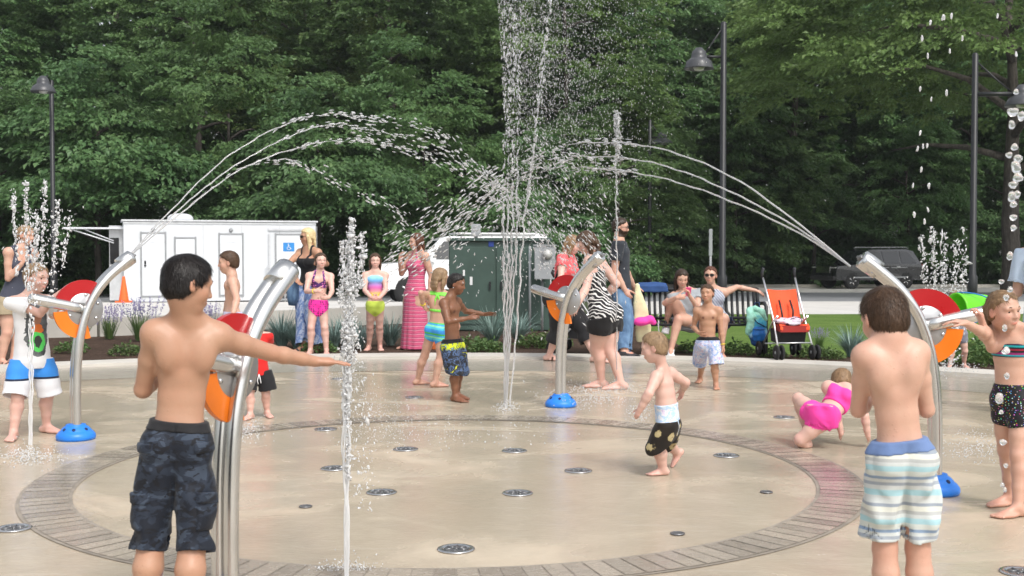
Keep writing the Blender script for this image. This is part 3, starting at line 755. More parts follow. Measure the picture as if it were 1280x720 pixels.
hairmat('hair_auburn', (.050,.020,.012), (.14,.055,.032)); hairmat('hair_light', (.13,.075,.038), (.33,.21,.115)); hairmat('hair_sandy', (.16,.10,.052), (.40,.27,.16)); hairmat('hair_blond', (.46,.33,.15), (.80,.65,.38))
def cloth(name, color, rough=.75, var=.10, weave=420, bump=.25, sheen=.1, wet=None):
    t = NT(name); o = t.obj(); f = t.noise(7, 4, .6, o)
    c = t.ramp(f, [(.3, tuple(k*(1-var) for k in color)), (.7, tuple(min(1, k*(1+var)) for k in color))])
    w = t.noise(weave, 2, .5, o); fd = t.noise(28, 3, .5, o)
    M[name] = t.pbr(c, rough, 0, t.bump(t.math('MULTIPLY_ADD', fd, 1.2, t.math('MULTIPLY', w, .4)), bump, .006), .3, sheen=sheen); return M[name]
def pattern(name, fn, rough=.72, bump=.25):
    t = NT(name); o = t.obj(); c = fn(t, o); fd = t.noise(28, 3, .5, o); w = t.noise(420, 2, .5, o)
    M[name] = t.pbr(c, rough, 0, t.bump(t.math('MULTIPLY_ADD', fd, 1.2, t.math('MULTIPLY', w, .4)), bump, .006), .3, sheen=.08); return M[name]
def bands(t, x, stops): return t.ramp(x, stops, 'CONSTANT')
def frac(t, x, k, off=0): return t.math('FRACT', t.math('MULTIPLY_ADD', x, k, off))
def camo(t, o):
    v = t.scale(o, (1, 1, 1.9))
    a = t.noise(11, 3, .55, v, .6); b = t.noise(16, 3, .5, t.scale(o, (1.3, 1.3, 2.4)), .9)
    c = bands(t, a, [(0,(.009,.012,.020)), (.46,(.018,.025,.040)), (.56,(.040,.054,.080))])
    return t.mix(t.ramp(b, [(.56,(0,0,0)),(.58,(1,1,1))]), c, (.008,.009,.013))
pattern('camo_cloth', camo, .7)
def board(t, o):
    p = t.sep(o); z = t.math('ADD', p[2], t.math('MULTIPLY', t.noise(5, 2, .5, o), .018)); x = frac(t, z, 5.4, .12)
    W=(.58,.61,.60); c = bands(t, x, [(0,W),(.08,(.34,.58,.64)),(.19,W),(.27,(.30,.34,.40)),(.335,W),(.40,(.20,.30,.46)),(.46,(.62,.66,.62)),(.56,(.36,.60,.66)),(.66,W),(.73,(.42,.43,.42)),(.79,(.66,.66,.58)),(.88,(.26,.30,.36)),(.94,W)])
    return t.mix(t.math('MULTIPLY', t.noise(120, 2, .6, t.scale(o, (1,1,6))), .28), c, (.52,.55,.55))
pattern('striped_cloth', board)
cloth('denim_band', (.13,.20,.38))
def zebra(t, o):
    n = t.noise(7, 2, .5, o); p = t.sep(o)
    a = t.math('SINE', t.math('ADD', t.math('MULTIPLY', p[2], 150), t.math('ADD', t.math('MULTIPLY', n, 26), t.math('MULTIPLY', t.math('ADD', p[0], p[1]), 60))))
    return t.ramp(a, [(.48,(.012,.012,.014)),(.54,(.74,.73,.72))])
pattern('zebra_cloth', zebra)
def maxi(t, o):
    p = t.sep(o); z = t.math('ADD', p[2], t.math('MULTIPLY', t.noise(6, 2, .5, o), .03)); x = frac(t, z, 19)
    c = bands(t, x, [(0,(.56,.075,.17)),(.42,(.70,.36,.44)),(.58,(.30,.035,.10)),(.80,(.62,.11,.22))])
    return t.mix(t.math('MULTIPLY', t.noise(70, 2, .6, o), .5), c, (.52,.12,.21))
pattern('maxi_cloth', maxi)
def rainbow(t, o):
    p = t.sep(o); z = t.math('ADD', p[2], t.math('MULTIPLY', t.noise(14, 2, .5, o), .02))
    x = t.math('MULTIPLY_ADD', z, 1/.30, -.72/.30)
    return t.ramp(x, [(.0,(.55,.70,.10)),(.22,(.80,.62,.12)),(.34,(.80,.30,.35)),(.50,(.72,.16,.50)),(.64,(.42,.26,.62)),(.80,(.16,.42,.75)),(1,(.30,.62,.78))])
pattern('rainbow_cloth', rainbow, .5)
def dots(base, dot, sc, r=.34):
    def f(t, o):
        v = t.n('ShaderNodeTexVoronoi', i_Scale=sc, i_Randomness=.25); t.l(o, v.inputs['Vector'])
        return t.mix(t.ramp(v.outputs['Distance'], [(r,(1,1,1)),(r+.05,(0,0,0))]), base, dot)
    return f
pattern('purple_dot_cloth', dots((.075,.025,.13), (.72,.20,.50), 36), .5); pattern('pink_dot_cloth', dots((.85,.035,.36), (.06,.015,.06), 34), .5)
def confetti(t, o):
    v = t.n('ShaderNodeTexVoronoi', i_Scale=85, i_Randomness=.8); t.l(o, v.inputs['Vector'])
    hs = t.n('ShaderNodeHueSaturation', i_Saturation=1.1, i_Value=.8); t.l(v.outputs['Color'], hs.inputs['Color'])
    return t.mix(t.ramp(v.outputs['Distance'], [(.22,(1,1,1)),(.28,(0,0,0))]), (.012,.011,.014), hs.outputs[0])
pattern('confetti_cloth', confetti, .55)
def topstripe(t, o):
    p = t.sep(o); x = frac(t, p[2], 9.5, .1)
    return bands(t, x, [(0,(.02,.02,.03)),(.10,(.45,.03,.07)),(.18,(.02,.02,.03)),(.26,(.02,.36,.40)),(.36,(.02,.02,.05)),(.45,(.42,.36,.07)),(.51,(.03,.05,.16)),(.62,(.40,.03,.12)),(.70,(.02,.02,.03)),(.80,(.02,.30,.36)),(.88,(.30,.03,.16))])
pattern('candy_stripe_cloth', topstripe, .6)
def floral(t, o):
    v = t.n('ShaderNodeTexVoronoi', i_Scale=14, i_Randomness=.8); t.l(o, v.inputs['Vector']); n = t.noise(60, 2, .5, o)
    k = t.math('ADD', v.outputs['Distance'], t.math('MULTIPLY', n, .35))
    return t.ramp(k, [(.30,(.22,.15,.05)),(.36,(.50,.42,.24)),(.56,(.42,.34,.17)),(.60,(.018,.013,.009)),(1,(.012,.009,.007))])
pattern('floral_cloth', floral)
def swimdiaper(t, o):
    return t.ramp(t.noise(24, 3, .6, o, .5), [(.38,(.72,.76,.82)),(.5,(.36,.55,.80)),(.6,(.80,.80,.82)),(.7,(.52,.36,.70))])
pattern('diaper_cloth', swimdiaper)
def bluefloral(t, o):
    return t.ramp(t.noise(22, 3, .6, o, 1.2), [(.30,(.22,.32,.62)),(.45,(.36,.46,.72)),(.52,(.66,.70,.80)),(.60,(.50,.36,.52)),(.68,(.30,.42,.74))])
pattern('blue_floral_cloth', bluefloral)
def surf(t, o):
    p = t.sep(o); z = p[2]; n = t.noise(13, 3, .6, o, 1.5); n2 = t.noise(17, 2, .6, o, 1)
    lo = t.ramp(n, [(.44,(.02,.022,.028)),(.50,(.10,.17,.34)),(.55,(.025,.027,.03)),(.64,(.02,.02,.025)),(.66,(.55,.58,.06))])
    hi = t.ramp(n2, [(.42,(.62,.68,.03)),(.52,(.50,.60,.03)),(.55,(.03,.03,.03)),(.62,(.30,.55,.70))])
    return t.mix(t.ramp(t.math('ADD', z, t.math('MULTIPLY', n, .10)), [(.515,(0,0,0)),(.535,(1,1,1))]), lo, hi)
pattern('surf_cloth', surf)
def aqua(t, o):
    p = t.sep(o); z = t.math('ADD', p[2], t.math('MULTIPLY', p[0], .15)); x = frac(t, z, 9, .2)
    return bands(t, x, [(0,(.08,.55,.10)),(.15,(.05,.30,.75)),(.50,(.08,.55,.70)),(.7,(.25,.75,.45)),(.85,(.06,.40,.78))])
pattern('aqua_cloth', aqua, .5)
cloth('lime_cloth', (.25,.80,.10), .5)
def whiteblue(t, o):
    p = t.sep(o); return bands(t, p[2], [(0,(.74,.74,.76)),(.415,(.02,.03,.06)),(.43,(.045,.26,.72)),(.565,(.76,.76,.78))])
pattern('white_blue_cloth', whiteblue)
def tyedye(t, o): return t.ramp(t.noise(17, 3, .6, t.scale(o,(1,1,.6)), .8), [(.35,(.09,.14,.34)),(.5,(.22,.32,.56)),(.60,(.55,.60,.70)),(.7,(.16,.23,.46))])
pattern('blue_print_cloth', tyedye)
for n_, c_ in (('black_cloth',(.014,.014,.016)),('coral_cloth',(.80,.115,.13)),('red_cloth',(.62,.020,.018)),('hot_pink_cloth',(.85,.060,.36)),('white_cloth',(.76,.76,.77)),('grey_cloth',(.30,.32,.34)),
               ('cream_cloth',(.74,.68,.42)),('sky_cloth',(.48,.58,.72)),('navy_cloth',(.03,.045,.10)),('lavender_cloth',(.50,.50,.64)),('charcoal_cloth',(.03,.035,.045)),('grey_print_cloth',(.20,.20,.24)),('tank_cloth',(.055,.06,.085)),('denim_cloth',(.075,.14,.25)),('khaki_cloth',(.33,.27,.18))):
    cloth(n_, c_)
def denim(t, o):
    return t.ramp(t.noise(9, 4, .6, t.scale(o,(1,1,.5))), [(.35,(.06,.12,.22)),(.65,(.16,.27,.42))])
pattern('denim_cloth', denim)
def halter(t, o):
    p = t.sep(o); x = frac(t, t.math('ADD', p[0], t.math('MULTIPLY', p[2], .8)), 28); return bands(t, x, [(0,(.045,.07,.16)),(.55,(.70,.72,.76))])
pattern('halter_cloth', halter)
M['wristband'] = simple('wristband', (.80,.62,.05), .5); M['sandal_brown'] = simple('sandal_brown', (.07,.035,.02), .6); M['shoe_white'] = simple('shoe_white', (.72,.72,.72), .6); M['shoe_dark'] = simple('shoe_dark', (.03,.03,.035), .6)
M['lace_white'] = simple('lace_white', (.7,.7,.7), .7)
def wristband(p, side, mat='wristband'):
    sh, el, wr = p.arms[side][:3]; d = nrm(wr - el); c = wr - d*.02*p.h; r = p.P['rW']*p.h*1.22*p.limb; u = nrm(np.cross(d, V(.2,.9,.3))); w = np.cross(d, u); m = MB()
    m.tube([c + (u*math.cos(a) + w*math.sin(a))*r for a in np.linspace(0, 6.283, 17)[:-1]], .006*p.h/1.2, 6, closed=True); return m.build('wristband', M[mat], p.obj)
def dress(p, name, mat, pts, rad, hi, straps=None, t=.007, wr=.5, seed=2, neckline=.83):
    X, Y, Z = p.vol.xyz(); sp, sd, aa, bb = p.sec; T = p.vol.like(); T.u(LOFT(sp, sd, aa + .012, bb + .012))
    F = smin(T.F, np.maximum(p.Ftl - np.float32(t), T.F - .05), .012)
    u, v, tt = p.tc(X, Y, Z); h = p.h
    F = np.maximum(F, (tt - np.float32(hi)) * np.float32(p.tlen)); F = np.maximum(F, -(tt + .0)*np.float32(p.tlen))
    F = smin(F, p.skirt('s', mat, pts, rad, wr, seed), .03)
    low = pts[-1][2]; F = np.maximum(F, low + .01 - Z)
    if straps is not None:
        st = np.maximum(np.maximum(p.Ftl - np.float32(.006), np.abs(np.abs(u/h) - (straps - .035*np.clip((tt-.8)*4, 0, 1))) * np.float32(h) - .016), -(tt - .8)*np.float32(p.tlen)); F = np.minimum(F, np.maximum(st, p.trunkgate(.06)))
    return p.cloth(name, F, mat, 2)
ONLY = globals().get('ONLY_PEOPLE')
def want(k): return ONLY is None or k in ONLY
PEOPLE = {}
def boy_camo():
    p = Person('shirtless dark-haired boy in dark camouflage shorts stretching one arm into the slim jet', 1.345, .192, 'child', 4.0, (222,554), (235,406,.0), (236,355,-.035), yaw=197, fyaw=126, hyaw=186, fpitch=14, froll=-3, sroll=2,
        armR=dict(e=(338,441,1), w=(394,452,1), hd=(.93,.35,-.05), pn=(0,0,-1), curl=.12, spread=.12, thumb=.2), armL=dict(e=(179,487,1), w=(203,462,1), curl=.8, hd=(.75,.6,.3), pn=(.3,.5,-.8)),
        legL=dict(g=(176,812), toe=195), legR=dict(g=(240,818), toe=170), skin=M['skin_tan'], vox=.0048, wid=.84, swk=.84, bow=-.012)
    p.hair(M['hair_black'], t=.030, strands=9000, seed=3, rough=.005, zl=([-.48,-.36,-.22,-.06,.02,.10,.20,.30,.42], [-.30,-.34,-.36,-.16,.02,-.03,.16,.30,.34])); p.brows(M['hair_black'])
    p.shorts('shorts', M['camo_cloth'], waist=.19, frac=1.10, ease=.008, flare=.005, wr=2.8, seed=4, band=(M['black_cloth'], .022), hipease=.010)
    for sd in ('L', 'R'):                                  # flapped cargo pockets
        hip, kn = p.legs[sd][:2]; sg = 1 if sd == 'L' else -1; dz = nrm(hip-kn); o = nrm(p.hl*sg - p.hf*.55); tx = nrm(np.cross(dz, o)); c = hip + (kn-hip)*.68 + o*.09
        p.patch('cargo_pocket', M['camo_cloth'], c, (tx, o, dz), (.042,.06,.058), .009); p.patch('pocket_flap', M['camo_cloth'], c + dz*.050, (tx, o, dz), (.045,.06,.019), .014)
        o2 = nrm(-p.hf + p.hl*sg*.35); c2 = p.pel + p.hl*sg*.060*p.h + o2*.09 - V(0,0,.005); tx = nrm(np.cross(V(0,0,1), o2))
        p.patch('pocket_flap', M['camo_cloth'], c2, (tx, o2, V(0,0,1)), (.042,.05,.018), .007)
    return p
def boy_striped():
    p = Person('shirtless brown-haired boy with his back turned, in pale striped board shorts', 1.26, .203, 'child', 3.9, (1127,573), (1112,431,0), (1105,397,.045), yaw=182, fyaw=192, hyaw=178, fpitch=20, froll=-2,
        armL=dict(e=(1073,512,1), w=(1092,494,1), hd=(.3,.75,.6), curl=.7), armR=dict(e=(1158,512,1), w=(1143,496,1), hd=(-.3,.75,.6), curl=.7),
        legL=dict(g=(1103,806), toe=185), legR=dict(g=(1150,806), toe=172), skin=M['skin_fair'], vox=.0048, wid=.80, swk=.76, limb=.95)
    p.hair(M['hair_brown'], t=.018, strands=9000, seed=8, rough=.005, zl=([-.48,-.40,-.30,-.12,-.06,.06,.20,.30,.42], [-.40,-.42,-.36,-.20,-.06,.10,.22,.30,.33])); 
    p.shorts('shorts', M['striped_cloth'], waist=.17, frac=.88, ease=.010, flare=.012, wr=2.6, seed=9, band=(M['denim_band'], .030), hipease=.012)
    return p
def girl_right():
    p = Person('girl in a striped bikini top and black dotted shorts gripping the cannon handle', 1.18, .20, 'child', 6.05, (1263,500), (1262,410,0), (1255,388,-.05), yaw=-38, fyaw=22, hyaw=-50, fpitch=4, froll=4,
        armR=dict(e=(1231,417,-1), w=(1207,404,-1), hd=(-.95,.1,.12), pn=(0,0,-1), curl=.35, spread=.10), armL=dict(e=(1236,436,1), w=(1228,404,-1), hd=(-.3,-.2,.9), pn=(-.8,.1,-.2), curl=.9),
        legL=dict(g=(1272,646), toe=-72), legR=dict(g=(1262,632), toe=-75), skin=M['skin_fair'], vox=.005, wid=.92)
    p.hair(M['hair_light'], 'pony', t=.028, length=.9, seed=12, strands=2500, zl=([-.48,-.30,-.06,.06,.20,.30,.42], [-.36,-.34,-.10,.10,.24,.34,.38])); p.brows(M['hair_brown'])
    p.fit('bikini_top', M['candy_stripe_cloth'], lambda u, v, t: np.maximum(.61 - t, t - np.where(v > 0, .80 - .8*np.maximum(np.abs(u)-.05, 0), .70)), .006)
    p.briefs('swim_shorts', M['confetti_cloth'], hi=.22, low=-.36, rise=.55, t=.006)
    return p
def toddler():
    p = Person('wet-haired toddler in brown floral trunks running across the paved circle', .875, .178, 'tod', 7.0, (835,532), (829,464,0), (817,434,-.02), yaw=-125, fyaw=-105, hyaw=-112, fpitch=14, wid=.88,
        armL=dict(e=(811,492,-1), w=(800,512,1), curl=.5), armR=dict(e=(857,478,1), w=(853,487,1), hd=(-.1,.3,-.8), curl=.5),
        legL=dict(g=(829,594), toe=-80, kyaw=-80, ext=.95), legR=dict(g=(846,584), toe=-80, lift=.055, kyaw=-70, ext=.9, td=(-.6,-.1,-.75)), skin=M['skin_pale'], vox=.0052)
    p.hair(M['hair_sandy'], t=.030, seed=14, strands=2200, rough=.009, zl=([-.48,-.30,-.06,.06,.20,.30,.42], [-.36,-.36,-.08,.13,.26,.34,.38]))
    p.briefs('swim_diaper', M['diaper_cloth'], hi=.46, low=-.36, rise=.3, t=.007)
    p.shorts('shorts', M['floral_cloth'], waist=.10, frac=1.02, ease=.012, flare=.016, wr=.6, seed=6, hipease=.009)
    return p
def girl_crouch():
    p = Person('small girl in a hot pink two-piece crouching on hands and feet', 1.02, .185, 'child', 7.95, (1028,519), (1057,486,.18), (1052,478,.30), yaw=-190, fyaw=170, hyaw=-198, fpitch=40, wid=1.08, limb=1.2, bow=-.05,
        legL=dict(k=(998,499,1), a=(1009,540,-1), td=(-.3,-.6,-.5), toe=-140), legR=dict(k=(1000,550,-1), a=(1017,570,1), td=(-.9,-.3,-.28), toe=-110),
        armL=dict(e=(1046,515,1), w=(1052,545,1), curl=.2, hd=(.1,.6,-.3)), armR=dict(e=(1081,520,-1), w=(1085,545,1), curl=.2, hd=(.3,.6,-.4)), skin=M['skin_pale'], vox=.006)
    p.hair(M['hair_light'], 'short', t=.045, seed=15, strands=900)
    p.fit('swim_top', M['hot_pink_cloth'], lambda u, v, t: np.maximum(.50 - t, t - np.where(v > 0, .88, .86)), .008, gate=.06)
    p.shorts('swim_bottom', M['hot_pink_cloth'], waist=.24, frac=.30, ease=.010, flare=.004, wr=.6, seed=22, hipease=.008)
    return p
def boy_blue():
    p = Person('laughing shirtless boy in light blue flowered board shorts in front of the bench', 1.06, .172, 'child', 11.4, (885,430), (885,385,0), (884,367,-.02), yaw=-10, fyaw=-28, fpitch=-4, froll=6, wid=.95,
        armR=dict(e=(867,409,1), w=(873,416,-1), hd=(.6,-.3,-.3), curl=.8), armL=dict(e=(902,416,1), w=(905,443,-1), curl=.4),
        legL=dict(g=(895,486), toe=-5), legR=dict(g=(875,478), toe=-25), nip=True, skin=M['skin_olive'], vox=.006)
    p.hair(M['hair_brown'], t=.045, seed=17, strands=600); p.brows(M['hair_brown']); wristband(p, 'L')
    p.shorts('shorts', M['blue_floral_cloth'], waist=.20, frac=.98, ease=.018, flare=.022, wr=.7, seed=10, band=(M['black_cloth'], .03), hipease=.010)
    return p
def woman_phone():
    p = Person('dark-haired woman in grey on the bench, one knee drawn up, holding a pink phone', 1.62, .222, 'f', 15.0, (864,402), (857,364,.02), (852,348,-.06), yaw=14, fyaw=8, fpitch=20, wid=1.0,
        legR=dict(k=(840,372,-1), a=(833,404,1), td=(-.2,-.9,-.35), toe=-10), legL=dict(k=(848,399,-1), a=(838,440,1), td=(-.1,-.95,-.25), toe=-8),
        armR=dict(e=(831,379,-1), w=(846,372,-1), curl=.9, hd=(.9,-.2,.1)), armL=dict(e=(872,384,-1), w=(862,370,-1), curl=1.0, hd=(-.3,-.3,.8)), skin=M['skin_fair'], vox=.007)
    p.hair(M['hair_dark'], 'long', t=.05, length=1.15, seed=18); p.brows(M['hair_dark'])
    p.top('top', M['grey_cloth'], lo=-.12, sleeve=.5, ease=.016, seed=8)
    p.shorts('shorts', M['grey_cloth'], waist=.25, frac=.42, ease=.018, flare=.01, seed=3); p.sandal('L', M['shoe_white'], closed=True, name='shoe'); p.sandal('R', M['shoe_white'], closed=True, name='shoe')
    m = MB(); hd = p.arms['L'][2] + p.arms['L'][3]*.06; m.box(hd, (.07,.012,.13), rot=Matrix.Rotation(.5, 3, 'X'), bev=.005)
    ph = m.build('phone', simple('phone_case', (.75,.08,.25), .4), loc=tuple(p.root)); tag(ph, 'pink phone in the hands of the woman in grey on the bench', 'phone')
    return p
def woman_shades():
    p = Person('woman in sunglasses and a striped halter top, arm stretched along the bench back', 1.64, .222, 'f', 15.15, (893,402), (890,362,.05), (888,344,.0), yaw=8, fyaw=-18, fpitch=-2, wid=1.02,
        legR=dict(k=(880,398,-1), a=(879,440,1), td=(-.1,-.95,-.25), toe=0), legL=dict(k=(905,398,-1), a=(901,440,1), td=(.1,-.95,-.25), toe=5),
        armL=dict(e=(921,359,1), w=(944,363,1), hd=(.9,.1,-.3), pn=(0,0,-1), curl=.5), armR=dict(e=(870,384,1), w=(872,398,-1), curl=.4), skin=M['skin_fair'], vox=.007, bust=1)
    p.hair(M['hair_auburn'], 'pony', t=.04, length=.5, seed=19); p.glasses()
    p.fit('halter_top', M['halter_cloth'], lambda u, v, t: np.maximum(-.05 - t, t - np.where(v > 0, 1.0 - 2.6*np.maximum(np.abs(u)-.03, 0), .66)), .007, gate=.06)
    p.shorts('shorts', M['navy_cloth'], waist=.12, frac=.5, ease=.018, flare=.01, seed=5)
    return p
def man():
    p = Person('bearded man in glasses, black t-shirt and jeans standing behind the women', 1.80, .235, 'm', 15.0, (776,364), (774,302,0), (776,284,0), yaw=80, fyaw=78, fpitch=6, wid=.92,
        armR=dict(e=(768,338,-1), w=(781,362,-1), curl=.8), armL=dict(e=(781,336,1), w=(792,358,1), curl=.8),
        legL=dict(g=(780,448), toe=75), legR=dict(g=(782,447), toe=55), skin=M['skin_fair'], vox=.0075)
    p.hair(M['hair_dark'], t=.035, seed=20); p.brows(M['hair_dark']); p.glasses(False)
    X, Y, Z = p.vol.xyz(); x, y, z = p.hc(X, Y, Z)
    zt = np.interp(y, [-.06,.08,.22,.30], [.0,-.13,-.20,-.19]).astype(np.float32); mouth = .03*(1 - (x/.085)**2 - ((z+.285)/.032)**2)
    rg = np.maximum.reduce([z - zt, -.06 - y, -.52 - z, np.where(y > .25, mouth, -1)])
    p.cloth('beard', np.maximum(np.maximum(p.vol.F - np.float32(.006), rg*np.float32(p.hh)), (np.abs(x) - .42)*np.float32(p.hh)), M['hair_dark'])
    p.top('shirt', M['charcoal_cloth'], lo=-.10, sleeve=.62, ease=.022, seed=12, flare=.01); p.shorts('jeans', M['denim_cloth'], waist=.06, frac=1.94, ease=.018, flare=.02, wr=.9, seed=13); p.sandal('L', M['shoe_dark'], closed=True, name='shoe'); p.sandal('R', M['shoe_dark'], closed=True, name='shoe')
    return p
def woman_coral():
    p = Person('woman in a coral pink shirt and black cropped trousers standing beside the bending woman', 1.60, .218, 'f', 14.2, (705,383), (708,319,0), (716,306,-.05), yaw=70, fyaw=80, fpitch=22, wid=1.15, limb=1.02, bust=1.1,
        armR=dict(e=(701,348,-1), w=(714,372,-1), curl=.6), armL=dict(e=(722,350,1), w=(736,352,-1), curl=.6),
        legR=dict(g=(686,451), toe=70), legL=dict(g=(744,453), toe=60), skin=M['skin_pale'], vox=.007)
    p.hair(M['hair_light'], 'long', t=.055, length=.85, seed=21)
    p.top('shirt', M['coral_cloth'], lo=-.12, sleeve=.45, ease=.022, seed=15, flare=.03, wr=.6); p.shorts('trousers', M['black_cloth'], waist=.12, frac=1.42, ease=.030, flare=.020, wr=.8, seed=16); p.sandal('R', M['sandal_brown']); p.sandal('L', M['sandal_brown'])
    return p
def woman_zebra():
    p = Person('barefoot woman in a zebra print top and black shorts leaning forward over the centre cannon', 1.60, .218, 'f', 11.35, (757,393), (742,321,.0), (733,304,-.05), yaw=-110, fyaw=-88, hyaw=-120, fpitch=30, wid=1.03, limb=1.08, bow=-.03, bust=1.0,
        armL=dict(e=(733,359,-1), w=(722,380,-1), curl=.7), armR=dict(e=(772,357,1), w=(752,376,1), curl=.6),
        legL=dict(g=(752,485), toe=-95, kyaw=-110), legR=dict(g=(776,487), toe=-85, kyaw=-110), skin=M['skin_pale'], vox=.007, sdrop=.025)
    p.hair(M['hair_brown'], 'long', t=.05, length=.75, seed=23, strands=900)
    p.fit('tank_top', M['zebra_cloth'], lambda u, v, t: np.maximum(-.14 - t, np.minimum(t - np.where(v > 0, .84, .74), np.maximum(np.abs(np.abs(u) - .055) - .010, t - 1.2))), .013, gate=.07)
    p.shorts('shorts', M['black_cloth'], waist=-.02, frac=.50, ease=.016, flare=.010, wr=.8, seed=17)
    return p
def boy_brown():
    p = Person('boy in black and yellow surf shorts holding both hands towards the tall jet', 1.165, .182, 'child', 10.45, (566,433), (563,374,0), (571,355,.0), yaw=62, fyaw=78, hyaw=55, fpitch=12, wid=.95,
        armR=dict(e=(560,402,-1), w=(589,397,1), hd=(.9,-.1,.15), curl=.35, pn=(.1,.7,-.6)), armL=dict(e=(582,389,1), w=(606,393,-1), hd=(.95,0,.05), curl=.2, spread=.18, pn=(.1,-.6,-.7)),
        legL=dict(g=(571,499), toe=60), legR=dict(g=(569,502), toe=48), nip=True, skin=M['skin_brown'], vox=.006)
    p.hair(M['hair_black'], t=.035, seed=24, rough=.014); p.brows(M['hair_black'])
    p.shorts('shorts', M['surf_cloth'], waist=.16, frac=1.02, ease=.018, flare=.018, wr=.6, seed=19, band=(M['black_cloth'], .03), hipease=.010)
    return p
def girl_lime():
    p = Person('blond girl in a lime halter top and aqua bikini bottom seen from behind', 1.19, .182, 'child', 11.55, (545,412), (549,366,0), (551,347,0), yaw=165, fyaw=125, hyaw=150, fpitch=8, wid=.90,
        armL=dict(e=(526,366,-1), w=(529,382,1), hd=(.3,.4,-.4), curl=.6), armR=dict(e=(566,388,1), w=(572,404,1), curl=.5),
        legL=dict(g=(522,481), toe=120, kyaw=130), legR=dict(g=(544,484), toe=110, kyaw=130), skin=M['skin_fair'], vox=.006)
    p.hair(M['hair_sandy'], 'long', t=.05, length=.75, seed=25, strands=600); wristband(p, 'L')
    p.fit('halter_top', M['lime_cloth'], lambda u, v, t: np.where(v > 0, np.maximum(.58 - t, t - .92 + 2.2*np.maximum(np.abs(u)-.03, 0)), np.minimum(np.abs(t - .52) - .035, np.maximum(np.abs(t - .98) - .05, -1 + 0*u))), .007)
    m = MB(); b = p.neck - p.tf*.045
    for s_, l in ((-1,.10),(1,.13),(-.4,.07),(.5,.08)): m.tube([b, b - p.tf*.018 + p.tl*s_*.02 - V(0,0,l*.5), b - p.tf*.012 + p.tl*s_*.026 - V(0,0,l)], [.006,.008,.005], 6)
    m.build('neck_tie', M['lime_cloth'], p.obj)
    p.briefs('bikini_bottom', M['aqua_cloth'], hi=.18, low=-.36, rise=1.7, t=.006)
    return p
def woman_dress():
    p = Person('auburn-haired woman in a long pink striped sundress with hand raised to her chin', 1.62, .218, 'f', 15.85, (519,369), (523,316,0), (520,302,0), yaw=-48, fyaw=-65, fpitch=4, wid=1.0, bust=1.0,
        armR=dict(e=(502,342,-1), w=(500,325,-1), hd=(.2,-.1,.95), curl=.8), armL=dict(e=(539,345,1), w=(537,368,-1), curl=.4),
        legL=dict(g=(521,437), toe=-45), legR=dict(g=(511,436), toe=-60), skin=M['skin_fair'], vox=.0075)
    p.hair(M['hair_auburn'], 'long', t=.05, length=1.05, seed=26)
    h = p.h; c = p.pel; dn = V(0,0,-1)
    dress(p, 'dress', M['maxi_cloth'], [c + V(0,0,.10), c + dn*.06, c + dn*.45, c + dn*.735], [(.130,.115),(.165,.145),(.19,.17),(.215,.19)], .84, .052, seed=4)
    p.sandal('L', M['sandal_brown']); p.sandal('R', M['sandal_brown']); return p
def girl_rainbow():
    p = Person('girl in a rainbow striped swimsuit top standing behind the bubbling jet', 1.33, .196, 'child', 15.5, (469,381), (469,341,0), (469,326,0), yaw=8, fyaw=10, fpitch=2, wid=.95,
        armR=dict(e=(456,363,-1), w=(465,373,-1), hd=(.7,-.5,0), curl=.5), armL=dict(e=(482,363,-1), w=(474,373,-1), hd=(-.7,-.5,0), curl=.5),
        legL=dict(g=(475,438), toe=15), legR=dict(g=(461,438), toe=-10), skin=M['skin_pale'], vox=.0065)
    p.hair(M['hair_brown'], 'long', t=.04, length=.8, seed=27); p.brows(M['hair_brown'])
    p.fit('swim_top', M['rainbow_cloth'], lambda u, v, t: np.maximum(.22 - t, t - np.where(v > 0, .93 - 1.5*np.maximum(np.abs(u)-.035, 0), .72)), .008, gate=.06)
    p.briefs('swim_bottom', M['rainbow_cloth'], hi=.12, low=-.36, rise=2.6, t=.006); return p
def girl_dots():
    p = Person('girl in a purple and hot pink polka-dot bikini standing in front of the blond woman', 1.38, .20, 'child', 15.2, (398,380), (400,342,0), (401,326,-.03), yaw=6, fyaw=24, fpitch=0, wid=.95,
        armR=dict(e=(383,364,-1), w=(394,364,-1), hd=(.95,-.2,.05), curl=.4), armL=dict(e=(415,364,-1), w=(411,372,-1), hd=(-.7,-.5,-.1), curl=.6),
        legL=dict(g=(408,443), toe=10), legR=dict(g=(388,443), toe=-8), skin=M['skin_pale'], vox=.0065)
    p.hair(M['hair_brown'], 'pony', t=.045, length=.6, seed=28, zl=([-.48,-.30,-.12,.02,.10,.30,.42], [-.36,-.34,-.28,-.20,.16,.33,.37])); p.brows(M['hair_brown']); wristband(p, 'R')
    p.fit('bikini_top', M['purple_dot_cloth'], lambda u, v, t: np.minimum(np.maximum(.54 - t, t - np.where(v > 0, .68 + 2.2*np.abs(u) - 12*np.maximum(np.abs(u)-.05, 0), .64)), np.maximum(np.abs(np.abs(u) - .058 + .05*(t-.7)*1.2) - .010, np.maximum(.64 - t, t - 1.2))), .007)
    p.briefs('bikini_bottom', M['pink_dot_cloth'], hi=.13, low=-.36, rise=2.8, t=.006); return p
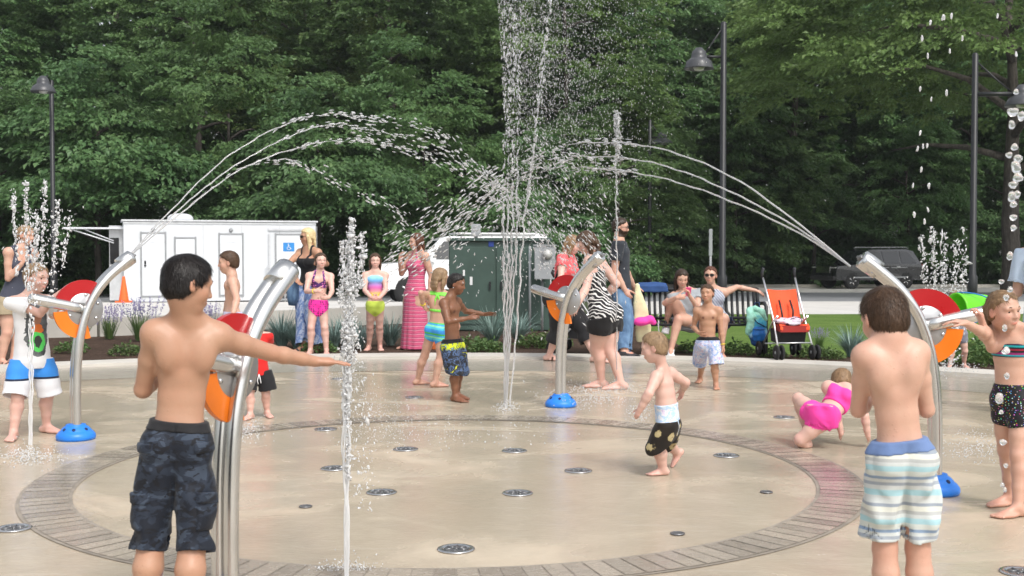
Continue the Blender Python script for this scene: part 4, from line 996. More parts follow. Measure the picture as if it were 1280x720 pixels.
def woman_blond():
    p = Person('blond woman in sunglasses, black tank top and blue print trousers by the white trailer', 1.70, .225, 'f', 15.75, (387,361), (386,312,0), (384,296,0), yaw=-35, fyaw=-62, fpitch=2, wid=.95, bust=1.1,
        armR=dict(e=(360,330,-1), w=(370,347,-1), hd=(.5,-.3,-.8), curl=.4), armL=dict(e=(408,330,1), w=(396,330,-1), hd=(-.7,-.4,.4), curl=.5),
        legL=dict(g=(396,440), toe=-30), legR=dict(g=(380,440), toe=-45), skin=M['skin_olive'], vox=.0075)
    p.hair(M['hair_blond'], 'long', t=.06, length=1.15, seed=29); p.glasses()
    p.fit('tank_top', M['black_cloth'], lambda u, v, t: np.maximum(-.05 - t, np.minimum(t - np.where(v > 0, .78, .72), np.maximum(np.abs(np.abs(u) - .050) - .008, t - 1.2))), .009, gate=.06)
    p.shorts('trousers', M['blue_print_cloth'], waist=.14, frac=1.95, ease=.022, flare=.055, wr=.7, seed=31); p.sandal('L', M['shoe_dark']); p.sandal('R', M['shoe_dark'])
    m = MB(); sh, el, wr = p.arms['R'][:3]; a = el + (wr-el)*.3
    m.tube([a + V(.0,.0,.03), a + V(.02,.01,-.05), a + V(.035,0,-.20), a + V(.03,0,-.40), a + V(.02,0,-.50)], [.05,.075,.085,.08,.05], 12)
    o = m.build('denim_jacket', M['denim_cloth'], loc=tuple(p.root)); tag(o, "blue denim jacket hanging over the blond woman's forearm", 'jacket'); return p
def boy_pale():
    p = Person('shirtless boy with short brown hair seen side-on before the trailer doors', 1.345, .212, 'child', 11.2, (290,394), (290,347,0), (285,328,0), yaw=-75, fyaw=-82, fpitch=4, wid=.92,
        armL=dict(e=(296,374,-1), w=(291,394,-1), curl=.4), armR=dict(e=(286,374,1), w=(281,394,1), curl=.4),
        legL=dict(g=(297,489), toe=-80), legR=dict(g=(291,488), toe=-85), nip=True, skin=M['skin_fair'], vox=.006)
    p.hair(M['hair_brown'], t=.045, seed=33, strands=700); p.brows(M['hair_brown']); p.shorts('shorts', M['lavender_cloth'], waist=.10, frac=.95, ease=.018, flare=.02, seed=20); return p
def child_red():
    p = Person('small child in a red shirt and black shorts behind the nearest cannon', .96, .178, 'child', 9.4, (322,468), (320,418,0), (318,396,0), yaw=20, fyaw=-10, wid=1.0,
        armL=dict(e=(336,432,1), w=(343,440,-1), curl=.4), armR=dict(e=(307,440,-1), w=(305,462,-1), curl=.4), legL=dict(g=(334,521), toe=30), legR=dict(g=(313,524), toe=-20), skin=M['skin_pale'], vox=.006)
    p.hair(M['hair_brown'], t=.045, seed=34); p.brows(M['hair_brown']); p.top('shirt', M['red_cloth'], lo=-.02, sleeve=.5, ease=.016, seed=21); p.shorts('shorts', M['black_cloth'], waist=.10, frac=.80, ease=.018, flare=.02, seed=23)
    m = MB(); q = p.pel + p.hf*.085 + V(0,0,-.01)
    m.tube([q + V(.0,0,.02), q + V(-.012,-.01,-.03), q + V(-.004,-.012,-.06)], .004, 6); m.tube([q + V(.0,0,.02), q + V(.014,-.01,-.03), q + V(.018,-.012,-.052)], .004, 6); m.build('drawstring', M['lace_white'], p.obj); return p
def boy_tee():
    p = Person('boy in a white printed t-shirt and white and blue shorts pushing the far cannon handle', 1.27, .205, 'child', 8.5, (40,452), (38,372,0), (46,347,-.01), yaw=48, fyaw=72, hyaw=30, fpitch=6, wid=1.0,
        armR=dict(e=(50,392,-1), w=(68,371,-1), hd=(.8,.1,.5), pn=(.2,.6,-.6), curl=.9), armL=dict(e=(66,394,1), w=(74,376,-1), hd=(.5,-.1,.6), pn=(.2,-.4,-.7), curl=.9),
        legL=dict(g=(58,541), toe=70), legR=dict(g=(17,549), toe=10), skin=M['skin_pale'], vox=.0055)
    p.hair(M['hair_sandy'], t=.036, seed=36, strands=1500); p.brows(M['hair_sandy']); sh = p.top('t_shirt', M['tee_print'], lo=-.10, sleeve=.62, ease=.022, seed=24, flare=.015, wr=.8)
    # local frame of the printed front for the shirt's own material
    p.shorts('shorts', M['white_blue_cloth'], waist=.05, frac=.98, ease=.020, flare=.022, wr=.5, seed=25); return p
def woman_left():
    p = Person('woman in a dark tank top with hands at her face at the left edge', 1.64, .222, 'f', 13.7, (17,378), (27,312,0), (33,294,0), yaw=55, fyaw=75, fpitch=8, wid=1.0, bust=.9,
        armR=dict(e=(10,356,-1), w=(27,330,-1), hd=(.4,.1,.8), curl=.6), armL=dict(e=(34,345,1), w=(40,322,-1), hd=(.1,0,.9), curl=.6),
        legR=dict(g=(2,458), toe=60), legL=dict(g=(16,457), toe=70), skin=M['skin_fair'], vox=.007)
    p.hair(M['hair_sandy'], 'bun', t=.045, length=.5, seed=38); p.brows(M['hair_sandy'])
    p.fit('tank_top', M['tank_cloth'], lambda u, v, t: np.maximum(-.10 - t, np.minimum(t - np.where(v > 0, .80, .80), np.maximum(np.abs(np.abs(u) - .055) - .018, t - 1.2))), .011, gate=.07)
    p.shorts('shorts', M['khaki_cloth'], waist=.10, frac=.45, ease=.02, flare=.01, seed=27); p.sandal('L', M['sandal_brown']); p.sandal('R', M['sandal_brown']); return p
def person_bucket():
    p = Person('person in a pale blue shirt at the right edge reaching out with a green bucket', 1.68, .225, 'm', 9.5, (1306,412), (1306,312,0), (1306,280,0), yaw=-60, fyaw=-80, wid=.95,
        armR=dict(e=(1270,372,-1), w=(1243,374,-1), hd=(-.95,-.1,.02), pn=(0,.2,-.9), curl=.7), armL=dict(), legL=dict(g=(1312,522), toe=-60), legR=dict(g=(1300,520), toe=-70), skin=M['skin_fair'], vox=.007)
    p.hair(M['hair_brown'], t=.045, seed=40); p.top('shirt', M['sky_cloth'], lo=-.12, sleeve=.75, ease=.03, seed=28, flare=.01, wr=.7, armease=.022); p.shorts('shorts', M['khaki_cloth'], waist=.06, frac=.95, ease=.025, flare=.02, seed=29); p.sandal('L', M['shoe_dark']); p.sandal('R', M['shoe_dark']); return p
def child_far():
    p = Person('small child in grey print swimwear half hidden behind the far bubbling fountain', .92, .172, 'child', 13.3, (1199,418), (1199,388,0), (1194,372,0), yaw=-20, fyaw=-30, wid=1.0,
        armL=dict(e=(1207,402,1), w=(1206,416,-1)), armR=dict(e=(1190,402,1), w=(1191,416,-1)), legL=dict(g=(1205,460), toe=10), legR=dict(g=(1187,461), toe=-30), skin=M['skin_pale'], vox=.007)
    p.hair(M['hair_light'], t=.04, seed=41); p.brows(M['hair_light']); p.fit('swimsuit', M['grey_print_cloth'], lambda u, v, t: np.maximum(-.02 - t, t - .82), .008); p.briefs('swim_bottom', M['grey_print_cloth'], hi=.2, low=-.36, rise=.8); return p
def teeprint(t, o):
    # printed front: object coords of the person; the print lies on the body's front-right side
    P_ = t.sep(o); fx, lx = (math.sin(R(48)), -math.cos(R(48))), (math.cos(R(48)), math.sin(R(48)))
    u = t.math('ADD', t.math('MULTIPLY', P_[0], lx[0]), t.math('MULTIPLY', P_[1], lx[1])); f = t.math('ADD', t.math('MULTIPLY', P_[0], fx[0]), t.math('MULTIPLY', P_[1], fx[1])); z = P_[2]
    n = t.noise(20, 3, .6, o); u2 = t.math('ADD', u, t.math('MULTIPLY_ADD', n, .06, -.03)); z2 = t.math('ADD', z, t.math('MULTIPLY_ADD', t.noise(9, 2, .5, o), .10, -.05))
    def disc(cu, cz, ru, rz):
        a = t.math('POWER', t.math('MULTIPLY_ADD', u2, 1/ru, -cu/ru), 2); b = t.math('POWER', t.math('MULTIPLY_ADD', z2, 1/rz, -cz/rz), 2); return t.math('LESS_THAN', t.math('ADD', a, b), 1)
    front = t.math('GREATER_THAN', f, TEE[3])
    g = t.mix(t.math('MULTIPLY', front, disc(TEE[0], TEE[1], .085, .21)), (.74,.74,.75), t.ramp(n, [(.35,(.05,.055,.06)),(.6,(.15,.16,.165))]))
    g = t.mix(t.math('MULTIPLY', front, disc(TEE[0], TEE[1]-.10, .058, .058)), g, (.10,.62,.12)); g = t.mix(t.math('MULTIPLY', front, disc(TEE[0], TEE[1]-.10, .030, .030)), g, (.05,.06,.05))
    g = t.mix(t.math('MULTIPLY', front, disc(TEE[0], TEE[1]-.02, .042, .030)), g, (.70,.18,.04)); g = t.mix(t.math('MULTIPLY', front, disc(TEE[0], TEE[1]+.04, .036, .040)), g, (.40,.20,.13))
    return g
TEE = [0.02, .80, 0, .03]
pattern('tee_print', teeprint)
ALLP = [boy_camo, boy_striped, girl_right, toddler, girl_crouch, boy_blue, woman_phone, woman_shades, man, woman_coral, woman_zebra, boy_brown, girl_lime, woman_dress, girl_rainbow, girl_dots, woman_blond, boy_pale, child_red, boy_tee, woman_left, person_bucket, child_far]
for fn in ALLP:
    if want(fn.__name__):
        t_ = time.time(); p_ = fn(); PEOPLE[fn.__name__] = p_; p_.vol = None; p_.Ftl = None
        print('%-14s %.1fs verts %d  total %.0fs' % (fn.__name__, time.time() - t_, len(p_.body.data.vertices), time.time() - T0), flush=True)
# ------------------------------------------------------------------ ground, paving, walls
RS = np.random.RandomState(7)
def tz(x, y): return terrain(y)
def sheet(name, poly, dz, mat, kind='structure', zf=None, cell=None, label=None):
    m = MB(); zf = zf or terrain
    m.add([(x, y, zf(y) + dz) for x, y in poly], [tuple(range(len(poly)))]); o = m.build(name, mat, recalc=False)
    if o.data.polygons[0].normal.z < 0: o.data.flip_normals()
    return tag(o, label, None, None, kind)
def ringmesh(name, c, r0, r1, z, mat, n=160, z1=None, skirt=0, rough=0):
    V_ = []; F_ = []
    rr = np.linspace(r0, r1, 5 if r0 > 0 else 14)
    for i, r in enumerate(rr):
        for k in range(n):
            a = 2*math.pi*k/n; V_.append((c[0] + r*math.cos(a), c[1] + r*math.sin(a), z + ((z1 or z) - z)*(i/(len(rr)-1))))
    for i in range(len(rr)-1):
        for k in range(n): F_.append((i*n+k, (i+1)*n+k, (i+1)*n+(k+1)%n, i*n+(k+1)%n))
    if skirt:
        b = len(V_)
        for i in (0, len(rr)-1):
            for k in range(n):
                p = V_[i*n+k]; V_.append((p[0], p[1], p[2]-skirt))
        for k in range(n):
            F_.append((k, (k+1)%n, b+(k+1)%n, b+k)); q = (len(rr)-1)*n; F_.append((q+k, b+n+k, b+n+(k+1)%n, q+(k+1)%n))
    m = MB(); m.add(V_, F_); o = m.build(name, mat); return tag(o, kind='structure')
def m_grass():
    t = NT('lawn'); o = t.obj(); n = t.noise(1.2, 4, .6, o); n2 = t.noise(40, 3, .7, t.scale(o, (1, .4, 1)))
    c = t.ramp(t.math('MULTIPLY_ADD', n2, .6, t.math('MULTIPLY', n, .4)), [(.3,(.050,.100,.020)),(.5,(.110,.185,.036)),(.72,(.20,.265,.075))])
    return t.pbr(c, .9, 0, t.bump(n2, .8, .05), .2)
def m_mulch():
    t = NT('mulch'); o = t.obj(); n = t.noise(34, 4, .7, o, .6); n2 = t.noise(2.2, 3, .6, o)
    c = t.ramp(t.math('MULTIPLY_ADD', n2, .25, t.math('MULTIPLY', n, .8)), [(.3,(.016,.010,.007)),(.52,(.075,.048,.035)),(.72,(.17,.115,.085))])
    return t.pbr(c, .95, 0, t.bump(n, 1, .04), .15)
def m_pad(name, base, tint, wet=.0, scale=1.0):
    t = NT(name); o = t.obj(); n = t.noise(.9*scale, 5, .62, o, .4); n2 = t.noise(6, 5, .65, o, .8); n3 = t.noise(150, 3, .6, o); n4 = t.noise(22, 4, .7, t.scale(o, (1, 2.2, 1)), .5)
    c = t.ramp(n, [(.30, tuple(k*.86 for k in base)), (.5, base), (.72, tint)])
    c = t.mix(t.math('MULTIPLY', t.ramp(n2, [(.42,(0,0,0)),(.62,(1,1,1))]), .30), c, tuple(k*.72 for k in base))
    c = t.mix(t.math('MULTIPLY', t.ramp(n4, [(.50,(0,0,0)),(.66,(1,1,1))]), .26), c, tuple(min(1,k*1.16) for k in base))
    c = t.mix(t.math('MULTIPLY', n3, .16), c, tuple(k*.6 for k in base))
    pk = t.ramp(t.noise(.55, 3, .5, o, .8), [(.50,(0,0,0)),(.64,(1,1,1))]); c = t.mix(t.math('MULTIPLY', pk, .22), c, (base[0]*1.0, base[1]*.84, base[2]*.78))
    # standing water film: patches of low roughness and slightly deeper colour
    wn = t.noise(.75, 5, .6, t.scale(o, (1, 1.5, 1)), .9)
    wt = t.ramp(wn, [(.40-wet,(0,0,0)),(.60-wet,(1,1,1))]); edge = t.ramp(wn, [(.44-wet,(0,0,0)),(.47-wet,(1,1,1)),(.50-wet,(0,0,0))])
    c = t.mix(t.math('MULTIPLY', wt, .30), c, tuple(k*.64 for k in base)); c = t.mix(t.math('MULTIPLY', edge, .07), c, tuple(k*.55 for k in base))
    st = t.ramp(t.noise(5, 4, .7, t.scale(o, (.45, 3.2, 1)), .6), [(.56,(0,0,0)),(.68,(1,1,1))]); c = t.mix(t.math('MULTIPLY', st, .13), c, (.68,.63,.55))
    rough = t.math('MULTIPLY_ADD', wt, -.40, t.math('MULTIPLY_ADD', n2, .18, .40))
    nm = t.bump(t.math('MULTIPLY_ADD', n4, .7, t.math('MULTIPLY', n2, .8)), .30, .010)
    return t.pbr(c, rough, 0, nm, .5, ior=1.33)
PC = (-.73, 5.37)
M['asphalt'] = simple('asphalt', (.20,.205,.215), .85, var=.15, scale=1.5, bump=.3, bscale=80)
M['concrete'] = simple('concrete', (.58,.56,.53), .8, var=.10, scale=1.4, bump=.2, bscale=60)
M['kerb_concrete'] = simple('kerb_concrete', (.53,.50,.45), .7, var=.12, scale=1.8, bump=.2, bscale=40)
M['wall_concrete'] = simple('wall_concrete', (.42,.40,.36), .85, var=.12, scale=1.6, bump=.25, bscale=30)
mg = m_grass(); mm = m_mulch()
M['forest_floor'] = simple('forest_floor', (.045,.06,.022), .95, var=.3, scale=.8, bump=.6, bscale=8, bdist=.05)
V_ = []; F_ = []
ys = [-40, 18, 78, 420]; xs = [-260, -60, 60, 260]
g = MB(); g.add([(x, y, terrain(y) - .05) for y in ys for x in xs], [(j*4+i, j*4+i+1, (j+1)*4+i+1, (j+1)*4+i) for j in range(3) for i in range(3)]); go = g.build('ground', M['forest_floor']); tag(go, kind='structure')
for q_ in ([(2.4,8),(30,8),(30,18),(2.4,18)], [(2.4,18),(30,18),(30,27.5),(7,27.0),(2.4,27.0)]): sheet('lawn', q_, -.010, mg, zf=terrain)
sheet('verge', [(-60,60.5),(60,60.5),(60,68),(-60,68)], -.02, mg)
sheet('sidewalk', [(2.4,27.0),(7,27.0),(40,27.5),(40,37.0),(2.4,37.0)], -.024, M['concrete'])
sheet('road', [(-50,37.0),(60,37.0),(60,49),(-50,49)], -.026, M['asphalt'])
sheet('parking_strip', [(-50,49),(60,49),(60,60.5),(-50,60.5)], -.022, M['concrete'])
kb = MB()
for i in range(12): kb.box((-44 + i*9, 60.55, terrain(60.55) + .05), (8.96, .16, .16))
tag(kb.build('road_kerb', M['kerb_concrete']), kind='structure')
ringmesh('planting_bed', PC, 9.62, 10.72, .012, mm, 160, -.004)
for nm_, q_ in (('mulch_bed', [(-30,8),(2.4,8),(2.4,18),(-30,18)]), ('mulch_bed', [(-30,18),(2.4,18),(2.4,27),(-30,27)])): sheet(nm_, q_, 0, mm, zf=lambda y: -.012 - max(0, y-18)*.0135)
ringmesh('pad', PC, 0.0, 7.72, 0.0, m_pad('pad_concrete', (.53,.448,.34), (.57,.49,.38), .08))
ringmesh('pad_outer_band', PC, 7.715, 9.12, .002, m_pad('pad_grey', (.44,.40,.335), (.48,.44,.375), .16))
ringmesh('pad_kerb', PC, 9.12, 9.62, .035, M['kerb_concrete'], 160, skirt=.15)
# raised walkway in front of the trailer
def wedge():
    fr = [(-400,412),(-200,406),(0,402),(120,399),(250,394),(330,390),(450,385),(540,382),(600,380)]; P_ = []
    for px, py in fr:
        r = ray(px, py); k = (.25 - CAMZ)/r[2]; P_.append(CAMP + r*k)
    m = MB(); n = len(P_); b = [(p[0]*1.6, 37.0, -.26) for p in P_]; 
    m.add([tuple(p) for p in P_] + b, [tuple([i, i+1, n+i+1, n+i]) for i in range(n-1)])
    return m.build('walkway', M['concrete']), P_
wk, WP = wedge(); tag(wk, kind='structure')
m = MB()
for i in range(len(WP)-1):
    a, b = WP[i], WP[i+1]; d = nrm(b - a); nn = V(d[1], -d[0], 0); L = np.linalg.norm(b-a); k = max(1, round(L/1.6))
    for j in range(k):
        p, q = a + (b-a)*(j/k) + d*.004, a + (b-a)*((j+1)/k) - d*.004; f = nn*.16
        vs = [p+f, q+f, q-nn*.004, p-nn*.004]; m.add([tuple(v + V(0,0,.022)) for v in vs] + [(v[0], v[1], -.12) for v in vs], [(0,1,2,3),(0,4,5,1),(1,5,6,2),(3,2,6,7),(0,3,7,4)])
wallo = m.build('low_wall', M['wall_concrete']); tag(wallo, 'low grey concrete wall holding up the walkway behind the lavender', 'wall')
# brick band of the circle
CC = (-.375, 7.10)
def brickband():
    rg = np.random.RandomState(4); VV = []; FF = []; CLR = []
    for r0, r1, n in ((2.185, 2.43, 150),):
        for k in range(n):
            a0 = 2*math.pi*(k + .035)/n; a1 = 2*math.pi*(k + .965)/n; b = len(VV); z = .0062 + rg.uniform(-.0007,.0007)
            for r, a in ((r0,a0),(r1,a0),(r1,a1),(r0,a1)): VV.append((CC[0] + r*math.cos(a), CC[1] + r*math.sin(a), z))
            FF.append((b,b+1,b+2,b+3)); c = rg.uniform(0,1); pk = .8*math.exp(-((math.atan2(math.sin(a0-.35), math.cos(a0-.35)))/.30)**2)
            CLR += [(c, pk*rg.uniform(.3,1), 0)]*4
    t = NT('band_brick'); at_ = t.n('ShaderNodeAttribute', attribute_name='tint'); sp = t.sep(at_.outputs['Vector']); o = t.obj(); n = t.noise(18, 4, .6, o); nb = t.noise(3, 3, .6, o)
    c = t.ramp(t.math('MULTIPLY_ADD', sp[0], .55, t.math('MULTIPLY', n, .45)), [(.2,(.25,.21,.17)),(.5,(.32,.275,.225)),(.8,(.41,.35,.28))])
    c = t.mix(t.math('MULTIPLY', sp[1], .35), c, (.38,.22,.20))
    c = t.mix(t.math('MULTIPLY', t.ramp(nb, [(.5,(0,0,0)),(.65,(1,1,1))]), .45), c, (.42,.36,.28))
    mt = t.pbr(c, t.math('MULTIPLY_ADD', n, .3, .12), 0, t.bump(n, .3, .006), .5)
    o = mesh_np('brick_band', np.array(VV), np.array(FF), mt, smooth=False, cols=np.array(CLR)); tag(o, kind='structure')
    ringmesh('band_joint', CC, 2.165, 2.45, .0035, simple('joint', (.29,.25,.205), .6, var=.2, scale=9))
brickband()
# stainless floor nozzles
M['steel'] = simple('steel', (.62,.62,.62), .26, 1, var=.05, scale=9); M['steel_dark'] = simple('steel_dark', (.22,.22,.225), .3, .7)
def nozzle():
    e = empty('floor_nozzle', (0,0,0)); m = MB(); m.lathe([(.062,.002),(.066,.006),(.090,.0075),(.097,.005),(.098,.002)], n=36); m.build('rim', M['steel'], e)
    m = MB(); m.lathe([(.0,.0035),(.061,.0035),(.062,.005)], n=30); 
    for k in range(6): a = k*math.pi/3; m.tube([(.016*math.cos(a), .016*math.sin(a), .006), (.056*math.cos(a), .056*math.sin(a), .006)], .0045, 5)
    m.lathe([(.0,.009),(.012,.009),(.014,.004)], n=14); m.build('grate', M['steel_dark'], e); return e
def small_drain():
    e = MB(); e.lathe([(.0,.006),(.030,.006),(.034,.003)], n=24); e.lathe([(.034,.003),(.036,.0075),(.050,.0075),(.053,.003)], n=24); return e.build('floor_drain', M['steel_dark'])
nz = nozzle(); first = True
NOZ = [(570,687,'steel floor nozzle nearest the camera on the beige paving'), (647,617,'steel floor nozzle on the paving in line below the tall central jet'), (477,616,'steel floor nozzle just right of the slim near jet'),
       (418,586,'steel floor nozzle between the nearest cannon and the slim near jet'), (643,564,'steel floor nozzle straight in front of the foot of the tall central jet'), (507,562,'steel floor nozzle in front of the boy in surf shorts, well inside the circle'), (723,589,'steel floor nozzle left of the running toddler'),
       (908,570,'steel floor nozzle between the toddler and the girl in pink'), (17,661,'steel floor nozzle outside the brick band at the left edge'), (407,537,'steel floor nozzle just inside the far left of the brick band'), (980,522,'steel floor nozzle outside the band, left of the girl in pink'), (424,474,"steel floor nozzle under the nearest boy's outstretched hand"), (518,497,'steel floor nozzle at the heels of the girl in the lime top'), (1276,716,'steel floor nozzle in the lower right corner')]
for px, py, lb in NOZ:
    o = nz if first else copy_tree(nz); first = False; p = ground(px, py); o.location = (p[0], p[1], .001); o.scale = (.88,.88,1); o.rotation_euler = (0,0,px*.1); tag(o, lb, 'nozzle', 'floor nozzles of the splash pad')
first = True; sd = small_drain()
for px, py, lb in [(382,634,'small dark drain between the nearest cannon and the slim near jet'), (847,668,'small dark drain on the right of the circle near the front'), (958,616,'small dark drain near the right end of the circle')]:
    o = sd if first else sd.copy(); 
    if not first: COL.objects.link(o)
    first = False; p = ground(px, py); o.location = (p[0], p[1], .001); o.scale = (.68,.68,1); tag(o, lb, 'drain', 'small drains in the circle')
# ------------------------------------------------------------------ water cannons
M['disc_red'] = simple('disc_red', (.42,.010,.014), .28, var=.06, scale=5, coat=.3); M['disc_orange'] = simple('disc_orange', (.80,.19,.012), .30, var=.06, scale=5, coat=.3); M['disc_rust'] = simple('disc_rust', (.62,.065,.012), .30, var=.06, scale=5, coat=.3)
M['base_blue'] = simple('base_blue', (.02,.20,.72), .38, var=.08, scale=6)
def brushed():
    t = NT('brushed_steel'); o = t.obj(); n = t.noise(60, 3, .6, t.scale(o, (6, 6, .3))); n2 = t.noise(5, 3, .6, o)
    c = t.ramp(n2, [(.3,(.62,.615,.60)),(.7,(.70,.695,.68))]); return t.pbr(c, t.math('MULTIPLY_ADD', n, .10, .20), 1, None, .5)
M['brushed'] = brushed()
def cannon():
    e = empty('water_cannon', (0,0,0)); zc = .93; ctl = [(0,-.0),(.0,.35),(.012,.60),(.048,.82),(.115,1.0),(.215,1.14),(.345,1.255),(.405,1.30)]
    def cr(t):
        n = len(ctl)-1; i = min(int(t*n), n-1); u = t*n-i; p = [np.array(ctl[max(0,min(n,i+k))]) for k in (-1,0,1,2)]
        return .5*((2*p[1]) + (-p[0]+p[2])*u + (2*p[0]-5*p[1]+4*p[2]-p[3])*u*u + (-p[0]+3*p[1]-3*p[2]+p[3])*u**3)
    path = [cr(t) for t in np.linspace(0,1,40)]
    for sg in (1,-1):
        m = MB(); m.tube([(p[0], sg*(.0305 - .003*min(1, max(0,(p[1]-.9)/.3))), p[1]) for p in path], [.0305 + .004*min(1, max(0,(p[1]-.95)/.3)) for p in path], 18, cap=True)
        tip = path[-1]; d = nrm(np.array([path[-1][0]-path[-3][0], 0, path[-1][1]-path[-3][1]]))
        m.build('pipe', M['brushed'], e)
    m = MB(); a = V(path[-1][0], 0, path[-1][1]); m.tube([a - d*.10, a - d*.03, a + d*.012, a + d*.02], [.053,.055,.053,.040], 24); m.build('nozzle_cap', M['brushed'], e)
    m = MB(); m.tube([a + d*.018, a + d*.032], [.02,.018], 12)
    for k in range(3): y = (k-1)*.03; m.tube([a + V(0,y,.0) + d*.015, a + V(0,y,0) + d*.036], .008, 8)
    m.build('spout', M['steel_dark'], e)
    m = MB()
    for z in (.36,): m.tube([(0,0,z),(0,0,z+.004)], [.0645,.0645], 24)
    def sector(a0, a1, r0, r1, th, n=26):
        vs = []; fs = []; cx = .065
        for i in range(n+1):
            a = R(a0 + (a1-a0)*i/n)
            for r in (r0, r1):
                for y in (-th, th): vs.append((cx + r*math.cos(a), y, zc + r*math.sin(a)))
        for i in range(n):
            b = i*4; c = b+4; fs += [(b,c,c+1,b+1),(b+2,b+3,c+3,c+2),(b,b+2,c+2,c),(b+1,c+1,c+3,b+3)]
        fs += [(0,1,3,2),(n*4,n*4+2,n*4+3,n*4+1)]; return vs, fs
    m = MB(); m.add(*sector(52, 166, .118, .212, .012)); m.build('red_disc', M['disc_red'], e)
    m = MB(); m.add(*sector(184, 282, .118, .212, .012)); m.build('orange_disc', M['disc_orange'], e)
    m = MB(); m.lathe([(.0,-.011),(.135,-.011),(.137,-.008),(.137,.008),(.135,.011),(.0,.011)], c=(.065,0,zc), axis=(0,1,0), n=40); hub = m.build('hub_plate', simple('hub_grey', (.42,.42,.43), .38, .7), e)
    for k in range(6):
        for sg in (1,-1):
            an = k*math.pi/3 + .4; mb = MB(); mb.lathe([(.0,.008),(.008,.007),(.011,.003),(.011,0)], c=(.065 + .106*math.cos(an), sg*.011, zc + .106*math.sin(an)), axis=(0,sg,0), n=10); mb.build('bolt', M['steel'], hub)
    m = MB(); h0 = V(.085,0,zc); hd = V(-.97,0,.22); m.tube([h0 - hd*-.02, h0 + hd*.10, h0 + hd*.25, h0 + hd*.385, h0 + hd*.402, h0 + hd*.410], [.041,.041,.0405,.040,.034,.022], 22); hdl = m.build('handle', M['brushed'], e)
    m = MB(); m.lathe([(.132,.0),(.137,.016),(.134,.036),(.117,.058),(.110,.060),(.103,.071),(.085,.090),(.070,.098),(.068,.108),(.056,.110)], n=40); b = m.build('base', M['base_blue'], e)
    for an in (-60, -115, 20, 120, 200): 
        mb = MB(); mb.lathe([(.0,.002),(.012,.002),(.014,-.004)], c=(.0965*math.cos(R(an)), .0965*math.sin(R(an)), .0785), axis=(math.cos(R(an))*.75, math.sin(R(an))*.75, .66), n=12); mb.build('bolt_hole', simple('hole_dark', (.004,.02,.09), .6), b)
    m = MB(); m.tube([(0,0,.42),(0,0,.445)], [.066,.066], 20); return e
cn = cannon()
CAN = [((95,549), 37, 'steel water cannon at the left, pushed by the boy in the printed shirt', 1.0), (None, 64, 'steel water cannon nearest the camera, beside the boy in camouflage shorts', 1.0), ((701,508), -38, 'steel water cannon on a blue base in front of the zebra top woman', 1.0), ((1168,616), 178, 'steel water cannon between the striped shorts boy and the girl, spraying across the pad', 1.0)]
CANO = []
for i, (b, yw, lb, sc) in enumerate(CAN):
    o = cn if i == 0 else copy_tree(cn); p = ground(*b) if b else at(282, 766, 4.36); o.scale = (1,1,1) if b else (.96,.96,.98); o.location = (p[0], p[1], .001 if b else .001); o.rotation_euler = (0,0,R(yw)); tag(o, lb, 'water cannon', 'water cannons of the splash pad'); CANO.append(o)
